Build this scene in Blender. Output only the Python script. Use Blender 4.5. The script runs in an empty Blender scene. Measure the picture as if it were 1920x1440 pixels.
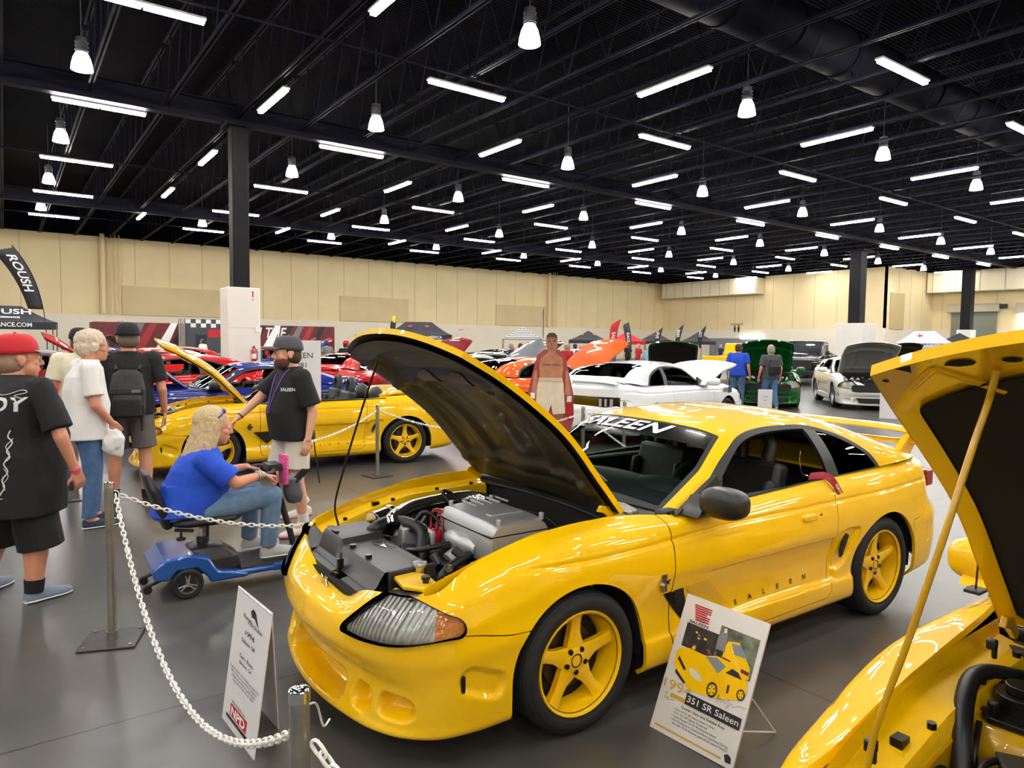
import bpy, math, random
import numpy as np
from mathutils import Vector, Matrix, noise
random.seed(7); PI=math.pi
S=bpy.context.scene; COL=S.collection
# ---------------------------------------------------------------- camera
def setup_camera():
    f=1310.0; yaw=math.radians(36); p=math.atan((720-641)/f); r=math.atan(.011)
    fw=Vector((math.sin(yaw),math.cos(yaw),0)); rt=Vector((math.cos(yaw),-math.sin(yaw),0)); up=Vector((0,0,1))
    f2=fw*math.cos(p)-up*math.sin(p); u2=up*math.cos(p)+fw*math.sin(p)
    r2=rt*math.cos(r)+u2*math.sin(r); u3=u2*math.cos(r)-rt*math.sin(r)
    cd=bpy.data.cameras.new('camera'); cam=bpy.data.objects.new('camera',cd); COL.objects.link(cam)
    m=Matrix((r2,u3,-f2)).transposed().to_4x4(); m.translation=Vector((0,0,1.78)); cam.matrix_world=m
    cd.sensor_fit='HORIZONTAL'; cd.sensor_width=36; cd.lens=f/1920*36; cd.clip_start=.05; cd.clip_end=400
    S.camera=cam
setup_camera()
# ---------------------------------------------------------------- world, exposure
W=bpy.data.worlds.new('world'); S.world=W; W.use_nodes=True
W.node_tree.nodes['Background'].inputs[0].default_value=(.9,.93,1,1)
W.node_tree.nodes['Background'].inputs[1].default_value=.35
S.view_settings.view_transform='Standard'; S.view_settings.look='None'; S.view_settings.gamma=1
S.view_settings.use_curve_mapping=False; S.view_settings.exposure=0.58
E_TUBE=74.0; E_BAY=170.0       # what the hall's strip lights and high-bay lamps give off
# ---------------------------------------------------------------- materials
def lin(c):
    c=[x/255 for x in c]; return tuple(x/12.92 if x<=.04045 else ((x+.055)/1.055)**2.4 for x in c)+(1,)
MATS={}
def mat(name,rgb=(128,128,128),rough=.5,metal=0,coat=0,emit=None,noise_=None,bump=None,alpha=None,spec=.5,trans=0,coatr=.03,sheen=0):
    if name in MATS: return MATS[name]
    m=bpy.data.materials.new(name); m.use_nodes=True; nt=m.node_tree; b=nt.nodes['Principled BSDF']
    b.inputs['Base Color'].default_value=lin(rgb); b.inputs['Roughness'].default_value=rough; b.inputs['Metallic'].default_value=metal
    b.inputs['Coat Weight'].default_value=coat; b.inputs['Coat Roughness'].default_value=coatr; b.inputs['Specular IOR Level'].default_value=spec
    b.inputs['Transmission Weight'].default_value=trans
    if sheen: b.inputs['Sheen Weight'].default_value=sheen
    if emit: b.inputs['Emission Color'].default_value=lin(emit[0]); b.inputs['Emission Strength'].default_value=emit[1]
    if alpha is not None: b.inputs['Alpha'].default_value=alpha
    tc=nt.nodes.new('ShaderNodeTexCoord')
    if noise_:
        sc,amt=noise_[:2]; n=nt.nodes.new('ShaderNodeTexNoise'); n.inputs['Scale'].default_value=sc; n.inputs['Detail'].default_value=4
        nt.links.new(tc.outputs['Object'],n.inputs['Vector'])
        r=nt.nodes.new('ShaderNodeMapRange'); r.inputs['From Min'].default_value=.3; r.inputs['From Max'].default_value=.7
        r.inputs['To Min'].default_value=1-amt; r.inputs['To Max'].default_value=1+amt
        nt.links.new(n.outputs['Fac'],r.inputs['Value'])
        mx=nt.nodes.new('ShaderNodeVectorMath'); mx.operation='SCALE'; mx.inputs[0].default_value=lin(rgb)[:3]
        nt.links.new(r.outputs[0],mx.inputs['Scale']); nt.links.new(mx.outputs[0],b.inputs['Base Color'])
    if bump:
        kind,sc,st,dist=bump
        if kind=='noise':
            n=nt.nodes.new('ShaderNodeTexNoise'); n.inputs['Scale'].default_value=sc; n.inputs['Detail'].default_value=3; out=n.outputs['Fac']
        elif kind=='wave':
            n=nt.nodes.new('ShaderNodeTexWave'); n.inputs['Scale'].default_value=sc; n.bands_direction='Y'; out=n.outputs['Fac']
        elif kind=='wavez':
            n=nt.nodes.new('ShaderNodeTexWave'); n.inputs['Scale'].default_value=sc; n.bands_direction='Z'; out=n.outputs['Fac']
        else:
            n=nt.nodes.new('ShaderNodeTexVoronoi'); n.inputs['Scale'].default_value=sc; out=n.outputs['Distance']
        nt.links.new(tc.outputs['Object'],n.inputs['Vector'])
        bp=nt.nodes.new('ShaderNodeBump'); bp.inputs['Strength'].default_value=st; bp.inputs['Distance'].default_value=dist
        nt.links.new(out,bp.inputs['Height']); nt.links.new(bp.outputs[0],b.inputs['Normal'])
    MATS[name]=m; return m
def glassmat(name,tint=(200,210,205),rough=.0,ior=1.5,ripple=None):
    if name in MATS: return MATS[name]
    m=bpy.data.materials.new(name); m.use_nodes=True; nt=m.node_tree; N=nt.nodes
    N.remove(N['Principled BSDF']); out=N['Material Output']
    t=N.new('ShaderNodeBsdfTransparent'); t.inputs[0].default_value=lin(tint)
    g=N.new('ShaderNodeBsdfGlossy'); g.inputs['Roughness'].default_value=rough
    fr=N.new('ShaderNodeFresnel'); fr.inputs['IOR'].default_value=ior
    mx=N.new('ShaderNodeMixShader'); nt.links.new(fr.outputs[0],mx.inputs[0]); nt.links.new(t.outputs[0],mx.inputs[1]); nt.links.new(g.outputs[0],mx.inputs[2])
    if ripple:
        tc=N.new('ShaderNodeTexCoord'); w=N.new('ShaderNodeTexWave'); w.inputs['Scale'].default_value=ripple; w.bands_direction='Y'
        nt.links.new(tc.outputs['Object'],w.inputs['Vector']); bp=N.new('ShaderNodeBump'); bp.inputs['Strength'].default_value=.6; bp.inputs['Distance'].default_value=.004
        nt.links.new(w.outputs['Fac'],bp.inputs['Height']); nt.links.new(bp.outputs[0],g.inputs['Normal']); nt.links.new(bp.outputs[0],fr.inputs['Normal'])
    nt.links.new(mx.outputs[0],out.inputs['Surface']); MATS[name]=m; return m
def paint(name,rgb,rough=.4,metal=0): return mat(name,rgb,rough,metal,coat=1.0,coatr=.015,noise_=(6,.015),spec=.15)
# ---------------------------------------------------------------- object helpers
def tag(o,label=None,cat=None,group=None,kind=None):
    if label: o['label']=label
    if cat: o['category']=cat
    if group: o['group']=group
    if kind: o['kind']=kind
    return o
def thing(name,label,cat,loc=(0,0,0),rz=0,group=None):
    o=bpy.data.objects.new(name,None); COL.objects.link(o); o.empty_display_size=.1
    o.location=loc; o.rotation_euler=(0,0,rz); return tag(o,label,cat,group)
def mkobj(name,verts,faces,m,parent=None,smooth=35,normals=None,bevel=0,loc=None,midx=None):
    me=bpy.data.meshes.new(name); me.from_pydata([tuple(map(float,v)) for v in verts],[],[list(map(int,f)) for f in faces])
    for k in (m if isinstance(m,(list,tuple)) else [m]): me.materials.append(k)
    if midx is not None: me.polygons.foreach_set('material_index',list(midx))
    if smooth or normals is not None:
        me.polygons.foreach_set('use_smooth',[True]*len(me.polygons))
        if normals is None and smooth<180: me.set_sharp_from_angle(angle=math.radians(smooth))
    me.validate(); me.update()
    if normals is not None and len(me.vertices)==len(verts): me.normals_split_custom_set_from_vertices([tuple(map(float,n)) for n in normals])
    o=bpy.data.objects.new(name,me); COL.objects.link(o)
    if parent is not None: o.parent=parent
    if loc is not None: o.location=loc
    if bevel:
        b=o.modifiers.new('edge','BEVEL'); b.width=bevel; b.segments=2; b.limit_method='ANGLE'; b.angle_limit=math.radians(40)
    return o
def copy_tree(o,loc=None,rz=None,parent=None,label=None,group=None):
    c=o.copy(); COL.objects.link(c)
    if parent is not None: c.parent=parent
    if loc is not None: c.location=loc
    if rz is not None: c.rotation_euler=(0,0,rz)
    if label: c['label']=label
    if group: c['group']=group
    for ch in list(o.children): copy_tree(ch,parent=c)
    return c
def frame(d):
    d=Vector(d).normalized(); a=Vector((0,0,1)) if abs(d.z)<.9 else Vector((1,0,0))
    x=a.cross(d).normalized(); return x,d.cross(x),d
class MB:
    def __init__(s): s.v=[];s.f=[]
    def add(s,v,f):
        n=len(s.v); s.v+= [tuple(p) for p in v]; s.f+=[[i+n for i in q] for q in f]; return s
    def box(s,c,d,R=None,taper=1):
        a,b,h=d[0]/2,d[1]/2,d[2]/2; P=[]
        for z,k in ((-h,1),(h,taper)):
            for x,y in ((-a,-b),(a,-b),(a,b),(-a,b)): P.append(Vector((x*k,y*k,z)))
        if R is not None: P=[R@p for p in P]
        P=[p+Vector(c) for p in P]
        return s.add(P,[[3,2,1,0],[4,5,6,7],[0,1,5,4],[1,2,6,5],[2,3,7,6],[3,0,4,7]])
    def hexa(s,P):   # 8 corners: bottom 4 ccw, top 4 ccw
        return s.add(P,[[3,2,1,0],[4,5,6,7],[0,1,5,4],[1,2,6,5],[2,3,7,6],[3,0,4,7]])
    def cyl(s,p0,p1,r0,r1=None,n=16,caps=True):
        r1=r0 if r1 is None else r1; p0=Vector(p0);p1=Vector(p1); x,y,_=frame(p1-p0); P=[]
        for p,r in ((p0,r0),(p1,r1)):
            for i in range(n):
                a=2*PI*i/n; P.append(p+x*(r*math.cos(a))+y*(r*math.sin(a)))
        F=[[i,(i+1)%n,n+(i+1)%n,n+i] for i in range(n)]
        if caps: F+=[list(range(n))[::-1],list(range(n,2*n))]
        return s.add(P,F)
    def tube(s,pts,r,n=8,closed=False,caps=True):
        pts=[Vector(p) for p in pts]; m=len(pts); P=[]; R=r if isinstance(r,(list,tuple)) else [r]*m; px=None
        for i,p in enumerate(pts):
            a=pts[(i-1)%m] if (closed or i>0) else p; b=pts[(i+1)%m] if (closed or i<m-1) else p
            d=(b-a).normalized()
            if px is None: px,_,_=frame(d)
            x=(px-d*px.dot(d)).normalized(); px=x; y=d.cross(x)
            for k in range(n):
                t=2*PI*k/n; P.append(p+x*(R[i]*math.cos(t))+y*(R[i]*math.sin(t)))
        F=[]
        for i in range(m if closed else m-1):
            j=(i+1)%m
            for k in range(n): F.append([i*n+k,i*n+(k+1)%n,j*n+(k+1)%n,j*n+k])
        if caps and not closed: F+=[list(range(n))[::-1],list(range((m-1)*n,m*n))]
        return s.add(P,F)
    def lathe(s,prof,c=(0,0,0),ax=(0,0,1),n=32,a0=0,a1=2*PI):
        x,y,d=frame(ax); c=Vector(c); P=[]; full=abs(a1-a0-2*PI)<1e-6; k=n if full else n+1
        for r,h in prof:
            for i in range(k):
                a=a0+(a1-a0)*i/n; P.append(c+d*h+x*(r*math.cos(a))+y*(r*math.sin(a)))
        F=[]
        for j in range(len(prof)-1):
            for i in range(n if full else n): 
                i2=(i+1)%k
                F.append([j*k+i,j*k+i2,(j+1)*k+i2,(j+1)*k+i])
        return s.add(P,F)
    def sphere(s,c,r,n=16,m=10,R=None):
        r=r if isinstance(r,(list,tuple)) else (r,r,r); P=[];F=[]
        for j in range(m+1):
            t=PI*j/m
            for i in range(n):
                a=2*PI*i/n; q=Vector((r[0]*math.sin(t)*math.cos(a),r[1]*math.sin(t)*math.sin(a),r[2]*math.cos(t)))
                if R is not None: q=R@q
                P.append(q+Vector(c))
        for j in range(m):
            for i in range(n): F.append([j*n+i,(j+1)*n+i,(j+1)*n+(i+1)%n,j*n+(i+1)%n])
        return s.add(P,F)
    def prism(s,poly,o,u,v,w,h0=0,h1=1):   # 2d polygon in plane (o,u,v), extruded along w
        o=Vector(o);u=Vector(u);v=Vector(v);w=Vector(w); n=len(poly); P=[o+u*a+v*b+w*h0 for a,b in poly]+[o+u*a+v*b+w*h1 for a,b in poly]
        return s.add(P,[list(range(n))[::-1],list(range(n,2*n))]+[[i,(i+1)%n,n+(i+1)%n,n+i] for i in range(n)])
    def each(s,name,m,parent=None,smooth=35,bevel=0):     # every loose piece becomes an object of its own
        n=len(s.v); r=list(range(n))
        def fd(a):
            while r[a]!=a: r[a]=r[r[a]]; a=r[a]
            return a
        for q in s.f:
            for k in q[1:]: r[fd(k)]=fd(q[0])
        G={}
        for q in s.f: G.setdefault(fd(q[0]),[]).append(q)
        out=[]
        for F in G.values():
            ids=sorted({i for q in F for i in q}); mp={a:b for b,a in enumerate(ids)}
            out.append(mkobj(name,[s.v[i] for i in ids],[[mp[i] for i in q] for q in F],m,parent,smooth,None,bevel))
        return out
    def build(s,name,m,parent=None,smooth=35,bevel=0,loc=None):
        return mkobj(name,s.v,s.f,m,parent,smooth,None,bevel,loc)
def crv(pts,n=8,closed=False):    # smooth curve through 3d points
    P=[Vector(p) for p in pts]; m=len(P); out=[]
    for i in range(m if closed else m-1):
        p0=P[i-1] if (i>0 or closed) else P[0]*2-P[1]; p1=P[i];p2=P[(i+1)%m]; p3=P[(i+2)%m] if (i+2<m or closed) else P[-1]*2-P[-2]
        for k in range(n):
            t=k/n; out.append(.5*((2*p1)+(p2-p0)*t+(2*p0-5*p1+4*p2-p3)*t*t+(3*p1-p0-3*p2+p3)*t**3))
    if not closed: out.append(P[-1])
    return out
def hose(name,pts,r,m,parent,n=8,seg=6): return MB().tube(crv(pts,seg),r,n).build(name,m,parent,smooth=60)
def rotm(rx=0,ry=0,rz=0): return Matrix.Rotation(rz,3,'Z')@Matrix.Rotation(ry,3,'Y')@Matrix.Rotation(rx,3,'X')
TMP=bpy.data.scenes.new('workbench')
def evaluated(o):      # evaluate one object on its own, away from the big scene
    TMP.collection.objects.link(o); vl=TMP.view_layers[0]; vl.update(); dg=vl.depsgraph; return bpy.data.meshes.new_from_object(o.evaluated_get(dg))
def text_mesh(txt,size=1,shear=0,bold=0,align='CENTER',extrude=0.0,space=1.0,res=3):
    cu=bpy.data.curves.new('t','FONT'); cu.body=txt; cu.size=size; cu.shear=shear; cu.align_x=align; cu.align_y='CENTER'; cu.offset=bold; cu.extrude=extrude
    cu.space_character=space; cu.resolution_u=res
    o=bpy.data.objects.new('t',cu); me=evaluated(o); V=[v.co.copy() for v in me.vertices]; F=[list(p.vertices) for p in me.polygons]
    bpy.data.objects.remove(o); bpy.data.meshes.remove(me); return V,F
def text_on(name,txt,o,u,v,size,m,parent=None,shear=0,bold=0,align='CENTER',sx=1,space=1.0,off=.001):
    # flat lettering on the plane (o,u,v)
    V,F=text_mesh(txt,size,shear,bold,align,space=space); o=Vector(o);u=Vector(u).normalized();v=Vector(v).normalized(); w=u.cross(v)
    return mkobj(name,[o+u*(p.x*sx)+v*p.y+w*off for p in V],F,m,parent,smooth=0)
def bake(o,name,m,parent=None,disp=None,smooth=180):   # apply an object's modifiers into a plain mesh
    COL.objects.unlink(o); me=evaluated(o)
    bpy.data.objects.remove(o); me.name=name
    if disp:
        n=len(me.vertices); co=np.empty(n*3); me.vertices.foreach_get('co',co); no=np.empty(n*3); me.vertex_normals.foreach_get('vector',no)
        co=co.reshape(-1,3); no=no.reshape(-1,3); d=np.array([disp(q) for q in co.tolist()]); me.vertices.foreach_set('co',(co+no*d[:,None]).ravel())
    me.materials.clear()
    for k in (m if isinstance(m,(list,tuple)) else [m]): me.materials.append(k)
    me.polygons.foreach_set('use_smooth',[True]*len(me.polygons)); me.update()
    r=bpy.data.objects.new(name,me); COL.objects.link(r)
    if parent is not None: r.parent=parent
    return r
# ================================================================ THE HALL
WX0,WX1,WY0,WY1=-22.,73.7,-20.,58.; FX=64.5; RY=31.5; ZB=3.4; ZW=8.95; ZD=10.9
BEIGE=mat('wall beige paint',(232,214,170),.75,noise_=(.6,.04),bump=('noise',40,.15,.01))
CREAM=mat('wall lower cream paint',(230,222,204),.6,noise_=(.8,.03))
CDARK=mat('ceiling dark navy paint',(9,10,19),.8,noise_=(2,.2),spec=.05)
CDECK=mat('corrugated roof deck dark',(9,10,19),.8,spec=.05,bump=('wave',2.6,1.0,.05))
STEEL=mat('dark painted joist steel',(21,23,38),.6,noise_=(3,.15),spec=.15)
def concrete():
    m=mat('polished concrete floor',(70,68,65),.2); nt=m.node_tree; b=nt.nodes['Principled BSDF']; N=nt.nodes; L=nt.links
    tc=N.new('ShaderNodeTexCoord'); n1=N.new('ShaderNodeTexNoise'); n1.inputs['Scale'].default_value=.55; n1.inputs['Detail'].default_value=3; n1.inputs['Roughness'].default_value=.5
    n2=N.new('ShaderNodeTexNoise'); n2.inputs['Scale'].default_value=6; n2.inputs['Detail'].default_value=8
    L.new(tc.outputs['Object'],n1.inputs['Vector']); L.new(tc.outputs['Object'],n2.inputs['Vector'])
    cr=N.new('ShaderNodeValToRGB'); cr.color_ramp.elements[0].position=.15; cr.color_ramp.elements[0].color=lin((50,50,50)); cr.color_ramp.elements[1].position=.85; cr.color_ramp.elements[1].color=lin((98,95,90))
    mx=N.new('ShaderNodeMath'); mx.operation='MULTIPLY_ADD'; mx.inputs[1].default_value=.3; L.new(n2.outputs['Fac'],mx.inputs[0])
    s=N.new('ShaderNodeMath'); s.operation='MULTIPLY'; s.inputs[1].default_value=.7; L.new(n1.outputs['Fac'],s.inputs[0]); L.new(s.outputs[0],mx.inputs[2]); L.new(mx.outputs[0],cr.inputs['Fac'])
    # saw-cut joints on a 4.6 m grid
    sp=N.new('ShaderNodeSeparateXYZ'); L.new(tc.outputs['Object'],sp.inputs[0]); outs=[]
    for k,off in (('X',1.3),('Y',1.0)):
        a=N.new('ShaderNodeMath'); a.operation='ADD'; a.inputs[1].default_value=off+460; L.new(sp.outputs[k],a.inputs[0])
        c=N.new('ShaderNodeMath'); c.operation='PINGPONG'; c.inputs[1].default_value=2.3; L.new(a.outputs[0],c.inputs[0])
        d=N.new('ShaderNodeMath'); d.operation='LESS_THAN'; d.inputs[1].default_value=.006; L.new(c.outputs[0],d.inputs[0]); outs.append(d)
    mm=N.new('ShaderNodeMath'); mm.operation='MAXIMUM'; L.new(outs[0].outputs[0],mm.inputs[0]); L.new(outs[1].outputs[0],mm.inputs[1])
    mc=N.new('ShaderNodeMix'); mc.data_type='RGBA'; L.new(mm.outputs[0],mc.inputs[0]); L.new(cr.outputs[0],mc.inputs[6]); mc.inputs[7].default_value=lin((34,33,32)); L.new(mc.outputs[2],b.inputs['Base Color'])
    rr=N.new('ShaderNodeMapRange'); rr.inputs['To Min'].default_value=.29; rr.inputs['To Max'].default_value=.36; L.new(n1.outputs['Fac'],rr.inputs['Value']); L.new(rr.outputs[0],b.inputs['Roughness'])
    return m
FLOORM=concrete()
def structure(name,mb,m,parent=None,**k):
    o=mb.build(name,m,parent,**k)
    if parent is None: o['kind']='structure'
    return o
structure('floor',MB().box(((WX0+WX1)/2,(WY0+WY1)/2,-.1),(WX1-WX0,WY1-WY0,.2)),FLOORM,smooth=0)
structure('ceiling',MB().box(((WX0+WX1)/2,(WY0+WY1)/2,ZD+.1),(WX1-WX0,WY1-WY0,.2)),CDECK,smooth=0)
def wall(name,a,b,nrm):
    # cream band, beige upper, dark above the lighting level; joints between the panels
    a=Vector(a);b=Vector(b); n=Vector(nrm); L=(b-a).length; d=(b-a)/L; R=Matrix((d,n,Vector((0,0,1)))).transposed()
    mid=(a+b)/2
    o=structure(name,MB().box(mid-n*.1+Vector((0,0,(ZB+ZW)/2)),(L,.2,ZW-ZB),R),BEIGE,smooth=0)
    MB().box(mid-n*.09+Vector((0,0,ZB/2)),(L,.22,ZB),R).build('lower_band',CREAM,o,smooth=0)
    MB().box(mid-n*.1+Vector((0,0,(ZW+ZD)/2)),(L,.2,ZD-ZW),R).build('upper_band',CDARK,o,smooth=0)
    j=MB(); k=1
    while k*2.3<L-.3:
        j.box(a+d*(k*2.3)+Vector((0,0,(ZB+ZW)/2)),(.035,.012,ZW-ZB),R); k+=1
    j.build('panel_joint',mat('panel joint sealant',(176,160,122),.8),o,smooth=0)
    return o
wall('wall_left',(WX0,WY1,0),(FX,WY1,0),(0,-1,0))
wall('wall_back',(FX,RY,0),(FX,WY1,0),(-1,0,0))
wall('wall_return',(FX,RY,0),(WX1,RY,0),(0,-1,0))
wall('wall_far_right',(WX1,WY0,0),(WX1,RY,0),(-1,0,0))
wall('wall_near',(WX0,WY0,0),(WX1,WY0,0),(0,1,0))
wall('wall_behind',(WX0,WY0,0),(WX0,WY1,0),(1,0,0))
# raised wall panels
n=1
for x0,x1,z0,z1,pl in ((7.0,13.8,3.42,5.55,'y'),(23.6,30.2,3.42,5.6,'y'),(40,46.4,3.42,5.5,'y')):
    structure('trim_%d'%n,MB().box(((x0+x1)/2,WY1-.06,(z0+z1)/2),(x1-x0,.1,z1-z0)),mat('faded wall panel',(214,195,152),.8,noise_=(.5,.05)),smooth=0,bevel=.02); n+=1
# roof steel ------------------------------------------------------
def joist_mesh(L,name):
    m=MB(); zb,zt=8.9,10.75
    for s in (-.05,.05):
        m.box((s,L/2,zb),(.045,L,.07)); m.box((s,L/2,zt),(.05,L,.09))
    k=int(L/1.5); st=L/k
    for i in range(k):
        y0=i*st; m.cyl((0,y0,zb),(0,y0+st/2,zt),.018,n=5,caps=False); m.cyl((0,y0+st/2,zt),(0,y0+st,zb),.018,n=5,caps=False)
    return m
SPANS=((WY0,3.9),(4.1,23.9),(24.3,43.9),(44.1,WY1))
for si,(a,b) in enumerate(SPANS):
    proto=None
    x=.1-2.06*9+(.0 if si%2 else .0)
    while x<WX1-.3:
        if (x>-1 or si in (1,2)) and not (x>FX-.3 and si>=3):
            L=b-a
            if proto is None:
                proto=joist_mesh(L,'').build('roof_joist',STEEL,smooth=0,loc=(x,a,0)); tag(proto,'dark open-web steel roof joist running across the hall','joist','roof joists')
            else:
                c=proto.copy(); COL.objects.link(c); c.location=(x,a,0)
        x+=2.06
for y in (4.0,24.1,44.0):
    g=MB(); g.box((26,y,8.72),(95,.34,.05)); g.box((26,y,9.35),(95,.34,.05)); g.box((26,y,9.03),(95,.03,.62))
    tag(g.build('roof_girder',STEEL,smooth=0),{4.0:'dark steel roof girder nearest the camera, overhead',24.1:'long dark steel roof girder resting on the tall columns',44.0:'far dark steel roof girder near the long wall'}[y],'girder')
# round duct
d=MB(); d.cyl((-5,10.6,9.72),(72,10.6,9.72),.62,n=28)
for i in range(30): d.cyl((-4+i*2.5,10.6,9.72),(-3.94+i*2.5,10.6,9.72),.66,n=28)
tag(d.build('round_air_duct',mat('dark painted duct',(20,21,32),.7,spec=.1),smooth=30),'large dark round air duct hung among the roof joists','duct')
# sprinkler pipes
for i,y in enumerate((16.2,32.6,48.4)):
    tag(MB().cyl((-20,y,8.8),(63,y,8.8),.035,n=8).build('sprinkler_pipe',STEEL),'thin dark sprinkler pipe crossing under the roof joists','pipe','sprinkler pipes')
# columns -----------------------------------------------------------
COLM=mat('column dark padding',(20,20,25),.6,spec=.2,bump=('noise',8,.5,.03),noise_=(3,.15))
for (x,y,w,bw,bh,lab) in ((6.35,24.1,.52,1.02,3.45,'tall dark column rising from a white square base, left'),(50.6,26.8,.85,2.0,3.4,'tall dark column with wide white base by the black pickup, right'),(70.0,27.0,.8,1.15,3.3,'slim dark column with white base in front of the roller door, far right')):
    c=thing('column',lab,'column',(x,y,0))
    MB().box((0,0,(bh+8.7)/2),(w,w,8.7-bh)).build('shaft',COLM,c,bevel=.03)
    MB().box((0,0,bh/2),(bw,bw,bh)).build('base',mat('column base white',(222,219,212),.5,noise_=(1,.03)),c,bevel=.03)
    MB().box((0,-bw/2-.002,bh*.62),(bw*.98,.004,.012)).build('seam',mat('seam grey',(170,168,160),.6),c,smooth=0)
    MB().box((0,0,8.66),(w*1.7,w*1.7,.1)).build('cap_plate',STEEL,c)
# fire extinguisher and its sign on the left column
RED=mat('extinguisher red',(190,22,22),.3,coat=.5)
e=thing('fire_extinguisher','red fire extinguisher hung on the white column base','extinguisher',(6.62,23.53,1.0))
b=MB(); b.lathe([(0,0),(.07,0),(.08,.03),(.08,.38),(.06,.44),(.025,.47),(.025,.5)],n=20); b.build('cylinder',RED,e)
b=MB(); b.box((0,0,.52),(.03,.1,.05)); b.box((0,-.06,.55),(.02,.12,.015)); b.tube(crv([(.03,0,.5),(.09,-.02,.4),(.1,-.02,.2),(.09,-.02,.1)]),.012); b.build('valve',mat('black plastic',(18,18,18),.4),e)
MB().lathe([(.081,.14),(.081,.3)],n=20).build('paper_label',mat('white label',(225,222,215),.6),e)
s=thing('extinguisher_sign','small red sign high on the white column base','sign',(6.62,23.58,3.2))
MB().box((0,0,0),(.11,.012,.34)).build('plate',mat('sign white',(235,230,225),.5),s,smooth=0)
b=MB(); b.box((0,-.008,.04),(.05,.004,.2)); b.box((0,-.008,-.13),(.05,.004,.04)); b.build('mark',RED,s,smooth=0)
tag(MB().box((6.75,23.575,2.1),(.12,.03,.16)).build('light_switch',mat('sign white',(235,230,225),.5),bevel=.005),'small white switch plate on the column base above the extinguisher','switch')
# lamps ---------------------------------------------------------------
def emat(name,rgb,st):
    m=mat(name,(250,250,250),.4,emit=(rgb,st)); return m
TUBE=emat('strip light diffuser glow',(255,249,238),E_TUBE); BULB=emat('high-bay lamp glow',(232,240,255),E_BAY)
FIX=mat('fixture white enamel',(200,200,205),.4); ALU=mat('lamp housing grey',(120,122,130),.35,.6)
GLOW=emat('prismatic reflector glow',(225,235,255),3.0)
def strip_proto():
    t=thing('strip_light','two-lamp ceiling strip light lit warm white','light')
    MB().box((0,0,.06),(2.45,.2,.05)).build('housing',FIX,t,smooth=0)
    b=MB(); b.cyl((-.9,0,.08),(-.9,0,2.28),.006,n=4); b.cyl((.9,0,.08),(.9,0,2.28),.006,n=4); b.build('suspension_wire',STEEL,t,smooth=0)
    b=MB()
    for s in (-.61,.61): b.box((s,0,.0),(1.17,.13,.07),None,1)
    b.build('diffuser',TUBE,t,smooth=0)
    return t
def bay_proto():
    t=thing('high_bay_light','bell-shaped high-bay lamp hanging from the joists','light')
    b=MB(); b.cyl((0,0,.42),(0,0,.78),.13,n=16); b.cyl((0,0,.78),(0,0,2.48),.012,n=6)
    for i in range(3): b.cyl((0,0,.46+i*.1),(0,0,.48+i*.1),.155,n=16)
    b.build('housing',ALU,t,smooth=30)
    MB().lathe([(.13,.42),(.19,.3),(.235,.12),(.25,0)],n=24).build('reflector',GLOW,t,smooth=60)
    MB().lathe([(.001,.03),(.16,.03),(.17,.05)],n=20).build('lamp',BULB,t)
    return t
sp=None; bp_=None
YS=[8.8-7.95*k for k in (1,2,3)]+[8.8,16.6,24.45,32.5,40.2,47.9]
def place(kind,x,y,z,rz,lab,grp):
    global sp,bp_
    if kind=='s':
        if sp is None: sp=strip_proto(); o=sp
        else: o=copy_tree(sp)
    else:
        if bp_ is None: bp_=bay_proto(); o=bp_
        else: o=copy_tree(bp_)
    o.location=(x,y,z); o.rotation_euler=(0,0,rz); o['label']=lab; o['group']=grp
def inhall(x,y): return x<FX-1 or y<RY-1
for k in range(-2,9):
    for y in YS:
        x=2.5+7.95*k
        if inhall(x,y) and x<72 and y>-19 and not (y<0 and x>30): place('s',x,y,8.62,0,'strip light running parallel to the long left wall','strip lights along the hall')
    for m_ in range(-3,5):
        x=6.45+7.97*k; y=12.6+7.97*m_+.2
        if inhall(x,y) and x<72 and y>-19 and not (y<0 and x>30): place('s',x,y,8.62,PI/2,'strip light running across the hall, square to the left wall','strip lights across the hall')
        x=1.75+7.93*k
        if inhall(x,y) and x<72 and y>-19 and not (y<0 and x>30): place('b',x,y,8.42,0,'bell-shaped high-bay lamp hanging bright white from the joists','high-bay lamps')
# ================================================================ SURFACE TOOLS
def herm(K,t,ts):
    K=np.asarray(K,float); t=np.asarray(t,float); n=len(t); h=np.diff(t); shp=(-1,)+(1,)*(K.ndim-1)
    d=np.diff(K,axis=0)/h.reshape(shp); m=np.empty_like(K); m[0]=d[0]; m[-1]=d[-1]
    for i in range(1,n-1): m[i]=(h[i]*d[i-1]+h[i-1]*d[i])/(h[i]+h[i-1])
    i=np.clip(np.searchsorted(t,ts,side='right')-1,0,n-2); H=h[i].reshape(shp); u=((ts-t[i])/h[i]).reshape(shp)
    return (2*u**3-3*u**2+1)*K[i]+(u**3-2*u**2+u)*H*m[i]+(-2*u**3+3*u**2)*K[i+1]+(u**3-u**2)*H*m[i+1]
def chord(K):
    d=np.sqrt(((K[1:]-K[:-1])**2).sum(-1)); d=d.mean(axis=tuple(range(1,d.ndim))) if d.ndim>1 else d
    return np.concatenate([[0],np.cumsum(np.maximum(d,1e-4))])
def resample(K,n,axis=0,mirror0=False,mirror1=False):
    K=np.moveaxis(np.asarray(K,float),axis,0); lo=0
    if mirror0: M=K[1:3][::-1].copy(); M[...,1]*=-1; K=np.concatenate([M,K]); lo=2
    hi=len(K)-1
    if mirror1: M=K[-3:-1][::-1].copy(); M[...,1]*=-1; K=np.concatenate([K,M])
    t=chord(K); ts=np.linspace(t[lo],t[hi],n); return np.moveaxis(herm(K,t,ts),0,axis),(ts-t[lo])/(t[hi]-t[lo])
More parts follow.
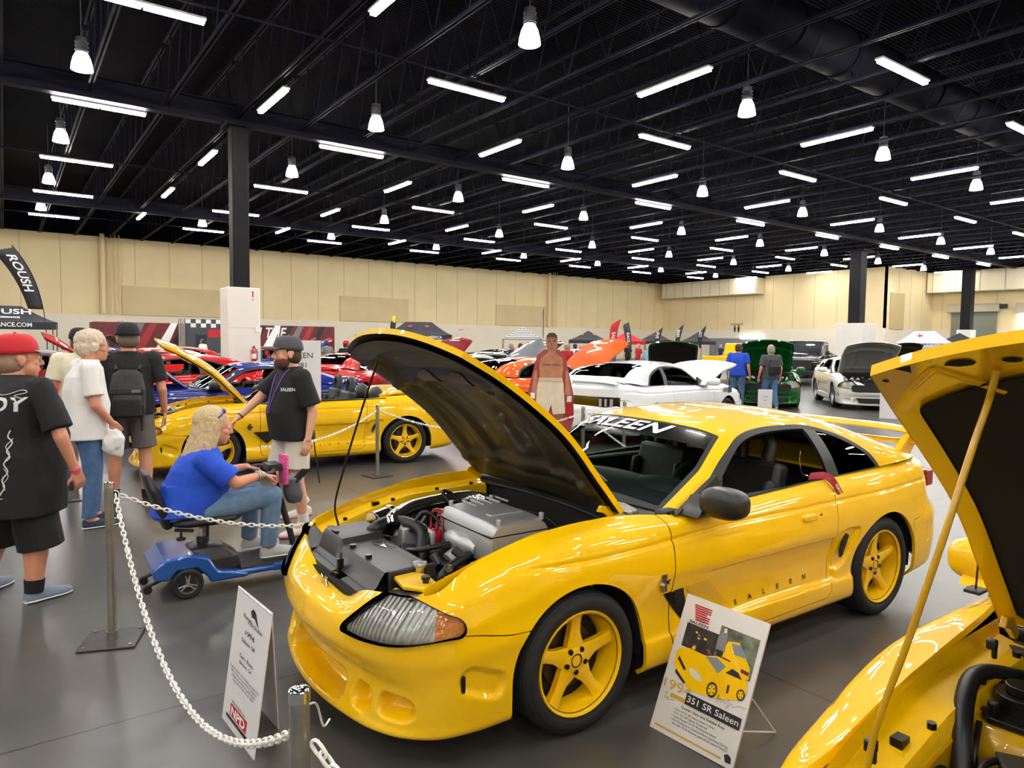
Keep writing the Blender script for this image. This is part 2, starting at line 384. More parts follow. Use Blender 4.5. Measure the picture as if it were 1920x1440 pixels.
def gnormals(V):
    du=np.gradient(V,axis=0); dv=np.gradient(V,axis=1); n=np.cross(du,dv); l=np.linalg.norm(n,axis=2,keepdims=True); return n/np.maximum(l,1e-9)
class PM:      # polygon piece: points, normals, faces, attributes
    def __init__(s,v,n,f,a=None): s.v=np.asarray(v,float).reshape(-1,3);s.n=np.asarray(n,float).reshape(-1,3);s.f=f;s.a=np.asarray(a,float) if a is not None else np.zeros((len(s.v),2))
    def x(s): return s.v[:,0]
    def y(s): return s.v[:,1]
    def z(s): return s.v[:,2]
def from_grid(V,U=None,T=None,flip=False,wantout=None):
    n,m=V.shape[:2]; N=gnormals(V)
    if wantout is not None:
        c=np.asarray(wantout); s=np.sign(((V-c)*N).sum()); N=N*s; flip=(s<0)
    idx=np.arange(n*m).reshape(n,m); a=idx[:-1,:-1];b=idx[1:,:-1];c_=idx[1:,1:];d=idx[:-1,1:]
    F=np.stack([a,b,c_,d],-1).reshape(-1,4); F=F[:,::-1] if flip else F
    UU,TT=np.meshgrid(np.linspace(0,1,n) if U is None else U,np.linspace(0,1,m) if T is None else T,indexing='ij')
    return PM(V.reshape(-1,3),N.reshape(-1,3),[list(q) for q in F.tolist()],np.stack([UU.ravel(),TT.ravel()],-1))
def mirror(p):
    s=np.array([1,-1,1.]); return PM(p.v*s,p.n*s,[q[::-1] for q in p.f],p.a.copy())
def merge(*ps):
    ps=[p for p in ps if p is not None and len(p.f)]; off=0;V=[];N=[];A=[];F=[]
    for p in ps: V.append(p.v);N.append(p.n);A.append(p.a);F+=[[i+off for i in q] for q in p.f]; off+=len(p.v)
    return PM(np.concatenate(V),np.concatenate(N),F,np.concatenate(A)) if V else PM(np.zeros((0,3)),np.zeros((0,3)),[])
def compact(V,N,A,F):
    used={};o=[];FF=[]
    for q in F:
        r=[]
        for i in q:
            if i not in used: used[i]=len(o);o.append(i)
            r.append(used[i])
        FF.append(r)
    return PM(V[o],N[o],FF,A[o]) if o else PM(np.zeros((0,3)),np.zeros((0,3)),[])
def split(p,f):      # f<0 part, f>=0 part; cuts exactly along f=0
    if not len(p.f): return p,p
    f=np.asarray(f,float).copy(); f[np.abs(f)<1e-5]=1e-5
    V=list(p.v);N=list(p.n);A=list(p.a); cache={}; neg=[];pos=[]; s=f<0
    def cut(i,j):
        k=(i,j) if i<j else (j,i)
        if k not in cache:
            t=f[i]/(f[i]-f[j]); V.append(p.v[i]*(1-t)+p.v[j]*t); nn=p.n[i]*(1-t)+p.n[j]*t; N.append(nn/max(np.linalg.norm(nn),1e-9)); A.append(p.a[i]*(1-t)+p.a[j]*t); cache[k]=len(V)-1
        return cache[k]
    for q in p.f:
        c=[s[i] for i in q]
        if all(c): neg.append(q); continue
        if not any(c): pos.append(q); continue
        a=[];b=[]; L=len(q)
        for k in range(L):
            i=q[k];j=q[(k+1)%L]; (a if s[i] else b).append(i)
            if s[i]!=s[j]: e=cut(i,j); a.append(e); b.append(e)
        if len(a)>2: neg.append(a)
        if len(b)>2: pos.append(b)
    V=np.array(V);N=np.array(N);A=np.array(A)
    return compact(V,N,A,neg),compact(V,N,A,pos)
def flange(p,depth,inward=None):   # return a rim along every open edge, running in along -normal
    cnt={}
    for q in p.f:
        for k in range(len(q)):
            i=q[k];j=q[(k+1)%len(q)]; cnt[(i,j)]=cnt.get((i,j),0)+1
    ed=[e for e in cnt if (e[1],e[0]) not in cnt]; V=[];N=[];F=[]
    for i,j in ed:
        a=p.v[i];b=p.v[j]; k=len(V); V+=[a,b,b-p.n[j]*depth,a-p.n[i]*depth]
        t=np.cross(b-a,p.n[i]); t=t/max(np.linalg.norm(t),1e-9); N+=[t]*4; F.append([k+1,k,k+3,k+2])
    if not V: return None
    return PM(V,N,F)
def pobj(name,p,m,parent,rim=.0,rimmat=None):
    if rim:
        r=flange(p,rim)
        if r is not None:
            nf=len(p.f); q=merge(p,r); mi=[0]*nf+[1 if rimmat else 0]*len(r.f)
            return mkobj(name,q.v,q.f,[m]+([rimmat] if rimmat else []),parent,True,q.n,midx=mi)
    return mkobj(name,p.v,p.f,m,parent,True,p.n)
def offset(p,d): return PM(p.v+p.n*d,p.n,p.f,p.a)
# signed distances (negative inside)
def sd_poly(px,py,poly):
    P=np.asarray(poly,float); n=len(P); d=np.full(len(px),1e9); ins=np.zeros(len(px),bool)
    for i in range(n):
        a=P[i];b=P[(i+1)%n]; ex,ey=b-a; wx=px-a[0];wy=py-a[1]; t=np.clip((wx*ex+wy*ey)/max(ex*ex+ey*ey,1e-12),0,1)
        d=np.minimum(d,(wx-ex*t)**2+(wy-ey*t)**2); c=((a[1]>py)!=(b[1]>py)); 
        with np.errstate(divide='ignore',invalid='ignore'): xx=ex*(py-a[1])/(b[1]-a[1]+1e-15)+a[0]
        ins^=(c&(px<xx))
    d=np.sqrt(d); return np.where(ins,-d,d)
def sd_smooth(px,py,poly,n=6):   # closed smooth curve through the points
    q=crv([(a,b,0) for a,b in poly],n,True); return sd_poly(px,py,[(v.x,v.y) for v in q])
def sd_rr(px,py,cx,cy,hx,hy,r,ang=0):
    x=px-cx;y=py-cy; c,s=math.cos(ang),math.sin(ang); x,y=x*c+y*s,-x*s+y*c
    qx=np.abs(x)-hx+r;qy=np.abs(y)-hy+r; return np.hypot(np.maximum(qx,0),np.maximum(qy,0))+np.minimum(np.maximum(qx,qy),0)-r
def sstep(a,b,x): t=np.clip((x-a)/(b-a),0,1); return t*t*(3-2*t)
# ================================================================ CAR SHAPES
# ribbon: for each station (x,y) in plan, ten (inset,height) pairs from sill up to the bonnet/window line
def ribbon(stations,nl=220,nt=84,feat=None):
    P=np.array([[s[0],s[1],0] for s in stations],float); pad=np.concatenate([P[1:2]*[1,-1,1],P,P[-2:-1]*[1,-1,1]])
    T=np.gradient(pad,axis=0)[1:-1]; T/=np.linalg.norm(T,axis=1,keepdims=True); Nn=np.stack([T[:,1]*-1,T[:,0],T[:,2]*0],-1)
    # outward: station order runs nose centre -> side (y>0) -> tail centre
    Nn=np.where(((P-np.array([1.3,0,0]))*Nn).sum(1,keepdims=True)<0,-Nn,Nn)
    K=np.array([[[P[i][0]-Nn[i][0]*o,P[i][1]-Nn[i][1]*o,z] for o,z in s[2]] for i,s in enumerate(stations)],float)
    K[0,:,1]=0;K[-1,:,1]=0
    G,U=resample(K,nl,0,True,True); G,T2=resample(G,nt,1)
    N=gnormals(G); c=np.array([1.3,0,.5]); sg=np.sign(((G-c)*N).sum()); N=N*sg
    if feat is not None:
        dep=feat(G); G=G-N*dep[...,None]
    return from_grid(G,U,T2,wantout=c)
def hoodsurf(edge,front,rear,crown,nu=60,nv=41):
    # edge: [(x,y,z)] from nose corner to cowl corner; front: (x,z) at centre nose; rear:(x,z) centre cowl
    e,_=resample(np.array(edge)[:,None,:],nu,0); e=e[:,0,:]; V=np.zeros((nu,nv,3)); w=np.linspace(-1,1,nv)
    for i in range(nu):
        t=i/(nu-1); cx=front[0]*(1-t)+rear[0]*t; x=e[i,0]+(cx-e[i,0])*(1-np.abs(w)**2.2)
        V[i,:,0]=x; V[i,:,1]=e[i,1]*w; cz=crown[0]*(1-t)+crown[1]*t; V[i,:,2]=e[i,2]+(cz+ (front[1]-edge[0][2]-crown[0])*max(0,1-t*6))*(1-np.abs(w)**2.4)
    return V
def greenhouse(keys,nl=110,nt=70):
    K=np.array(keys,float)
    G,U=resample(K,nl,0); G,T=resample(G,nt,1,False,True)
    return from_grid(G,U,T,wantout=(1.8,0,.8))
# ---- wheels
def wheel(parent,name,x,y,side,R=.33,w=.245,rim=.233,rimmat=None,spokes=5,style='star',steer=0,detail=True,lab=None):
    t=bpy.data.objects.new(name,None); COL.objects.link(t); t.empty_display_size=.1
    t.parent=parent; t.location=(x,y,R); t.rotation_euler=(0,0,steer)
    s=side; n=56 if detail else 28; h=w/2
    # tyre: outside face at +s*h ; profile radius,offset
    pr=[(rim-.012,-h*.8),(rim+.02,-h*.97),(R-.035,-h),(R-.012,-h*.88),(R,-h*.7),(R+.001,0),(R,h*.7),(R-.012,h*.88),(R-.035,h),(rim+.025,h*.99),(rim+.004,h*.86),(rim-.012,h*.8)]
    m=MB().lathe([(a,b*s) for a,b in pr],ax=(0,1,0),n=n)
    m.build('tyre',mat('tyre rubber',(22,22,23),.75,bump=('wave',24,.3,.004)),t,smooth=50)
    rm=rimmat
    m=MB(); m.lathe([(rim*.93,-h*.8*s),(rim*.86,-h*.3*s),(rim*.88,h*.35*s),(rim*.955,h*.62*s),(rim*.965,h*.86*s),(rim+.003,h*.93*s),(rim+.008,h*.86*s),(rim-.01,h*.7*s)],ax=(0,1,0),n=n)
    hub=h*.46*s; lip=h*.66*s
    for k in range(spokes):
        a=PI/2+2*PI*k/spokes; ca,sa=math.cos(a),math.sin(a)
        pf=[(.028,.052,hub+.006*s),(.075,.046,hub+.008*s),(.12,.031,hub+.006*s),(.17,.027,hub+.012*s),(rim*.95,.034,lip-.004*s)] if style=='star' else [(.03,.03,hub+.006*s),(.08,.02,hub+.01*s),(.16,.014,hub+.012*s),(rim*.95,.02,lip)]
        P=[]
        for (r,hw,yy) in pf:
            for (u,dy) in ((-hw,-.006*s),(-hw*.62,0),(hw*.62,0),(hw,-.006*s),(hw*.9,-.04*s),(-hw*.9,-.04*s)):
                P.append((r*ca-u*sa,yy+dy,r*sa+u*ca))
        F=[]
        for i in range(len(pf)-1):
            for q in range(6): F.append([i*6+q,i*6+(q+1)%6,(i+1)*6+(q+1)%6,(i+1)*6+q])
        m.add(P,F if s>0 else [f[::-1] for f in F])
    m.lathe([(.001,hub+.014*s),(.05,hub+.014*s),(.062,hub+.006*s),(.066,hub-.04*s)],ax=(0,1,0),n=30)
    m.build('rim',rm,t,smooth=40)
    if detail:
        b=MB()
        for k in range(5):
            a=PI/2+PI/5+2*PI*k/5; c=(.055*math.cos(a),hub+.0*s,.055*math.sin(a)); b.cyl(c,(c[0],hub+.016*s,c[2]),.0125,n=12)
        b.each('lug_nut',mat('dark bolt',(40,34,20),.35,.8),t)
        MB().lathe([(.026,hub+.0155*s),(.03,hub+.0175*s),(.033,hub+.0155*s)],ax=(0,1,0),n=30).build('centre_cap_ring',mat('black plastic',(18,18,18),.4),t)
    MB().cyl((0,-h*.1*s,0),(0,h*.05*s,0),.15,n=32).build('brake_disc',mat('brake steel',(70,66,60),.4,.8),t)
    MB().cyl((0,-h*.3*s,0),(0,-h*.08*s,0),rim*.86,n=32).build('barrel_back',mat('wheel well black',(9,9,10),.9),t)
    return t
BLACKP=mat('black plastic',(18,18,18),.4); WELL=mat('wheel well black',(9,9,10),.9); RUB=mat('black rubber seal',(14,14,15),.55)
CHROME=mat('chrome',(210,210,212),.12,1.0); TRIMB=mat('satin black trim',(24,24,26),.38)
GLASS=glassmat('car window glass',(196,208,202)); GLASSD=glassmat('tinted rear glass',(40,46,46)); 
DARKGL=mat('dark window glass',(10,12,14),.03,0,coat=1)
def archf(x,z,ax,rx,rz,zc): return (np.sqrt(((x-ax)/rx)**2+(np.maximum(z-zc,0)/rz)**2)-1)*min(rx,rz)
def gap(f,g=.0028): return f-g
def well(parent,x,R=.385,yin=.55,yout=.86,zc=.335):
    for s in (-1,1):
        m=MB(); k=20; P=[];F=[]
        for i in range(k+1):
            a=PI*i/k*1.12-.06*PI; 
            for y in (yin,yout): P.append((x-R*math.cos(a)*1.0,s*y,zc+R*math.sin(a)))
        for i in range(k): F.append([2*i,2*i+1,2*i+3,2*i+2])
        m.add(P,F); n=len(m.v); m.add([(x-R,s*yin,.12),(x+R,s*yin,.12),(x+R,s*yin,zc+R),(x-R,s*yin,zc+R)],[[0,1,2,3]])
        m.build('wheel_well',WELL,parent)
# ================================================================ NINETIES COUPE / CONVERTIBLE BODY (front axle at x=0, tail +x, right side +y)
_sd=[(.07,.165),(.015,.215),(.012,.325),(.03,.355),(.04,.47),(.014,.60),(0,.655),(.02,.80),(.06,.90),(.115,.955)]
def st(x,y,*r): return (x,y,list(r))
SN_ST=[
 st(-1.0,0,(.10,.125),(.02,.15),(.035,.22),(.075,.345),(.035,.41),(.0,.47),(.008,.53),(.035,.585),(.09,.60),(.16,.605)),
 st(-.985,.22,(.10,.125),(.02,.15),(.035,.22),(.075,.345),(.035,.41),(.0,.47),(.008,.53),(.035,.585),(.09,.60),(.155,.61)),
 st(-.955,.40,(.10,.128),(.02,.152),(.035,.22),(.07,.345),(.032,.41),(.0,.475),(.006,.535),(.03,.59),(.07,.635),(.12,.68)),
 st(-.915,.56,(.10,.13),(.02,.155),(.03,.22),(.055,.34),(.025,.41),(0,.48),(.005,.54),(.025,.60),(.065,.66),(.11,.71)),
 st(-.84,.71,(.09,.135),(.02,.16),(.025,.22),(.03,.34),(.015,.41),(0,.485),(.005,.545),(.022,.605),(.06,.665),(.10,.72)),
 st(-.72,.82,(.08,.14),(.02,.165),(.015,.23),(.012,.34),(.008,.42),(0,.49),(.006,.55),(.022,.61),(.05,.68),(.095,.745)),
 st(-.55,.872,(.07,.145),(.02,.175),(.01,.24),(.006,.35),(.006,.44),(.0,.515),(.008,.57),(.02,.645),(.06,.74),(.165,.81)),
 st(-.36,.89,(.07,.15),(.018,.19),(.01,.26),(.01,.36),(.008,.46),(.0,.54),(.008,.60),(.02,.70),(.07,.80),(.19,.862)),
 st(0,.905,(.07,.155),(.015,.20),(.01,.30),(.015,.38),(.014,.50),(.004,.62),(.004,.70),(.024,.80),(.075,.882),(.205,.918)),
 st(.36,.907,(.07,.16),(.015,.21),(.012,.315),(.026,.36),(.03,.48),(.008,.61),(.002,.68),(.022,.81),(.07,.892),(.18,.928)),
 st(.7,.908,*_sd[:7],(.02,.79),(.058,.872),(.125,.905)),
 st(1.2,.908,*_sd[:7],(.02,.79),(.06,.882),(.115,.922)),
 st(1.75,.908,*_sd[:8],(.06,.895),(.115,.945)),
 st(2.15,.91,(.07,.17),(.015,.22),(.012,.32),(.03,.36),(.03,.47),(.01,.60),(0,.665),(.02,.81),(.06,.905),(.12,.960)),
 st(2.58,.915,(.07,.175),(.015,.23),(.01,.32),(.015,.40),(.01,.50),(.0,.61),(0,.70),(.03,.83),(.085,.925),(.17,.985)),
 st(2.95,.905,(.07,.18),(.02,.235),(.006,.32),(0,.42),(0,.52),(.004,.62),(.014,.70),(.05,.83),(.10,.93),(.20,.99)),
 st(3.25,.87,(.08,.20),(.02,.25),(.0,.33),(-.008,.42),(-.008,.52),(-.004,.62),(.03,.70),(.06,.84),(.10,.935),(.20,.985)),
 st(3.45,.76,(.10,.22),(.03,.26),(.0,.34),(-.01,.42),(-.01,.52),(0,.62),(.05,.70),(.07,.84),(.09,.93),(.17,.975)),
 st(3.56,.50,(.12,.24),(.04,.28),(.0,.34),(-.01,.42),(-.01,.52),(0,.62),(.06,.69),(.075,.84),(.085,.93),(.14,.97)),
 st(3.60,0,(.12,.24),(.04,.28),(.0,.34),(-.01,.42),(-.01,.52),(0,.62),(.06,.69),(.075,.84),(.085,.93),(.14,.975))]
SN_EDGE=[(-.80,.665,.712),(-.62,.69,.782),(-.43,.695,.842),(-.15,.695,.906),(.17,.692,.92),(.40,.69,.927)]
SN_GH=[ # from belt (y>0) up to centre line
 [(.58,.775,.895),(.61,.765,.900),(.63,.755,.905),(.65,.745,.910),(.61,.66,.922),(.52,.38,.945),(.47,0,.952)],
 [(.93,.79,.912),(.97,.755,.985),(.99,.725,1.04),(1.01,.680,1.075),(.965,.60,1.100),(.86,.34,1.125),(.81,0,1.135)],
 [(1.24,.795,.925),(1.26,.745,1.08),(1.28,.665,1.185),(1.29,.595,1.238),(1.25,.53,1.262),(1.17,.31,1.298),(1.125,0,1.308)],
 [(1.60,.797,.942),(1.62,.742,1.10),(1.64,.66,1.22),(1.66,.585,1.275),(1.64,.52,1.303),(1.58,.30,1.348),(1.55,0,1.360)],
 [(1.95,.797,.955),(1.96,.742,1.10),(1.97,.66,1.225),(1.98,.585,1.283),(1.97,.52,1.310),(1.95,.30,1.350),(1.93,0,1.362)],
 [(2.35,.797,.965),(2.37,.748,1.085),(2.40,.675,1.18),(2.42,.60,1.235),(2.40,.53,1.265),(2.36,.30,1.308),(2.33,0,1.322)],
 [(2.72,.79,.975),(2.74,.755,1.05),(2.76,.70,1.105),(2.78,.635,1.14),(2.76,.56,1.158),(2.72,.32,1.187),(2.68,0,1.20)],
 [(3.06,.775,.985),(3.08,.755,1.005),(3.09,.72,1.03),(3.10,.67,1.045),(3.08,.60,1.055),(3.02,.34,1.07),(2.98,0,1.078)],
 [(3.26,.72,.98),(3.27,.71,.985),(3.27,.70,.99),(3.27,.67,.995),(3.24,.60,1.0),(3.18,.34,1.01),(3.14,0,1.012)]]
SN_DOOR=[(.565,.985),(.56,.34),(.575,.255),(.64,.235),(1.90,.255),(1.955,.29),(1.965,.42),(1.985,.70),(2.0,.86),(1.995,.92),(1.97,1.2),(.565,1.2)]
SN_WIN=[(.95,.928),(1.08,1.032),(1.24,1.145),(1.41,1.220),(1.64,1.250),(1.95,1.252),(2.14,1.227),(2.34,1.166),(2.52,1.075),(2.60,.984),(2.58,.976),(1.8,.958)]
SN_SEAL=[(.80,.905),(1.01,1.045),(1.20,1.16),(1.39,1.243),(1.64,1.275),(1.96,1.275),(2.16,1.248),(2.37,1.185),(2.56,1.085),(2.65,.975),(2.64,.93),(1.8,.93)]
SN_PIL=np.array([(.62,.722),(1.0,.662),(1.27,.578),(1.5,.55)])
def sn_feat(G):
    x,y,z=G[...,0],G[...,1],G[...,2]; ay=np.abs(y); d=np.zeros_like(x); sh=x.shape; f=lambda q:q.reshape(sh)
    r=lambda *a: f(sd_rr(*[q.ravel() if isinstance(q,np.ndarray) else q for q in a]))
    nose=x<-.6
    if nose.any():
        for cx,hx,hz,cz,dep in ((0,.345,.062,.25,.13),(.475,.066,.052,.258,.08),(.665,.085,.05,.272,.075)):
            sdf=r(ay,z,cx,cz,hx,hz,hz-.002); d+=np.where(nose&(x<-.55),dep*sstep(.008,-.03,sdf),0)
    # bumper side crease bowl
    sdf=r(x,z,-.52,.375,.10,.05,.045,-.35); d+=np.where(ay>.6,.022*sstep(.02,-.02,sdf),0)
    # rear scoop recess
    sdf=f(sd_smooth(x.ravel(),z.ravel(),[(2.02,.63),(2.22,.645),(2.215,.56),(2.13,.44),(2.02,.405),(1.99,.47)])); d+=np.where(ay>.6,.026*sstep(.012,-.022,sdf),0)
    # scoop crease in the door
    d+=np.where((ay>.6)&(x>.75)&(x<2.02)&(z>.30)&(z<.62),.020*sstep(.75,1.3,x)*sstep(.62,.604,z)*sstep(.33,.37,z),0)
    # rear bumper louvres
    for k in range(3):
        sdf=r(x,z,3.12+k*.045,.47,.008,.045,.008,.15); d+=np.where(ay>.5,.008*sstep(.008,-.006,sdf),0)
    # shoulder character line
    if len(x):
        zl=.80+.03*sstep(0,1.2,x)+.01*sstep(1.5,3,x); d+=np.where((ay>.6)&(x>-.45)&(x<3.3),.009*np.exp(-((z-zl)/.010)**2)*sstep(-.45,-.1,x),0)
    return d
def cutpart(p,f,g=.0028): return split(p,np.asarray(f)+g)[0],split(p,np.asarray(f)-g)[1]
def lamp_sdf(p):
    x=p.x();z=p.z();ay=np.abs(p.y())
    a=ay-.42; # inner edge leans with height
    inner=.44+ (z-.60)*.9-ay; outer=x+.592; low=(.532+.048*sstep(-.95,-.62,x))-z
    top=z-(.745-.085*sstep(-.84,-.60,x)**1.3)
    a=np.maximum(inner,outer);b=np.maximum(low,top); r=.04   # rounded corners
    return np.where((a>-r)&(b>-r),np.hypot(np.maximum(a+r,0),np.maximum(b+r,0))-r,np.maximum(a,b))
def build_sn(name,label,loc,rz,pm,wm=None,roof=True,hood=51,res=1.0,detail=False,group=None,spoiler='wing',prop=None,liner=None,under=None,warp=None,bayfill=True,my=1.0,mirrors=TRIMB,lenses=True):
    car=thing(name,label,'car',loc,rz,group); wm=wm or mat('silver alloy',(170,170,172),.3,.8)
    rib=ribbon(SN_ST,int(430*res),int(150*res),sn_feat if res>.35 else None)
    both=merge(rib,mirror(rib))
    # wheel arches
    f=np.minimum(archf(both.x(),both.z(),0,.385,.372,.325),archf(both.x(),both.z(),2.573,.385,.372,.325)); f=np.where(np.abs(both.y())<.5,1,f)
    _,body=split(both,f)
    lamps,body=split(body,np.where(body.x()<-.3,lamp_sdf(body),1))
    # front bumper skin, seam runs back from the lamp to the arch
    ay=np.abs(body.y()); zs_=np.where(body.x()>-.60,.555+.03*sstep(-.36,-.60,body.x()),.60+.5*sstep(.57,.50,ay))
    bx=np.where(body.x()<-.2,body.z()-zs_,1)
    bump,body=cutpart(body,bx)
    pobj('front_bumper',bump,pm,car,.02)
    rbs=np.maximum(2.93-body.x(),body.z()-(.60+.14*sstep(2.95,3.3,body.x())))
    rb,body=cutpart(body,rbs); pobj('rear_bumper',rb,pm,car,.02)
    for s in (1,-1):
        side=split(body,-s*body.y())[0]
        d=sd_poly(side.x(),side.z(),SN_DOOR)
        door,rest=cutpart(side,d)
        if res>.35 and detail:
            door_o=pobj('door',door,pm,car,.02,TRIMB)
            # flush handle and lock
            y=s*.893
            MB().prism([(1.70+a,.765+b) for a,b in rr2(.075,.028,.022)],(0,y-s*.008,0),(1,0,0),(0,0,1),(0,s,0),0,.012).build('handle_recess',pm,door_o,bevel=.004)
            MB().prism([(1.70+a,.772+b) for a,b in rr2(.062,.017,.014)],(0,y-s*.004,0),(1,0,0),(0,0,1),(0,s,0),0,.022).build('handle',pm,door_o,bevel=.004)
            MB().cyl((1.82,s*.88,.772),(1.82,s*.896,.772),.011,n=14).build('key_lock',mat('dark bolt',(40,34,20),.35,.8),door_o)
        else: pobj('door',door,pm,car,.012)
        fr,rest=split(rest,rest.x()-.9)
        pobj('front_fender',fr,pm,car,.02); pobj('quarter_panel',rest,pm,car,.02)
    # lamps
    if lenses:
        for s in (1,-1):
            L=split(lamps,-s*lamps.y())[0]; _,L2=split(L,lamp_sdf(L)+.006) if False else (None,L)
            L2,rimp=split(L,lamp_sdf(L)+.004)
            h=pobj('headlight',offset(L2,.004),glassmat('lamp lens',(236,238,238),.05,1.5,ripple=9),car)
            pobj('lamp_seal',rimp,RUB,h,.01)
            back=offset(L2,-.016); rf2,am2=split(back,back.x()+.70-.25*(back.z()-.62))
            pobj('reflector',rf2,mat('headlight reflector',(206,204,198),.34,.55,bump=('wave',14,.5,.006)),h); pobj('turn_signal',am2,mat('amber lens',(255,150,20),.3,0,coat=1,bump=('voronoi',60,.5,.006)),h)
            pobj('lamp_housing',PM(L2.v-L2.n*.02,L2.n,L2.f),mat('lamp housing dark',(40,40,40),.5),h,-.04)
    well(car,0); well(car,2.573)
    # underbody, inner structure
    b=MB(); b.box((1.29,0,.21),(1.75,1.6,.10)); b.box((3.1,0,.3),(.6,1.3,.1)); b.box((-.32,0,.20),(.7,1.0,.06)); b.each('underbody',WELL,car,smooth=0)
    MB().box((1.5,0,.17),(3.9,.6,.06)).build('chassis',WELL,car,smooth=0)
    # bonnet
    HV=hoodsurf(SN_EDGE,(-.94,.705),(.44,.945),(.045,.035),int(70*res)+8,int(50*res)+9)
    hx,hz=.42,.915
    hp=from_grid(HV,wantout=(0,0,0)); ho=bpy.data.objects.new('hood',None); COL.objects.link(ho); ho.parent=car; ho.location=(hx,0,hz)
    if hood: ho.rotation_euler=(0,math.radians(hood),0)
    loc0=np.array([hx,0,hz]); hp.v=hp.v-loc0
    u=hp.a[:,0];t=hp.a[:,1]*2-1
    if res>.5:   # raised scoop shapes and front lip
        sc=.018*sstep(.25,.0,np.abs(np.abs(t)-.36)-.08)*sstep(.25,.5,u)*sstep(1,.8,u); hp.v=hp.v+hp.n*sc[:,None]
    pobj('hood_skin',hp,pm,ho,.028)
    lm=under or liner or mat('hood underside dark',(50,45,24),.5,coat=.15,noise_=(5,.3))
    un=offset(hp,-.026); eu=np.minimum(u,1-u)*1.35; et=(1-np.abs(t))*.69; ed=np.minimum(eu,et)
    pobj('hood_inner_panel',un,pm if (liner or under) else lm,ho)
    ins,_=split(offset(hp,-.032),np.maximum(.06-ed,(.085+.10*np.abs(t)**4)-u) if liner else .055-ed)
    if liner:
        pobj('hood_liner',ins,liner,ho,.006)
    else:
        # pressed frame: a raised border, a cross rib and two diagonal ribs around sunken centre panels
        p=offset(hp,-.0); dd=-.03*sstep(.10,.045,np.abs(ed-.09))-.0; 
        dd-=.028*sstep(.075,.03,np.abs(np.abs(t)*.69-.36+.12*(u-.5)))*sstep(.28,.34,u)*sstep(.9,.8,u)
        dd-=.028*sstep(.06,.02,np.abs(u-.30)*1.35)*sstep(.05,.09,ed)
        dd-=.028*sstep(.06,.02,np.abs(u-.84)*1.35)*sstep(.05,.09,ed)
        q=PM(p.v-p.n*.028+p.n*dd[:,None],p.n,p.f,p.a); V=q.v.reshape(HV.shape); q=from_grid(V,wantout=(-hx,0,9))
        q.a=p.a; ins,_=split(q,.03-ed); io=pobj('hood_frame',ins,lm,ho)
        if detail:
            ve=np.hypot((q.x()+.93)/.055,(np.abs(q.y())-.17)/.10)-1; vm,_=split(q,ve)
            for sg in (1,-1): pobj('vent_mesh',offset(split(vm,-sg*vm.y())[0],.006),mat('perforated vent mesh',(120,118,110),.35,.9,bump=('voronoi',220,1,.01)),ho)
    V=np.zeros((8,41,3))
    for i,a in enumerate(np.linspace(0,1,8)):
        for j,w in enumerate(np.linspace(-1,1,41)):
            y=w*.44; V[i,j]=(-.845+.02*w*w*3+a*.085,y,.603-.055*a+(.03+.10*a)*sstep(.30,.42,abs(y)))
    pobj('nose_tray',from_grid(V,wantout=(-.8,0,0)),pm,car,.02)
    bay(car,pm,detail)
    if bayfill and not detail: rough_engine(car)
    # rear deck
    xs=np.linspace(0,1,int(30*res)+6); ys=np.linspace(-1,1,int(30*res)+7); V=np.zeros((len(xs),len(ys),3))
    for i,a in enumerate(xs):
        for j,w in enumerate(ys):
            x0=2.3; x1=3.47-.09*abs(w)**3; V[i,j]=(x0+(x1-x0)*a,w*(.735-.02*a-.10*max(0,a-.8)/.2),.972+.018*sstep(0,.6,a)-.008*sstep(.8,1,a)+.012*(1-w*w))
    pobj('trunk_lid',from_grid(V,wantout=(3,0,0)),pm,car,.02)
    # cowl
    xs=np.linspace(0,1,8); V=np.zeros((8,31,3))
    for i,a in enumerate(xs):
        for j,w in enumerate(np.linspace(-1,1,31)): V[i,j]=(.44+.03*(1-w*w)*0+(a)*(.26-.1*(1-w*w)),w*(.70+.05*a),(.900+.008*a+.03*(1-w*w)))
    pobj('cowl_panel',from_grid(V,wantout=(.5,0,0)),mat('cowl black',(40,40,42),.35),car,.01)
    if roof: sn_roof(car,pm,res,detail)
    else: sn_open(car,pm,res)
    # mirrors
    for s in (1,-1):
        m=MB(); P=[]
        for j in range(15):
            t_=PI*j/14
            for i in range(24):
                a=2*PI*i/24; e=lambda v,p: math.copysign(abs(v)**p,v); q=rotm(rz=-s*.15)@Vector((.085*e(math.sin(t_),.7)*e(math.cos(a),.75),.125*e(math.cos(t_),.75)*s*(1 if my>.99 else .8),.078*e(math.sin(t_),.7)*e(math.sin(a),.75))); P.append(q+Vector((.80,s*my,.99)))
        m.add(P,[[j*24+i,(j+1)*24+i,(j+1)*24+(i+1)%24,j*24+(i+1)%24][::s] for j in range(14) for i in range(24)])
        
        m.prism([(.70,.91),(.98,.92),(.90,.99),(.78,1.0)],(0,s*.80,0),(1,0,0),(0,0,1),(0,s,0),0,.12)
        mo=m.build('side_mirror',mirrors,car,smooth=60)
        if roof: MB().add([(.66,s*.812,.905),(1.03,s*.812,.92),(1.01,s*.785,1.075),(.66,s*.785,.905),(1.03,s*.785,.92),(1.01,s*.752,1.075)],[[0,1,2],[5,4,3],[0,3,4,1],[1,4,5,2],[2,5,3,0]]).build('mirror_sail',TRIMB,mo,smooth=0)
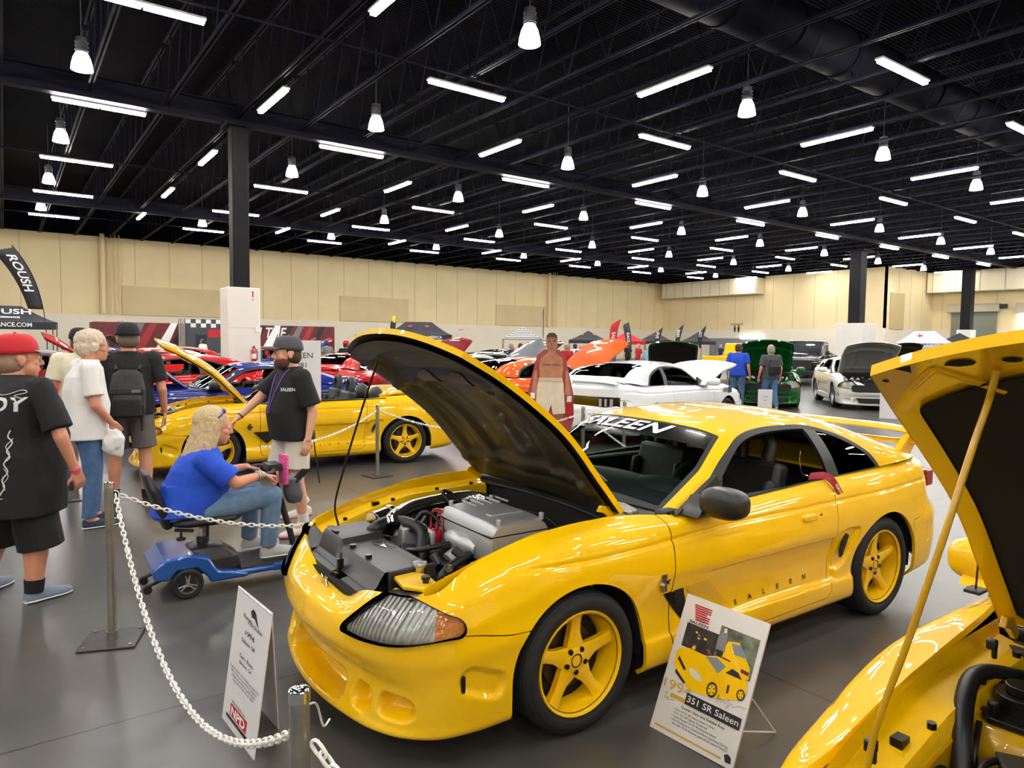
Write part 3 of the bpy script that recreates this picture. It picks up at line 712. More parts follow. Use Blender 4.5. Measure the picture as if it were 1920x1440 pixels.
    # spoiler
    if spoiler:
        def wing(name,x,z,hw,ch,th,par,drop=.0):
            n=25; P=[];F=[]; prof=[(-.5,0),(-.3,.5),(0,.62),(.3,.42),(.5,.05),(.5,-.12),(.1,-.35),(-.35,-.35)]
            for i in range(n):
                w=-1+2*i/(n-1); e=abs(w)**4
                for a,b in prof: P.append((x+a*ch*(1-.25*e)+.02*e,w*hw,z+b*th*(1-.3*e)-drop*e+.0*w))
            k=len(prof)
            for i in range(n-1):
                for q in range(k): F.append([i*k+q,i*k+(q+1)%k,(i+1)*k+(q+1)%k,(i+1)*k+q])
            F+=[list(range(k))[::-1],list(range((n-1)*k,n*k))]
            return mkobj(name,P,F,pm,par,50)
        so=bpy.data.objects.new('rear_spoiler',None); COL.objects.link(so); so.parent=car
        if spoiler=='wing':
            wing('upper_wing',3.32,1.175,.80,.26,.045,so,.035); wing('lower_wing',3.30,1.075,.72,.16,.035,so,.0)
            for s in (1,-1):
                MB().hexa([(3.14,s*.60,.985),(3.14,s*.66,.985),(3.34,s*.66,.985),(3.34,s*.60,.985),(3.24,s*.66,1.165),(3.24,s*.71,1.165),(3.40,s*.71,1.165),(3.40,s*.66,1.165)][::1] if s>0 else [(3.14,-.66,.985),(3.14,-.60,.985),(3.34,-.60,.985),(3.34,-.66,.985),(3.24,-.71,1.165),(3.24,-.66,1.165),(3.40,-.66,1.165),(3.40,-.71,1.165)]).build('pedestal',pm,so,bevel=.012)
        else: wing('lip_wing',3.40,1.03,.72,.14,.05,so,.03)
    # tail lamps
    for s in ((1,-1) if not warp else ()):
        MB().box((3.50,s*.58,.80),(.10,.30,.12)).build('tail_light',mat('tail light red',(150,8,8),.15,coat=1),car,bevel=.01)
    # rear scoop slot, side vent slot
    for s in (1,-1):
        MB().prism([(2.065,.475),(2.085,.49),(2.150,.60),(2.125,.615),(2.09,.575),(2.062,.52)],(0,s*.872,0),(1,0,0),(0,0,1),(0,s,0),0,.014).build('scoop_slot',BLACKP,car,smooth=0)
        MB().prism([(-.607+a,.385+b) for a,b in rr2(.009,.036,.008)],(0,s*.82,0),(1,0,0),(0,0,1),(0,s,0),0,.031).build('bumper_slot',BLACKP,car,smooth=0)
    if warp: apply_warp(car,warp)
    for nm,x in (('front_wheel',0),('rear_wheel',2.573*(WKX if warp else 1))):
        for s in (1,-1): wheel(car,nm,x,s*(.80 if warp else .765),s,.345 if warp else .327,.245,.25 if warp else .235,wm,detail=res>.5)
    return car
def rr2(hx,hy,r,n=5):
    P=[]
    for cx,cy,a0 in ((hx-r,hy-r,0),(-hx+r,hy-r,90),(-hx+r,-hy+r,180),(hx-r,-hy+r,270)):
        for k in range(n+1): a=math.radians(a0+90*k/n); P.append((cx+r*math.cos(a),cy+r*math.sin(a)))
    return P
def seat(par,x,y,z,m,tilt=-.25,head=True):
    o=bpy.data.objects.new('seat',None); COL.objects.link(o); o.parent=par; o.location=(x,y,z)
    MB().box((0,0,.08),(.50,.50,.16)).build('cushion',m,o,bevel=.05)
    R=rotm(ry=-tilt); b=MB(); b.box(Vector((.27,0,.44)),(.13,.48,.66),R); b.box(Vector((.19,.21,.42)),(.10,.07,.5),R); b.box(Vector((.19,-.21,.42)),(.10,.07,.5),R); b.build('backrest',m,o,bevel=.04)
    if head:
        # open-loop headrest
        b=MB(); b.tube([(.36,-.10,.74),(.38,-.11,.86),(.385,-.07,.93),(.385,.07,.93),(.38,.11,.86),(.36,.10,.74)],.045,10); b.build('headrest',m,o,smooth=60)
    return o
def interior(car,detail,roof):
    SM=mat('charcoal leather',(24,24,26),.55,bump=('noise',30,.2,.01)); DM=mat('dash grey vinyl',(44,50,52),.6)
    b=MB(); b.box((1.75,0,.40),(2.0,1.52,.06)); b.build('cabin_floor',WELL,car,smooth=0)
    b=MB()
    for s in (1,-1): b.box((1.6,s*.74,.68),(2.0,.06,.5))
    b.each('door_trim_panel',DM,car,bevel=.02)
    seat(car,1.52,-.37,.27,SM); seat(car,1.52,.37,.27,SM)
    MB().box((2.35,0,.62),(.5,1.1,.28)).build('rear_bench',SM,car,bevel=.05)
    MB().box((2.60,0,.78),(.12,1.2,.32)).build('rear_backrest',SM,car,bevel=.04)
    # dash: a rounded slab with the instrument binnacle
    b=MB(); b.sphere((.98,0,.86),(.26,.73,.12),32,14); b.sphere((1.03,-.36,.92),(.16,.24,.075),24,12); b.box((1.10,0,.66),(.22,1.4,.30)); b.build('dashboard',DM,car,smooth=60)
    b=MB(); R=rotm(ry=math.radians(-62)); c=Vector((1.30,-.37,.90)); b.tube([c+R@Vector((.185*math.cos(a),.185*math.sin(a),0)) for a in [2*PI*k/36 for k in range(36)]],.016,8,closed=True)
    for a in (0.2,PI-.2,-PI/2): b.cyl(c,c+R@Vector((.18*math.sin(a),.18*math.cos(a),0)),.013,n=6)
    b.cyl(c-R@Vector((0,0,.0)),(1.1,-.37,.82),.03,n=10); b.sphere(c,.05,12,8); b.build('steering_wheel',mat('wheel leather',(26,26,27),.5),car,smooth=60)
def sn_roof(car,pm,res,detail):
    g=greenhouse(SN_GH,int(170*res)+10,int(90*res)+10); both=g   # right half (y>0); centre shared
    u=both.a[:,0];t=both.a[:,1]
    for s in (1,-1):
        p=both if s>0 else mirror(both)
        x,z=p.x(),p.z()
        seal=sd_smooth(x,z,SN_SEAL); seal=np.where(np.abs(p.y())<.55,.2,seal)
        win,top=split(p,seal)
        ws=sd_smooth(win.x(),win.z(),SN_WIN); gl,band=split(win,ws)
        pobj('window_seal',offset(band,.001),RUB,car,.02)
        # pillar between door glass and quarter glass
        pil=np.abs(gl.x()-(2.10-.16*(gl.z()-.98)))-.055; pz,gl2=split(gl,pil)
        pobj('b_pillar',offset(pz,.002),TRIMB,car,.02)
        ft,qt=split(gl2,gl2.x()-2.08)
        pobj('quarter_glass',offset(qt,-.004),GLASSD,car)
        # windscreen and backlight: inboard of the pillar line
        ay=np.abs(top.y()); A=SN_PIL; 
        scr=np.maximum(ay-np.interp(top.x(),A[:,0],A[:,1]),(top.x()-(1.130+.13*(ay/.56)**2)))
        scr=np.maximum(scr,(.49+.12*(ay/.7)**2)-top.x())
        wsg,top=split(top,scr)
        ay=np.abs(top.y()); bk=np.maximum(np.maximum(ay-np.interp(top.x(),[2.3,2.75,3.05],[.50,.54,.58]),2.38-top.x()+.03*(ay/.5)**2),top.x()-(3.0+.06*(ay/.6)**2))
        bg,top=split(top,bk)
        if s>0: W=wsg;B=bg;T=top
        else:
            W=merge(W,wsg);B=merge(B,bg);T=merge(T,top)
    ro=pobj('roof',T,pm,car,.02,TRIMB)
    hl=offset(T,-.03); hl.n=-hl.n; hl.f=[q[::-1] for q in hl.f]; pobj('headliner',hl,mat('headliner charcoal',(30,31,33),.9),ro)
    # black border around the screen
    ay=np.abs(W.y()); A=SN_PIL
    e=np.maximum(np.maximum(ay-np.interp(W.x(),A[:,0],A[:,1])+.028,W.x()-(1.130+.13*(ay/.56)**2)+.015),(.49+.12*(ay/.7)**2)-W.x()+.05)
    gW,bW=split(W,e); pobj('windshield_border',offset(bW,-.002),RUB,car,.01)
    wo=pobj('windshield',offset(gW,-.005),GLASS,car)
    if detail:
        ay=np.abs(gW.y()); band,_=split(gW,1.130+.13*(ay/.56)**2-.150-gW.x())
        pobj('sun_strip',offset(band,-.003),mat('black vinyl strip',(8,8,9),.25,coat=.5),wo)
        # white lettering on the strip, wrapped to the glass
        V,F=text_mesh('SALEEN',.150,.35,.0035,space=1.06)
        from mathutils.bvhtree import BVHTree
        bt=BVHTree.FromPolygons([tuple(v) for v in gW.v],[list(f) for f in gW.f]); w=max(v.x for v in V)-min(v.x for v in V); P=[]
        for v in V:
            yy=-(v.x)*(.80/w)*-1; 
            # reads from the front: left end of the word on the car's right-hand side (+y)
            yy=-v.x*(.78/w)+.06; xx=1.048+.13*(yy/.56)**2+v.y*.88
            h=bt.ray_cast(Vector((xx,yy,2)),Vector((0,0,-1)))
            P.append((h[0].x-.004,h[0].y,h[0].z+.003) if h[0] else (xx,yy,1.25))
        mkobj('banner_lettering',P,F,mat('white vinyl',(235,235,238),.4),wo,smooth=0)
    pobj('rear_window',offset(B,-.004),GLASSD,car)
    interior(car,detail,True)
def sn_open(car,pm,res):
    # windscreen with frame, folded top deck
    g=greenhouse(SN_GH[:3],int(60*res)+8,int(70*res)+8)
    for s in (1,-1):
        p=g if s>0 else mirror(g); ay=np.abs(p.y()); A=SN_PIL
        lim=np.interp(p.x(),A[:,0],A[:,1]); sc=ay-lim-.035
        q,_=split(p,sc); q2,_=split(q,q.x()-(1.115+.13*(np.abs(q.y())/.56)**2)); ay=np.abs(q2.y()); lim=np.interp(q2.x(),A[:,0],A[:,1])
        e=np.maximum(ay-lim+.02,q2.x()-(1.08+.13*(ay/.56)**2)); gl,fr=split(q2,e)
        if s>0: G,Fm=gl,fr
        else: G,Fm=merge(G,gl),merge(Fm,fr)
    pobj('windshield_frame',Fm,BLACKP,car,.02); pobj('windshield',offset(G,-.004),GLASS,car)
    interior(car,False,False)
    V=np.zeros((20,31,3))
    for i,a in enumerate(np.linspace(0,1,20)):
        for j,w in enumerate(np.linspace(-1,1,31)): V[i,j]=(2.32+.75*a-.10*(w*w)*(1-a),w*.72,.985+.085*math.sin(PI*min(1,a*1.15))**.8*(1-.5*abs(w)**4)+.01*(1-w*w))
    pobj('boot_cover',from_grid(V,wantout=(2.6,0,0)),pm,car,.03)
    b=MB()
    for s in (1,-1): b.box((1.55,s*.797,.945),(1.5,.03,.02))
    b.each('belt_molding',BLACKP,car,bevel=.005)
    for s in (1,-1): MB().sphere((2.28,s*.37,.93),(.10,.22,.17),18,12).build('rear_headrest',mat('charcoal leather',(34,34,36),.55),car,smooth=60)

def bay(car,pm,detail):
    # painted aprons, bulkhead and floor of the engine compartment
    E=np.array(SN_EDGE)
    for s in (1,-1):
        prof=[(0,0),(-.006,-.05),(-.05,-.062),(-.10,-.066),(-.11,-.085),(-.125,-.40)]; V=np.zeros((24,len(prof),3))
        for i,x in enumerate(np.linspace(-.70,.40,24)):
            y0=np.interp(x,E[:,0],E[:,1]); z0=np.interp(x,E[:,0],E[:,2])
            for j,(dy,dz) in enumerate(prof): V[i,j]=(x,s*(y0+dy),z0+dz)
        mkobj('inner_apron',V.reshape(-1,3),[[i*6+j,(i+1)*6+j,(i+1)*6+j+1,i*6+j+1] for i in range(23) for j in range(5)],pm,car,30)
        b=MB()
        for x in (-.55,-.25,.05,.3):
            z0=np.interp(x,E[:,0],E[:,2]); b.cyl((x,s*.605,z0-.066),(x,s*.605,z0-.05),.012,n=6)
        b.box((-.35,s*.635,.80),(.04,.03,.03)); b.each('apron_bolt',mat('dark bolt',(40,34,20),.35,.8),car)
    b=MB(); b.box((.44,0,.62),(.04,1.36,.55)); b.box((-.2,0,.33),(1.15,1.3,.03)); b.each('bulkhead',WELL,car,smooth=0)
    b=MB(); P=[(.43+.03*(1-w*w),w*.68,.885+.02*(1-w*w)) for w in np.linspace(-1,1,25)]; b.tube(P,.016,8); b.tube([(x-.03,y,z-.03) for x,y,z in P],.012,8); b.each('bulkhead_seal',RUB,car,smooth=60)

WKX=1.057
def apply_warp(car,w):
    def rec(o,off,offw):
        for c in list(o.children):
            l=off+np.array(c.location); lw=w(l[None,:].copy())[0] if (abs(l).sum()>1e-6) else l
            if np.abs(np.array(c.location)).sum()<1e-6: lw=offw; l=off
            if c.type=='MESH':
                me=c.data; n=len(me.vertices); a=np.empty(n*3); me.vertices.foreach_get('co',a); a=a.reshape(-1,3); a=w(a+l)-lw; me.vertices.foreach_set('co',a.ravel()); me.update()
            rec(c,l,lw); c.location=tuple(lw-offw)
    rec(car,np.zeros(3),np.zeros(3))
def warp_modern(P):
    x,y,z=P[:,0].copy(),P[:,1].copy(),P[:,2].copy(); ss=sstep
    Z=z+.06*ss(.35,.9,z)+.02*ss(1.0,1.3,z)+.05*ss(-.5,-.95,x)*ss(.45,.62,z)
    Z+=.085*np.exp(-((x-2.78)/.30)**2)*ss(1.03,1.12,z)+.05*np.exp(-((x-3.2)/.25)**2)*ss(.6,.9,z)
    return np.stack([x*WKX,y*1.045,Z],-1)
def rough_engine(car,seed=1):
    rnd=random.Random(seed); b=MB()
    b.box((-.05,0,.62),(.62,.62,.18)); b.box((-.62,0,.66),(.2,1.0,.04))
    for k in range(40):
        x=rnd.uniform(-.65,.38);y=rnd.uniform(-.5,.5); b.box((x,y,.72),(rnd.uniform(.03,.14),rnd.uniform(.03,.14),rnd.uniform(.02,.14)),rotm(0,0,rnd.uniform(0,3)))
    b.build('engine',mat('black plastic',(18,18,18),.4),car,bevel=.004)['kind']='stuff'
    b=MB()
    for k in range(10):
        x=rnd.uniform(-.5,.3);y=rnd.uniform(-.5,.5); b.cyl((x,y,.7),(x+rnd.uniform(-.1,.1),y+rnd.uniform(-.1,.1),.8),rnd.uniform(.015,.04),n=10)
    b.build('engine_castings',mat('cast aluminium',(168,170,172),.34,.9),car,smooth=40)['kind']='stuff'
# ================================================================ HERO CAR
YEL=paint('yellow car paint',(241,191,0))
HERO=build_sn('sports_coupe','yellow coupe with open hood and white lettering across the windshield top, centre foreground',(2.105,3.174,0),math.radians(-1.6),YEL,YEL,detail=True,res=1.15)
def engine_hero(car):
    BK=mat('moulded black engine plastic',(38,38,41),.42,noise_=(30,.1)); BG=mat('oily black metal',(16,16,17),.35,.3); AL=mat('cast aluminium',(186,188,190),.5,.75,bump=('noise',60,.25,.004)); AL2=mat('polished aluminium',(200,200,205),.15,1)
    RD=mat('red ignition parts',(170,10,30),.3,coat=.5); HB=mat('black rubber hose',(20,20,21),.45); TAN=mat('aged tan plastic',(190,170,110),.5)
    E=lambda n: (lambda o:(COL.objects.link(o),setattr(o,'parent',car),o)[2])(bpy.data.objects.new(n,None))
    # radiator shroud
    rs=E('radiator_cover')
    V=[]; xs=[-.80,-.775,-.75,-.735,-.53,-.515,-.50]; zf=[.655,.675,.715,.735,.745,.74,.66]; ny=30
    for i,x in enumerate(xs):
        for w in np.linspace(-1,1,ny):
            y=w*.385+.02; st_=.03*sstep(.15,.17,y) if 2<=i<=5 else 0
            V.append((x+(.02*sstep(.15,.17,y) if i==4 else 0)-.03*w*w*(i<4)*0,y,zf[i]+st_))
    mkobj('shroud_top',V,[[i*ny+j,(i+1)*ny+j,(i+1)*ny+j+1,i*ny+j+1] for i in range(len(xs)-1) for j in range(ny-1)],BK,rs,25)
    b=MB(); b.box((-.60,.405,.70),(.24,.02,.10)); b.box((-.60,-.365,.69),(.24,.02,.10)); b.each('shroud_end',BK,rs,bevel=.006)
    b=MB()
    for y in (.30,.08,-.12): b.cyl((-.71,y,.738),(-.71,y,.752),.016,n=14)
    b.prism(rr2(.03,.012,.01),(-.72,.30,.768),(0,1,0),(1,0,0),(0,0,1),0,.008); b.each('push_pin',mat('pin black',(10,10,10),.3),rs)
    # stepped front trays left and right of the grille gap
    for s,nm in ((1,'front_shroud_tray'),(-1,'front_shroud_tray')):
        b=MB(); y0,y1=(.05,.62) if s>0 else (-.60,-.08)
        P=[(-.77,.655),(-.79,.655),(-.81,.65),(-.835,.645)]
        V=[]; n=20
        for x,z in P+[(-.84,.615)]:
            for k in range(n):
                y=y0+(y1-y0)*k/(n-1); e=sstep(.40,.62,abs(y)); V.append((x+.17*e**1.5,y,z+.055*e))
        mkobj(nm,V,[[i*n+j,(i+1)*n+j,(i+1)*n+j+1,i*n+j+1] for i in range(4) for j in range(n-1)],BK,rs,30)
        V=[]; 
        for x in (-.82,-.76,-.70):
            for k in range(8):
                y=s*(.42+.255*k/7); V.append((x+.10*(k/7)**2*(x<-.8)+.0,y,.66+.04*k/7+(x+.84)*.10))
        mkobj('lamp_cover',V,[[i*8+j,(i+1)*8+j,(i+1)*8+j+1,i*8+j+1] for i in range(2) for j in range(7)],BK,rs,30)
    b=MB(); b.box((-.84,0,.60),(.03,.9,.05)); b.box((-.80,.0,.56),(.06,1.1,.03)); b.each('grille_cavity',WELL,rs)
    b=MB(); b.box((-.80,.02,.66),(.03,.02,.10)); b.box((-.82,.02,.62),(.02,.05,.05)); b.cyl((-.80,.02,.70),(-.79,.03,.735),.007); b.build('hood_latch',BG,rs)
    # logo on the shroud
    V,F=text_mesh('POWER BY SALEEN',.045,0,.001); mkobj('shroud_lettering',[(-.55+v.y*.7+0,-.10-v.x*1,.747) for v in V][::1],F,mat('shroud logo dark',(16,16,18),.3),rs,smooth=0)
    b=MB(); b.prism([(0,0),(.05,-.02),(.02,-.14),(-.005,-.05)],(-.60,.10,.7435),(1,0,0),(0,1,0),(0,0,1),0,.002); b.build('silver_logo',AL2,rs,smooth=0)
    b=MB(); b.prism([(-.045,.0),(-.03,.028),(-.035,.045),(-.02,.05),(-.008,.03),(.015,.032),(.03,.042),(.042,.03),(.03,.015),(.04,-.012),(.032,-.02),(.018,.0),(-.005,.002),(-.012,-.03),(-.022,-.03),(-.02,.0),(-.035,-.012)],(-.885,.0,.607),(0,1,0),(0,0,1),(-1,0,0),-.004,.006); b.build('pony_emblem',CHROME,rs,smooth=0,bevel=.002)
    # painted brackets
    b=MB(); b.prism([(-.70,-.385),(-.60,-.375),(-.56,-.44),(-.58,-.60),(-.66,-.60),(-.72,-.52)],(0,0,.70),(1,0,0),(0,1,0),(0,0,1),0,.02); b.prism([(-.73,.42),(-.62,.42),(-.52,.60),(-.60,.66),(-.68,.56)],(0,0,.695),(1,0,0),(0,1,0),(0,0,1),0,.02); b.each('radiator_support_bracket',YEL,car,bevel=.005)
    b=MB()
    for x,y in ((-.62,-.54),(-.68,.48)): b.cyl((x,y,.71),(x,y,.735),.014,n=12); b.cyl((x,y,.735),(x,y,.75),.02,n=12)
    b.each('hood_bumper_stop',HB,car)
    # coolant cap
    c=MB(); c.lathe([(0,.0),(.033,0),(.036,-.006),(.036,-.02),(.03,-.022),(.03,-.07)],(-.565,-.375,.758),n=28); c.build('radiator_cap',AL2,car)
    # block and dark mass
    b=MB(); b.box((-.02,-.02,.52),(.66,.50,.30)); b.box((-.02,.30,.60),(.55,.16,.14)); b.box((.02,-.40,.60),(.58,.14,.14)); b.box((-.40,0,.48),(.10,.55,.28)); b.each('engine_block',BG,car,bevel=.02)
    rnd=random.Random(5); b=MB()
    for k in range(90):
        x=rnd.uniform(-.48,.40);y=rnd.uniform(-.56,.56); z=rnd.uniform(.55,.72)
        if rnd.random()<.5: b.box((x,y,z),(rnd.uniform(.02,.08),rnd.uniform(.02,.08),rnd.uniform(.02,.09)),rotm(rnd.uniform(-.4,.4),rnd.uniform(-.4,.4),rnd.uniform(0,3)))
        else: b.cyl((x,y,z),(x+rnd.uniform(-.06,.06),y+rnd.uniform(-.06,.06),z+rnd.uniform(0,.06)),rnd.uniform(.008,.03),n=10)
    b.build('engine_fittings',BK,car,bevel=.003)['kind']='stuff'
    b=MB()
    for k in range(26):
        x=rnd.uniform(-.45,.35);y=rnd.choice([rnd.uniform(-.56,-.40),rnd.uniform(.2,.56)]); b.cyl((x,y,.66+rnd.uniform(0,.07)),(x,y,.70+rnd.uniform(0,.07)),rnd.uniform(.006,.016),n=6)
    b.build('engine_bolts',AL2,car)['kind']='stuff'
    # plenum
    pl=E('intake_plenum')
    V=[]; prof=[(-.5,.70),(-.52,.78),(-.49,.862),(-.42,.895),(-.2,.905),(.2,.905),(.42,.89),(.49,.855),(.5,.78),(.48,.72)]; ks=np.linspace(-1,1,24)
    for w in ks:
        k=1-.10*abs(w)**6; 
        for a,z in prof: V.append((-.045+a*.36*k,-.185+w*.265,.70+(z-.70)*(1-.12*abs(w)**8)))
    n=len(prof); F=[[i*n+j,i*n+j+1,(i+1)*n+j+1,(i+1)*n+j] for i in range(23) for j in range(n-1)]+[list(range(n)),list(range(23*n,24*n))[::-1]]
    mkobj('plenum_casting',V,F,AL,pl,45,bevel=.006)
    b=MB()
    for k in range(5): b.box((-.09+k*.052,-.02+(-.0),.905),(.012,.14,.012))
    for x,y in ((-.16,.05),(.10,.05),(-.16,-.42),(.10,-.42)): b.cyl((x,y,.88),(x,y,.915),.014,n=6)
    b.box((-.045,-.30,.906),(.20,.05,.01)); b.each('plenum_rib',AL,pl,bevel=.003)
    MB().box((-.045,-.185,.835),(.364,.532,.006)).build('plenum_gasket_seam',BG,pl)
    b=MB(); b.tube(crv([(-.20,-.30,.74),(-.24,-.16,.76),(-.20,-.02,.74)],6),.045,12); b.cyl((-.18,-.18,.72),(-.30,-.18,.66),.05,n=16); b.build('intake_elbow',AL,pl,smooth=50)
    # chrome intake tubing at the far side
    b=MB(); b.tube(crv([(-.44,.18,.77),(-.40,.26,.80),(-.24,.37,.815),(-.02,.42,.82),(.16,.40,.82),(.20,.25,.82),(.10,.12,.80)],8),.048,16); b.build('intake_tube',AL2,car,smooth=60)
    b=MB(); b.cyl((-.47,.40,.76),(-.33,.44,.78),.055,n=24); b.cyl((-.46,.40,.76),(-.44,.407,.763),.06,n=24); b.cyl((-.36,.43,.776),(-.345,.435,.778),.06,n=24); b.build('throttle_body',AL2,car,smooth=40)
    b=MB(); b.box((-.34,.20,.72),(.15,.16,.12)); b.box((-.30,.05,.70),(.03,.12,.16)); b.each('alternator_bracket',AL,car,bevel=.01)
    hose('radiator_hose',[(-.54,.28,.72),(-.53,.22,.775),(-.45,.24,.79),(-.37,.18,.79),(-.33,.06,.76),(-.38,-.02,.66),(-.42,-.05,.56)],.036,HB,car,14)
    hose('radiator_hose',[(-.46,-.02,.60),(-.44,-.15,.50),(-.48,-.3,.45)],.03,HB,car,12)
    hose('coolant_hose',[(-.47,.02,.70),(-.44,-.12,.73),(-.30,-.15,.745),(-.18,-.13,.74),(-.12,-.05,.72)],.014,HB,car)
    hose('heater_hose',[(-.10,-.20,.70),(-.18,-.26,.72),(-.32,-.32,.71),(-.44,-.36,.66),(-.52,-.44,.52)],.022,HB,car,10)
    hose('vacuum_hose',[(-.38,.12,.76),(-.30,.10,.86),(-.24,.02,.80),(-.26,-.05,.70)],.010,HB,car)
    hose('vacuum_hose',[(-.02,.25,.80),(-.06,.33,.90),(.02,.36,.87),(.06,.28,.80)],.011,HB,car)
    hose('wiring_loom',[(.20,-.35,.80),(.28,-.45,.78),(.22,-.56,.74),(.05,-.6,.72)],.009,HB,car)
    hose('wiring_loom',[(.16,-.05,.86),(.26,-.25,.83),(.24,-.48,.76)],.007,HB,car)
    hose('wiring_loom',[(-.05,-.45,.74),(-.10,-.5,.70),(-.14,-.46,.60)],.010,HB,car)
    hose('wiring_loom',[(.0,-.46,.76),(-.02,-.53,.70),(.0,-.50,.60)],.010,HB,car)
    # ignition
    for x,y in ((-.27,.03),(-.20,-.045)):
        c=MB(); c.box((x,y,.74),(.075,.07,.05)); 
        for i in (-1,1):
            for j in (-1,1): c.cyl((x+i*.02,y+j*.02,.76),(x+i*.02,y+j*.02,.79),.009,n=8)
        c.build('coil_pack',RD,car,bevel=.006)
    for k in range(7):
        y0=.05-.025*k; x0=-.285+.018*k
        hose('spark_plug_lead',[(x0,y0,.775),(x0+.04,y0+.05-.01*k,.86-.008*k),(x0+.10,y0-.02-.012*k,.855-.012*k),(-.13-.01*k,-.14-.03*k,.79-.01*k),(-.12-.012*k,-.20-.022*k,.68)],.006,RD,car,6)
    # tan tube, pulley, fan
    b=MB(); b.cyl((-.17,-.13,.55),(-.12,-.03,.735),.035,n=18); b.box((-.22,-.28,.55),(.08,.09,.16)); b.each('coolant_bottle',TAN,car,bevel=.005)
    b=MB()
    for k,r in ((0,.09),(1,.085),(2,.09)): b.cyl((-.45+.012*k,-.12,.55),(-.44+.012*k,-.12,.55),r,n=28)
    b.cyl((-.45,.14,.60),(-.42,.14,.60),.06,n=24); b.cyl((-.455,-.12,.55),(-.41,-.12,.55),.03,n=16); b.build('drive_pulley',AL,car,smooth=30)
    b=MB(); b.tube([(-.44,-.12+.093*math.cos(t),.55+.093*math.sin(t)) for t in [k*.35 for k in range(18)]],.01,6,True); b.build('drive_belt',HB,car)
    b=MB(); b.box((.30,-.40,.66),(.14,.12,.18)); b.cyl((.30,-.40,.75),(.30,-.40,.79),.035,n=16); b.build('brake_fluid_reservoir',TAN,car,bevel=.01)
    b=MB(); b.cyl((.16,-.54,.72),(.16,-.54,.78),.03,n=16); b.cyl((.16,-.54,.78),(.16,-.54,.80),.022,n=16); b.build('filler_cap',AL,car)
    # cowl grille, wiper arms
    V=np.zeros((6,31,3))
    for i,a in enumerate(np.linspace(0,1,6)):
        for j,w in enumerate(np.linspace(-1,1,31)): V[i,j]=(.475+.015*(1-w*w)+.13*a*(1-.5*w*w),w*.66,.912+.03*(1-w*w)+.008*a)
    pobj('cowl_grille',from_grid(V,wantout=(.5,0,0)),mat('cowl grille grey',(150,150,150),.4,bump=('voronoi',70,1,.01)),car,.01)
    for y0,y1 in ((.10,.42),(-.38,-.02)):
        b=MB(); b.cyl((.56,y0,.94),(.56,y0,.97),.018,n=12); b.tube(crv([(.56,y0,.965),(.64,(y0+y1)/2,1.03),(.70,y1,1.08)],5),.008,6); b.tube([(.60,y0+.02,1.01),(.72,y1+.1,1.10)],.006,6); b.build('wiper_arm',TRIMB,car,smooth=40)
    # prop rod
    hose('hood_prop_rod',[(-.60,.56,.70),(-.625,.565,.84),(-.60,.50,1.05),(-.53,.40,1.40),(-.47,.33,1.66)],.006,mat('prop rod dark',(40,12,12),.4,.4),car,8)
    # hinge
    for s in (1,-1): MB().prism([(0,0),(.05,-.01),(.10,-.07),(.08,-.09),(.02,-.04),(-.02,-.03)],(.30,s*.63,.97),(1,0,0),(0,0,1),(0,s,0),0,.02).build('hood_hinge',YEL,car,bevel=.004)
engine_hero(HERO)
# badges and stickers on the driver's side
def side_marks(car,s=-1):
    BKV=mat('black vinyl decal',(10,10,11),.3,coat=.3)
    y=s*.912
    # pony-and-bars fender badge
    b=MB()
    for k in (-1,0,1): b.box((.487+k*.012,s*.9085,.617),(.008,.006,.085))
    b.each('badge_bar',mat('badge dark bars',(120,116,100),.3,.8),car)
    b=MB(); b.prism([(-.040,.002),(-.022,.012),(-.012,.010),(0,.016),(.018,.014),(.036,.020),(.030,.010),(.022,.004),(.028,-.010),(.020,-.006),(.012,-.002),(-.006,-.002),(-.014,-.014),(-.016,-.004),(-.030,-.004)],(.487,s*.911,.617),(1,0,0),(0,0,1),(0,s,0),0,.006); b.build('pony_badge',CHROME,car,smooth=0)
    # dark wedge decal behind the wheel
    def wrap(*a):
        from mathutils.bvhtree import BVHTree
        vs=[];fs=[]
        for o in car.children:
            if o.type=='MESH' and o.name.split('.')[0] in('door','front_fender','quarter_panel'):
                k=len(vs); vs+= [tuple(v.co) for v in o.data.vertices]; fs+=[[i+k for i in p.vertices] for p in o.data.polygons]
        bt=BVHTree.FromPolygons(vs,fs); return bt
    bt=wrap(None,None,None)
    def hit(x,z):
        h=bt.ray_cast(Vector((x,s*2,z)),Vector((0,-s,0))); return h[0].y+s*.0035 if h[0] else s*.91
    def decal(name,quad,m,nu=14,nv=14):
        P=[];a,b_,c,d=[np.array(q) for q in quad]
        for i in range(nu+1):
            for j in range(nv+1):
                u=i/nu;v=j/nv; q=(a*(1-u)+b_*u)*(1-v)+(d*(1-u)+c*u)*v; P.append((q[0],hit(q[0],q[1]),q[1]))
        mkobj(name,P,[[i*(nv+1)+j,(i+1)*(nv+1)+j,(i+1)*(nv+1)+j+1,i*(nv+1)+j+1] for i in range(nu) for j in range(nv)],m,car,True)
    decal('side_wedge_decal',[(.50,.555),(.645,.560),(.70,.435),(.655,.385)],BKV)
    decal('side_wedge_shade',[(.665,.560),(.84,.565),(1.02,.40),(.80,.385)],mat('olive gradient decal',(222,174,4),.35,coat=.8))
    for k,ch in enumerate('SALEEN'):
        V,F=text_mesh(ch,.048,0,.001); x0=1.09+k*.128; z0=.385+.004*k
        V=[(x0+v.x*1.05,hit(x0+v.x,z0+v.y*.8),z0+v.y*.8) for v in V]; mkobj('door_lettering',V,F,BKV,car,smooth=0)
side_marks(HERO)
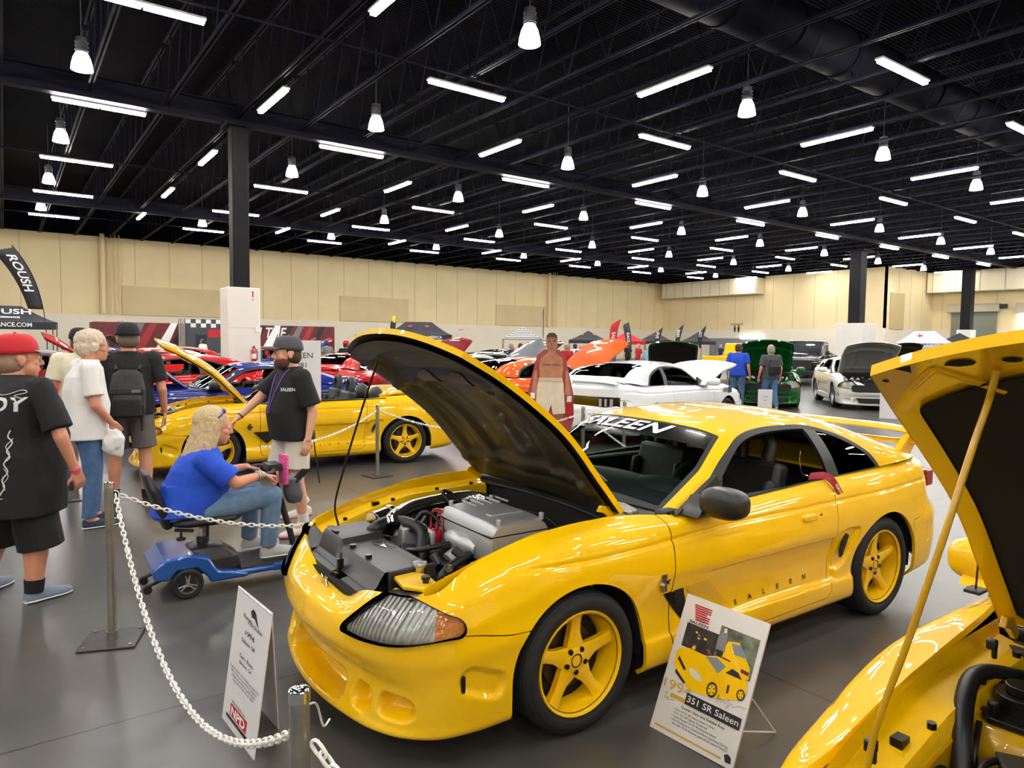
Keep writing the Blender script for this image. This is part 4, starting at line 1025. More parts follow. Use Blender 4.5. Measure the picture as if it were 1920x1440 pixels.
# racing belts with pads, ribbon tag on the window sill
BELT=mat('yellow harness pad',(205,185,60),.7)
for y in (-.33,):
    MB().box((1.42,y,.90),(.03,.06,.26),rotm(ry=.25)).build('harness_pad',BELT,HERO,bevel=.008)
    MB().box((1.37,-.46,.80),(.03,.06,.22),rotm(ry=.25)).build('harness_pad',BELT,HERO,bevel=.008)
t=thing('warning_ribbon','red fabric ribbon tag lettered REMOVE hanging over the yellow car door sill','ribbon',(2.105+1.98,3.174-.87,0),math.radians(-1.6))
P=[];W_=.021
path=crv([(-.10,.06,.975),(-.05,-.005,.985),(-.02,-.045,.955),(.03,-.052,.90),(.075,-.05,.855),(.10,-.052,.835)],6)
for q in path: P+= [(q.x-.012,q.y,q.z-.020),(q.x+.012,q.y,q.z+.020)]
n=len(path); P2=[(x,y-.004,z) for x,y,z in P]
F=[[2*i,2*i+1,2*i+3,2*i+2] for i in range(n-1)]+[[2*n+2*i+2,2*n+2*i+3,2*n+2*i+1,2*n+2*i] for i in range(n-1)]
for i in range(n-1): F+=[[2*i,2*i+2,2*n+2*i+2,2*n+2*i],[2*i+3,2*i+1,2*n+2*i+1,2*n+2*i+3]]
mkobj('ribbon_cloth',P+P2,F,mat('red ribbon',(150,14,34),.6),t,60)
d_=Vector((.055,0,-.055)).normalized(); text_on('ribbon_lettering','REMOVE',(.035,-.0565,.897),d_,(-d_.z,0,d_.x) and Vector((.055,0,.055)),.030,mat('white vinyl',(235,235,238),.4),t,bold=.0005,sx=.9)
MB().tube(crv([(-.10,.06,.975),(-.16,.07,1.0),(-.19,.07,1.08),(-.185,.07,1.14)],6),.004,6).build('ribbon_cord',CHROME,t)
# ================================================================ OTHER CARS
YEL2=paint('yellow show car paint',(241,190,2)); FELT=mat('black hood insulation felt',(20,20,22),.9,bump=('noise',50,.3,.005))
# --- right-hand car, seen over its far fender into the engine bay
RC=build_sn('sports_coupe','yellow car at the right edge, hood propped up with a yellow rod over its engine',(2.12,.15,0),0,YEL2,YEL2,hood=51,res=.9,liner=FELT,mirrors=YEL2,bayfill=False,my=.89)
def engine_right(car):
    BK=MATS['moulded black engine plastic']; HB=MATS['black rubber hose']; AL=MATS['cast aluminium']; PY=mat('engine bay yellow',(196,150,10),.35,coat=.5,noise_=(8,.12))
    hose('hood_prop_rod',[(-.60,.60,.76),(-.61,.57,.95),(-.60,.52,1.15),(-.585,.47,1.37),(-.56,.455,1.47),(-.50,.45,1.58),(-.47,.44,1.66),(-.49,.425,1.70),(-.50,.415,1.735)],.0075,PY,car,10)
    # strut tower
    b=MB(); b.lathe([(.19,-.30),(.175,-.05),(.165,.0),(.15,.015),(.10,.02),(.0,.02)],(.07,.52,.77),n=36); b.build('strut_tower',PY,car,smooth=50)
    b=MB(); b.prism([(-.11,-.09),(.02,-.13),(.13,-.03),(.10,.10),(-.03,.12),(-.12,.03)],(.07,.52,.79),(1,0,0),(0,1,0),(0,0,1),0,.018); b.cyl((.07,.52,.80),(.07,.52,.85),.06,n=24); b.cyl((.07,.52,.85),(.07,.52,.875),.035,n=20)
    for x,y in ((-.02,.55),(.13,.58),(.10,.44)): b.cyl((x,y,.80),(x,y,.84),.016,n=6)
    b.build('strut_mount',MATS['oily black metal'],car,bevel=.003)
    b=MB(); b.cyl((.15,.50,.82),(.15,.50,.88),.03,n=20); b.cyl((.15,.50,.88),(.15,.50,.895),.036,n=20); b.build('strut_cap',mat('grey plastic cap',(120,120,115),.5),car)
    # inner apron sheet with an access hole and rubber stops
    b=MB(); b.prism([(-.75,.5),(.42,.5),(.42,.84),(-.1,.80),(-.75,.68)],(0,.575,0),(1,0,0),(0,0,1),(0,1,0),0,.01); b.build('apron_sheet',PY,car)
    b=MB(); b.prism([(.075*math.cos(a),.05*math.sin(a)) for a in [k*PI/12 for k in range(24)]],(-.30,.573,.70),(1,0,0),(0,0,1),(0,-1,0),0,.004); b.build('apron_hole',WELL,car,smooth=0)
    b=MB()
    for x,z in ((-.50,.845),(.19,.915)): b.box((x,.632,z),(.026,.026,.03)); b.cyl((x,.625,z-.04),(x,.625,z),.008,n=8)
    b.each('hood_bumper_stop',HB,car,bevel=.005)
    hose('heater_hose',[(-.26,.50,.55),(-.22,.54,.72),(-.10,.59,.84),(.06,.62,.865),(.22,.58,.83),(.30,.50,.80)],.024,HB,car,12)
    hose('vacuum_hose',[(-.20,.53,.60),(-.16,.54,.74),(-.08,.56,.80)],.008,HB,car)
    hose('wiring_loom',[(-.30,.46,.70),(-.22,.50,.76),(-.12,.47,.75),(-.05,.42,.70)],.009,HB,car)
    hose('heater_hose',[(.34,.30,.84),(.28,.45,.87),(.33,.58,.86),(.38,.66,.84)],.02,HB,car,12)
    b=MB(); R=rotm(0,.15,.5); b.box((-.16,.43,.74),(.12,.09,.05),R); b.box((-.16,.43,.77),(.135,.105,.012),R); b.build('relay_box',BK,car,bevel=.006)
    MB().box((-.27,.53,.69),(.03,.03,.10),rotm(.2,.3,0)).build('connector_plug',mat('grey connector',(150,148,138),.5),car,bevel=.006)
    b=MB(); b.tube(crv([(-.62,.22,.66),(-.50,.34,.72),(-.36,.42,.74),(-.20,.36,.75),(-.10,.22,.76)],8),.065,20); b.build('air_intake_duct',BK,car,smooth=60)
    b=MB()
    for k in range(9): t=k/8; c=Vector((-.08+.10*t,.42-.05*t,.74+.01*t)); b.tube([c+Vector((.02*math.sin(a),.052*math.cos(a),.052*math.sin(a))) for a in [q*PI/10 for q in range(20)]],.008,6,True)
    b.each('bellows_ring',HB,car,smooth=60)
    # warning sticker on the duct
    MB().tube(crv([(-.50,.34,.72),(-.43,.385,.73),(-.37,.415,.7385)],5),.0662,24,caps=False).build('caution_sticker',mat('sticker black and white',(30,28,28),.4,noise_=(120,.9)),car,smooth=60)
    b=MB(); b.box((-.05,0,.60),(.60,.55,.22)); b.box((-.02,.20,.73),(.5,.16,.06)); b.box((-.62,0,.62),(.14,1.1,.14)); b.each('engine_block',MATS['oily black metal'],car,bevel=.02)
    b=MB(); b.cyl((-.55,.48,.70),(-.40,.52,.72),.02,n=12); b.tube(crv([(-.62,.45,.66),(-.52,.50,.70),(-.44,.50,.71),(-.40,.46,.70)],6),.012,8); b.tube([(-.45+.03*math.cos(t),.50+.03*math.sin(t),.72) for t in [q*PI/8 for q in range(16)]],.004,6,True); b.each('metal_pipe',AL,car)
    rnd=random.Random(9); b=MB()
    for k in range(60):
        x=rnd.uniform(-.6,.35);y=rnd.uniform(-.2,.45); b.box((x,y,rnd.uniform(.66,.76)),(rnd.uniform(.02,.1),rnd.uniform(.02,.08),rnd.uniform(.02,.06)),rotm(rnd.uniform(-.3,.3),rnd.uniform(-.3,.3),rnd.uniform(0,3)))
    b.build('engine_fittings',BK,car,bevel=.003)['kind']='stuff'
    b=MB(); b.cyl((.52,.80,.955),(.52,.80,.965),.03,n=6); b.box((.52,.80,.958),(.07,.05,.012)); b.build('antenna_base',mat('black plastic',(18,18,18),.4),car,bevel=.003)
    MB().cyl((.52,.80,.96),(.535,.80,1.10),.0035,n=8).build('antenna_mast',mat('black plastic',(18,18,18),.4),car)
    for s in (1,-1): MB().prism([(0,0),(.05,-.01),(.10,-.07),(.08,-.09),(.02,-.04),(-.02,-.03)],(.30,s*.63,.97),(1,0,0),(0,0,1),(0,s,0),0,.02).build('hood_hinge',PY,car,bevel=.004)
engine_right(RC)
def hood_holes(car):
    from mathutils.bvhtree import BVHTree
    ho=[c for c in car.children if c.name.startswith('hood') and c.type=='EMPTY'][0]; un=[c for c in ho.children if c.name.startswith('hood_inner_panel')][0]
    bt=BVHTree.FromPolygons([tuple(v.co) for v in un.data.vertices],[list(q.vertices) for q in un.data.polygons])
    for sg in (1,-1):
        for pts in ([(1.252,.601),(1.257,.566),(1.228,.575)],[(1.252,.505),(1.268,.492),(1.276,.47),(1.272,.45),(1.258,.444),(1.246,.455),(1.243,.48)],[(1.283+.007*math.cos(a),.531+.007*math.sin(a)) for a in [k*PI/4 for k in range(8)]],[(1.199+.007*math.cos(a),.639+.007*math.sin(a)) for a in [k*PI/4 for k in range(8)]],[(1.262+.012*math.cos(a),.383+.018*math.sin(a)) for a in [k*PI/4 for k in range(8)]]):
            P=[]
            for s_,y in pts:
                x=-s_*.9866; h=bt.ray_cast(Vector((x,sg*y,-1)),Vector((0,0,1))); P.append((x,sg*y,(h[0].z if h[0] else -.2)-.0025))
            mkobj('pressed_hole',P,[list(range(len(P)))],WELL,ho,0)
    for sg in (1,-1):
        b=MB()
        for a,c in (((1.24,.53),(1.12,.44)),((1.24,.53),(1.16,.60))):
            Q=[]
            for k in range(6):
                s_=a[0]+(c[0]-a[0])*k/5;y=a[1]+(c[1]-a[1])*k/5; x=-s_*.9866; h=bt.ray_cast(Vector((x,sg*y,-1)),Vector((0,0,1))); Q.append((x,sg*y,(h[0].z if h[0] else -.2)))
            b.tube(Q,.010,10)
        b.each('pressed_rib',YEL2,ho,smooth=60)
hood_holes(RC)
# --- yellow convertible
CV=build_sn('convertible','yellow open-top convertible with hood raised, parked behind the scooter and stanchion',(2.27,10.30,0),math.radians(-8.2),YEL2,YEL2,roof=False,hood=48,res=.7,under=YEL2,spoiler='lip')
b=MB(); b.prism([(.47,.56),(.66,.565),(.72,.47),(.64,.40)],(0,-.905,0),(1,0,0),(0,0,1),(0,-1,0),0,.006); b.build('side_wedge_decal',MATS['black vinyl decal'],CV)
b=MB()
for k in (-1,0,1): b.box((.43+k*.014,-.912,.63),(.008,.006,.085))
b.box((.43,-.914,.63),(.07,.006,.014)); b.each('pony_badge',MATS['black vinyl decal'],CV)
for k,ch in enumerate('SALEEN'): text_on('door_lettering',ch,(1.09+k*.125,-.902,.345),(1,0,0),(0,0,1),.05,MATS['black vinyl decal'],CV)
# --- the rest of the show
def P_(name,rgb): return paint(name,rgb)
C_={'blue':P_('deep blue paint',(12,30,120)),'red':P_('bright red paint',(190,12,16)),'dred':P_('dark red paint',(120,8,24)),'orange':P_('orange paint',(226,92,8)),'white':P_('white paint',(226,230,234)),
 'grey':P_('grey metallic paint',(110,112,116)),'black':P_('black paint',(8,8,10)),'green':P_('racing green paint',(8,92,28)),'olive':P_('olive green paint',(62,84,34)),'pearl':P_('pearl white paint',(222,220,212))}
WS=mat('silver alloy',(170,170,172),.3,.8); WBK=mat('black alloy',(20,20,22),.35,.4)
R=math.radians; G_='show cars with raised hoods in the rows behind'
def modern(label,loc,rz,pm,wm,hood=48,res=.42,under=None,grille=True,tail=True,stripes=None,**k):
    c=build_sn('muscle_coupe',label,loc,rz,pm,wm,hood=hood,res=res,under=under,warp=warp_modern,spoiler=k.pop('spoiler','lip'),mirrors=pm,group=G_,**k)
    if grille:
        b=MB(); n=15; P=[]
        for z,hw in ((.50,.50),(.52,.60),(.66,.62),(.70,.55)):
            for w in np.linspace(-1,1,n): P.append((-1.062+.20*abs(w*hw)**2*1.1,w*hw,z))
        b.add(P,[[i*n+j,i*n+j+1,(i+1)*n+j+1,(i+1)*n+j] for i in range(3) for j in range(n-1)]); b.build('grille',mat('black grille mesh',(10,10,11),.5,bump=('voronoi',90,1,.01)),c)
        P=[]
        for z,hw in ((.20,.42),(.34,.50)):
            for w in np.linspace(-1,1,n): P.append((-1.055+.20*abs(w*hw)**2*1.1,w*hw,z))
        MB().add(P,[[j,j+1,n+j+1,n+j] for j in range(n-1)]).build('lower_intake',MATS['black grille mesh'],c)
    if tail:
        # dark tail panel with three bright bars each side
        n=17; P=[]
        for z in (.66,.86):
            for w in np.linspace(-1,1,n): P.append((3.765-.16*abs(w)**4,w*.80,z))
        MB().add(P,[[j+1,j,n+j,n+j+1] for j in range(n-1)]).build('tail_panel',mat('tail panel gloss black',(8,8,9),.1,coat=1),c)
        for s in (1,-1):
            b=MB()
            for q in range(3): b.box((3.74-.03*q,s*(.50+.09*q),.765),(.06,.035,.13),rotm(0,0,-s*.1*q))
            b.each('tail_light_bar',mat('clear smoked tail lens',(170,166,168),.2,coat=1),c)
    return c
w1=modern('white muscle coupe facing right with its white hood raised, just behind the yellow car roof',(11.8,9.85,0),R(190),C_['white'],WBK,hood=25,res=.6)
text_on('fender_number','308',(.18,.955,.86),(-1,0,0),(0,0,1),.12,MATS['black vinyl decal'],w1,bold=.003)
MB().box((-.02,.953,.86),(.16,.004,.12)).build('fender_stripe',mat('stripe grey',(60,62,66),.4),w1)
modern('orange coupe facing right with its orange hood raised, behind the boxer cutout',(11.5,12.6,0),R(180),C_['orange'],WBK,hood=46)
modern('grey coupe with raised grey hood behind the orange coupe',(11.9,15.9,0),R(178),C_['grey'],WS,hood=44,under=C_['grey'])
modern('glossy black coupe with raised black hood beyond the grey coupe',(14.8,19.4,0),R(180),C_['black'],WBK,hood=40)
modern('bright red car with hood lifted far behind the big yellow hood',(13.6,26.0,0),R(182),C_['red'],WS,hood=45,under=C_['olive'],res=.3)
modern('olive green car facing the camera with hood up, beyond the white coupe',(16.4,14.3,0),R(42),C_['olive'],WBK,hood=45,liner=FELT)
modern('bright green car facing the camera with green hood up beside the two standing men',(17.9,12.1,0),R(38),C_['green'],WBK,hood=48,under=C_['green'])
modern('pearl white coupe facing the camera with grey hood lining raised, right of the green car',(20.0,10.2,0),R(40),C_['pearl'],WS,hood=47,under=mat('hood lining grey',(120,118,116),.5))
BL=build_sn('sports_coupe','deep blue coupe with white-lettered windshield and hood raised, behind the yellow convertible',(2.15,13.5,0),R(-6),C_['blue'],WS,hood=40,res=.5,spoiler='lip')
modern('red coupe with white stripes behind the deep blue coupe',(1.3,17.0,0),R(-6),C_['red'],WS,hood=46,res=.35)
modern('dark red coupe with hood up behind the men at left',(-1.2,20.6,0),R(-6),C_['dred'],WS,hood=46,res=.35)
modern('second red coupe in the row left of the white column base',(1.7,23.3,0),R(-4),C_['red'],WBK,hood=0,res=.3)
modern('red coupe seen tail-on with black louvres, above the convertible seats',(9.0,18.7,0),R(215),C_['red'],WBK,hood=48,res=.35)
modern('dark red coupe far back beneath the black show canopy',(13.6,22.8,0),R(205),C_['dred'],WS,hood=48,res=.3)
modern('white classic coupe behind the blue coupe near the column',(2.6,27.6,0),R(0),C_['pearl'],WS,hood=0,res=.3)
modern('red car with open hood in front of the checkered display',(4.0,31.5,0),R(10),C_['red'],WS,hood=46,res=.3)
modern('red car with raised hood below the black and red mural',(11.5,33.0,0),R(160),C_['red'],WS,hood=46,res=.3)
modern('second red car with raised hood below the mural, further right',(13.6,36.4,0),R(175),C_['red'],WS,hood=46,res=.3)
modern('blue coupe in the back row between red cars',(10.6,29.6,0),R(180),C_['blue'],WS,hood=40,res=.3)
modern('black coupe with hood up in the far centre of the hall',(19.5,24.5,0),R(185),C_['black'],WS,hood=46,res=.3)
modern('grey coupe in the far centre before the striped canopy',(22.0,28.5,0),R(185),C_['grey'],WS,hood=46,res=.3)
modern('black coupe with hood up in front of the far canopies',(30,26.5,0),R(40),C_['black'],WBK,hood=50,res=.3)
modern('dark coupe parked at the far right before the white canopy',(38,17.5,0),R(45),C_['black'],WBK,hood=50,res=.3)
modern('black sedan-like coupe behind the black pickup',(36,21.5,0),R(20),C_['black'],WBK,hood=0,res=.3)
def pickup(label,loc,rz,pm,door=None,ht=1.9):
    c=thing('pickup_truck',label,'truck',loc,rz)
    k=ht/1.9
    def prism(poly,hw,nm,m,bev=.04): return MB().prism([(a,b*k) for a,b in poly],(0,-hw,0),(1,0,0),(0,0,1),(0,1,0),0,2*hw).build(nm,m,c,bevel=bev)
    prism([(-.95,.55),(-.98,.85),(-.93,1.12),(-.5,1.20),(.55,1.26),(.95,1.27),(3.05,1.27),(3.05,.55),(2.6,.5),(.6,.5)],.93,'cab_body',pm)
    prism([(.72,1.26),(1.42,1.84),(1.7,1.90),(2.75,1.88),(3.0,1.26)],.80,'cab_roof',pm,.06)
    prism([(3.1,.6),(3.1,1.26),(4.95,1.25),(4.98,.6)],.94,'bed',pm)
    for s in (-1,1):
        MB().prism([(a,b*k) for a,b in [(1.12,1.30),(1.55,1.72),(2.05,1.76),(2.05,1.30)]],(0,s*.80,0),(1,0,0),(0,0,1),(0,s,0),0,.006).build('front_window',DARKGL,c,smooth=0)
        MB().prism([(a,b*k) for a,b in [(2.12,1.30),(2.12,1.76),(2.68,1.74),(2.85,1.30)]],(0,s*.80,0),(1,0,0),(0,0,1),(0,s,0),0,.006).build('rear_side_window',DARKGL,c,smooth=0)
        if door: MB().box((1.9,s*.932,.9*k),(1.1,.01,.62)).build('door_wrap',door,c,bevel=.004)
        for x in (0,3.75):
            MB().lathe([(.40,-.06),(.50,-.05),(.54,.10),(.50,.13),(.44,.10)],(x,s*.90,.45),ax=(0,s,0),n=28,a0=-.2-PI/2*0,a1=2*PI-.2).build('fender_flare',mat('black plastic',(18,18,18),.4),c)
        MB().box((.95,s*1.02,1.35*k),(.10,.18,.2)).build('side_mirror',BLACKP,c,bevel=.03)
    MB().prism([(0,0),(.62,.50),(.64,.50),(.02,0)],(.80,-.70,1.30*k),(1,0,0),(0,0,1),(0,1,0),0,1.4).build('windshield',DARKGL,c,smooth=0)
    b=MB(); b.box((-.985,0,.85*k),(.03,1.3,.35)); b.build('grille',mat('black grille mesh',(10,10,11),.5),c,bevel=.01)
    b=MB(); b.box((-1.02,0,.55),(.18,1.85,.2)); b.build('bumper',BLACKP,c,bevel=.03)
    for nm,x in (('front_wheel',0),('rear_wheel',3.75)):
        for s in (1,-1): wheel(c,nm,x,s*.80,s,.43,.30,.23,WBK,detail=False)
    return c
pickup('big black pickup truck with wide fender flares, left of the wide white column base',(29.2,18.0,0),R(22),C_['black'],ht=2.0)
pickup('yellow pickup truck with dark doors parked beyond the olive green hood',(32.5,22.2,0),R(192),YEL2,door=mat('door wrap dark',(52,50,46),.4),ht=1.85)
# ================================================================ PEOPLE (local frame: facing +x, left hand +y)
SKIN=mat('light skin',(214,160,132),.5,noise_=(12,.05)); SKIN2=mat('ruddy skin',(205,140,112),.5,noise_=(12,.06)); SKD=mat('dark skin',(104,66,46),.5)
EYEW=mat('eye white',(225,222,216),.25); IRIS=mat('iris dark',(40,34,30),.2); LIP=mat('lips',(170,96,86),.45)
def V3(*a): return Vector(a)
def cap_(b,p0,p1,r0,r1,n=14):      # round-ended tapered limb piece
    p0=Vector(p0);p1=Vector(p1); d=(p1-p0); L=max(d.length,1e-4); x,y,d=frame(d); prof=[]
    for k in range(5): a=-PI/2+PI/2*k/4; prof.append((max(r0*math.cos(a),.0005),r0*math.sin(a)))
    for k in range(5): a=PI/2*k/4; prof.append((max(r1*math.cos(a),.0005),L+r1*math.sin(a)))
    P=[];m=len(prof)
    for r,h in prof:
        for i in range(n):
            t=2*PI*i/n; P.append(p0+d*h+x*(r*math.cos(t))+y*(r*math.sin(t)))
    F=[[j*n+i,j*n+(i+1)%n,(j+1)*n+(i+1)%n,(j+1)*n+i] for j in range(m-1) for i in range(n)]+[list(range(n))[::-1],list(range((m-1)*n,m*n))]
    b.add(P,F)
def loft(b,secs,n=28):   # secs: (centre, rx, ry, tilt_y, power)
    P=[]
    for c,rx,ry,*t in secs:
        R=rotm(0,t[0] if t else 0,0); pw=t[1] if len(t)>1 else 2.3
        for i in range(n):
            a=2*PI*i/n; ca,sa=math.cos(a),math.sin(a); q=Vector((rx*math.copysign(abs(ca)**(2/pw),ca),ry*math.copysign(abs(sa)**(2/pw),sa),0)); P.append(R@q+Vector(c))
    m=len(secs); b.add(P,[[j*n+i,j*n+(i+1)%n,(j+1)*n+(i+1)%n,(j+1)*n+i] for j in range(m-1) for i in range(n)]+[list(range(n))[::-1],list(range((m-1)*n,m*n))])
def remesh(b,name,m,parent,vox=.008,smooth=4,wrinkle=0,wscale=9,xf=None,zs=1):
    v=[Vector(p) for p in b.v]
    if xf is not None: v=[xf@p for p in v]
    o=mkobj('tmp',v,b.f,m,None,0); r=o.modifiers.new('r','REMESH'); r.mode='VOXEL'; r.voxel_size=vox
    s=o.modifiers.new('s','SMOOTH'); s.factor=.5; s.iterations=smooth
    dp=None
    if wrinkle:
        def dp(co):
            q=Vector((co[0]*wscale,co[1]*wscale,co[2]*wscale*.55*zs)); return wrinkle*(noise.noise(q)+.5*noise.noise(q*2.3))
    return bake(o,name,m,parent,dp)
def hand(b,w,d,pn,curl=.5,side=1,s=1.0):
    # w wrist, d direction of the fingers, pn palm normal
    w=Vector(w); d=Vector(d).normalized(); pn=(Vector(pn)-d*Vector(pn).dot(d)).normalized(); u=d.cross(pn)*side   # u points to the thumb side
    for k in range(4):
        t=(k-1.5)*.0205*s; a=w+u*t*.8+d*.012*s; e=w+u*t+d*.088*s; cap_(b,a,e,.0135*s,.0115*s,8)
        L=(.040,.047,.044,.034)[::-1][k]*s; c1=curl*.9; dd=(d*math.cos(c1)+pn*math.sin(c1)); j=e+dd*L; cap_(b,e,j,.0098*s,.0088*s,8)
        c2=curl*2.0; d2=(d*math.cos(c2)+pn*math.sin(c2)); cap_(b,j,j+d2*L*.85,.0088*s,.0072*s,8)
    th=(u*.75+d*.55+pn*.35).normalized(); a=w+u*.022*s+d*.025*s; j=a+th*.045*s; cap_(b,a,j,.0135*s,.011*s,8); t2=(d*.85+pn*.5+u*.15).normalized(); cap_(b,j,j+t2*.032*s,.0105*s,.009*s,8)
def head_parts(par,c,look,tilt,skin,hs=1.0,hair=None,cap=None,beard=None,glasses=False,vox=.006,body=None,fat=1.0):
    # adds the head to the body mesh builder and returns a function that adds the extras
    R=Matrix.Rotation(look,3,'Z')@Matrix.Rotation(tilt,3,'Y'); c=Vector(c); T=lambda x,y,z: c+R@(Vector((x,y,z))*hs)
    def ell(b,p,r,n=22,m=14): b.sphere(T(*p),tuple(q*hs for q in r),n,m,R)
    b=body
    ell(b,(-.005,0,.03),(.100,.077*fat**.5,.100)); ell(b,(.035,0,-.045),(.062,.058*fat,.068)); ell(b,(.068,0,-.085),(.026,.030*fat,.024)); ell(b,(.055,0,.02),(.045,.060,.06))
    ell(b,(.082,0,.032),(.016,.045,.010)); 
    cap_(b,T(.094,0,.018),T(.112,0,-.022),.009*hs,.0145*hs,8); ell(b,(.100,.012,-.026),(.010,.008,.008),8,6); ell(b,(.100,-.012,-.026),(.010,.008,.008),8,6)
    for s in (1,-1):
        ell(b,(.062,s*.040,-.018),(.028,.022,.022)); ell(b,(-.002,s*.080*fat**.5,-.005),(.020,.009,.032)); ell(b,(-.012,s*.083*fat**.5,.008),(.017,.008,.020))
    ell(b,(.094,0,-.052),(.012,.022,.006),12,8); ell(b,(.092,0,-.062),(.012,.019,.006),12,8)
    def extras():
        for s in (1,-1):
            MB().sphere(T(.084,s*.030,.012),.0125*hs,12,8).build('eye',EYEW,par,smooth=180); MB().sphere(T(.0935,s*.030,.012),.0058*hs,10,6).build('iris',IRIS,par,smooth=180)
        m=MB(); ell(m,(.100,0,-.0545),(.008,.019,.0035),12,6); ell(m,(.098,0,-.0600),(.009,.017,.0042),12,6); m.build('lips',LIP,par,smooth=180)
        if beard:
            m=MB(); ell(m,(.035,0,-.058),(.066,.062*fat,.062)); ell(m,(.070,0,-.088),(.030,.034*fat,.026)); 
            v,f=m.v,m.f; m2=MB(); m2.add(v,f); o=remesh(m2,'beard',beard,par,.006,2,.002,60)
            # keep it below the cheek line
        if glasses:
            m=MB()
            for s in (1,-1):
                m.tube([T(.108,s*.033+.021*math.cos(a),.012+.016*math.sin(a)) for a in [k*PI/8 for k in range(16)]],.0018,6,True); m.tube([T(.105,s*.055,.018),T(.05,s*.078,.016),T(-.01,s*.082,.012)],.0018,6)
            m.tube([T(.11,.012,.016),T(.11,-.012,.016)],.0018,6); m.build('eyeglasses',mat('glasses frame dark',(40,36,34),.3,.5),par)
        if hair=='short' or isinstance(hair,tuple) and hair[0]=='short':
            m=MB(); ell(m,(-.020,0,.045),(.098,.086,.098)); ell(m,(-.045,0,-.01),(.066,.080,.07)); remesh(m,'hair',hair[1],par,.007,2,.004,50)
        if hair and hair[0]=='fluffy':
            m=MB(); ell(m,(-.02,0,.055),(.108,.100,.092)); ell(m,(-.05,0,.0),(.078,.098,.085)); ell(m,(.0,.085,.0),(.035,.02,.04)); ell(m,(.0,-.085,.0),(.035,.02,.04)); remesh(m,'hair',hair[1],par,.006,1,.010,34)
        if hair and hair[0]=='crop':
            m=MB(); ell(m,(-.016,0,.030),(.095,.0825*fat**.5,.092)); ell(m,(-.035,0,-.02),(.074,.0815*fat**.5,.07)); remesh(m,'hair',hair[1],par,.007,2,.001,60)
        if hair and hair[0]=='long':
            m=MB(); rnd=random.Random(3); ell(m,(-.020,0,.045),(.106,.092,.098)); ell(m,(-.05,0,-.03),(.075,.088,.10))
            for k in range(46):
                a=PI*.30+ (2*PI-PI*.60)*k/45; rr_=.083; x0=-.02+rr_*math.cos(a);y0=rr_*math.sin(a)
                Ln=.36+.10*rnd.random()-.08*abs(math.cos(a/2))
                pts=[T(x0*.9,y0*.92,.06),T(x0*1.05-.01,y0*1.08,-.05),T(x0*1.15-.035,y0*1.35,-.17),T(x0*1.3-.07+rnd.uniform(-.02,.02),y0*1.7+rnd.uniform(-.02,.02),-Ln)]
                q=crv(pts,5); m.tube(q,[.017*(1-.75*i/len(q))+.003 for i in range(len(q))],6)
            o=remesh(m,'hair',hair[1],par,.0055,1,.006,45)
        if cap:
            cm,bm,back=cap
            m=MB(); P=[];n=28;rows=9
            for j in range(rows):
                t=j/(rows-1); zz=.040+.105*math.sin(t*PI/2); rr_=math.cos(t*PI/2)**.5
                for i in range(n):
                    a=2*PI*i/n; P.append(T((-.012+.113*rr_*math.cos(a)),.094*fat**.3*rr_*math.sin(a),zz-.012*(1-t)*(1-math.cos(a))/2))
            F=[[j*n+i,j*n+(i+1)%n,(j+1)*n+(i+1)%n,(j+1)*n+i] for j in range(rows-1) for i in range(n)]; m.add(P,F); co=mkobj('cap',m.v,m.f,cm,par,60)
            so=co.modifiers.new('t','SOLIDIFY'); so.thickness=.004
            if bm:
                s=-1 if back else 1; m=MB(); P=[]; k=13
                for j,(e,dz) in enumerate(((0,0),(.5,.004),(1,-.006))):
                    for i in range(k):
                        a=(-1+2*i/(k-1))*1.05; P.append(T(s*(-.012*s+.105*math.cos(a)+e*.095*max(0,math.cos(a))**.6),.090*math.sin(a)*(1-.08*e),.048+dz-.012*abs(math.sin(a))*e))
                m.add(P,[[j*k+i,j*k+i+1,(j+1)*k+i+1,(j+1)*k+i] for j in range(2) for i in range(k-1)]); vo=mkobj('cap_brim',m.v,m.f,bm,co,60); so=vo.modifiers.new('t','SOLIDIFY'); so.thickness=.005
                MB().sphere(T(-.012,0,.146),.008*hs,10,6).build('cap_button',cm,co)
        return T
    return extras
def shoe(b,sole,ank,toe,r=.045,L=.28):
    a=Vector(ank); t=Vector(toe); d=(t-a); d.z=0; d.normalize(); side=Vector((-d.y,d.x,0)); z0=min(t.z,a.z-.07)
    heel=a-d*.055; g=lambda q,z: Vector((q.x,q.y,z)); base=z0
    slope=(t.z-(a.z-.075))
    P=lambda k,z,w=0: heel+d*(k*L)+side*w
    secs=[(0,.030,.060),(.12,.040,.085),(.3,.043,.082),(.5,.046,.062),(.72,.050,.046),(.9,.040,.034),(1.0,.018,.022)]
    n=16; V=[];S=[]
    for k,w,h in secs:
        c=heel+d*(k*L); zb=base+ .0
        for i in range(n):
            q=2*PI*i/n; V.append(c+side*(w*math.cos(q))+Vector((0,0,zb+.022-c.z+max(-.006,h*math.sin(q)))))
        for i in range(n):
            q=2*PI*i/n; S.append(c+side*((w+.004)*math.cos(q))+Vector((0,0,zb-c.z+.012+.012*math.sin(q))))
    m=len(secs); F=[[j*n+i,j*n+(i+1)%n,(j+1)*n+(i+1)%n,(j+1)*n+i] for j in range(m-1) for i in range(n)]+[list(range(n))[::-1],list(range((m-1)*n,m*n))]
    b.add(V,F); sole.add(S,F)
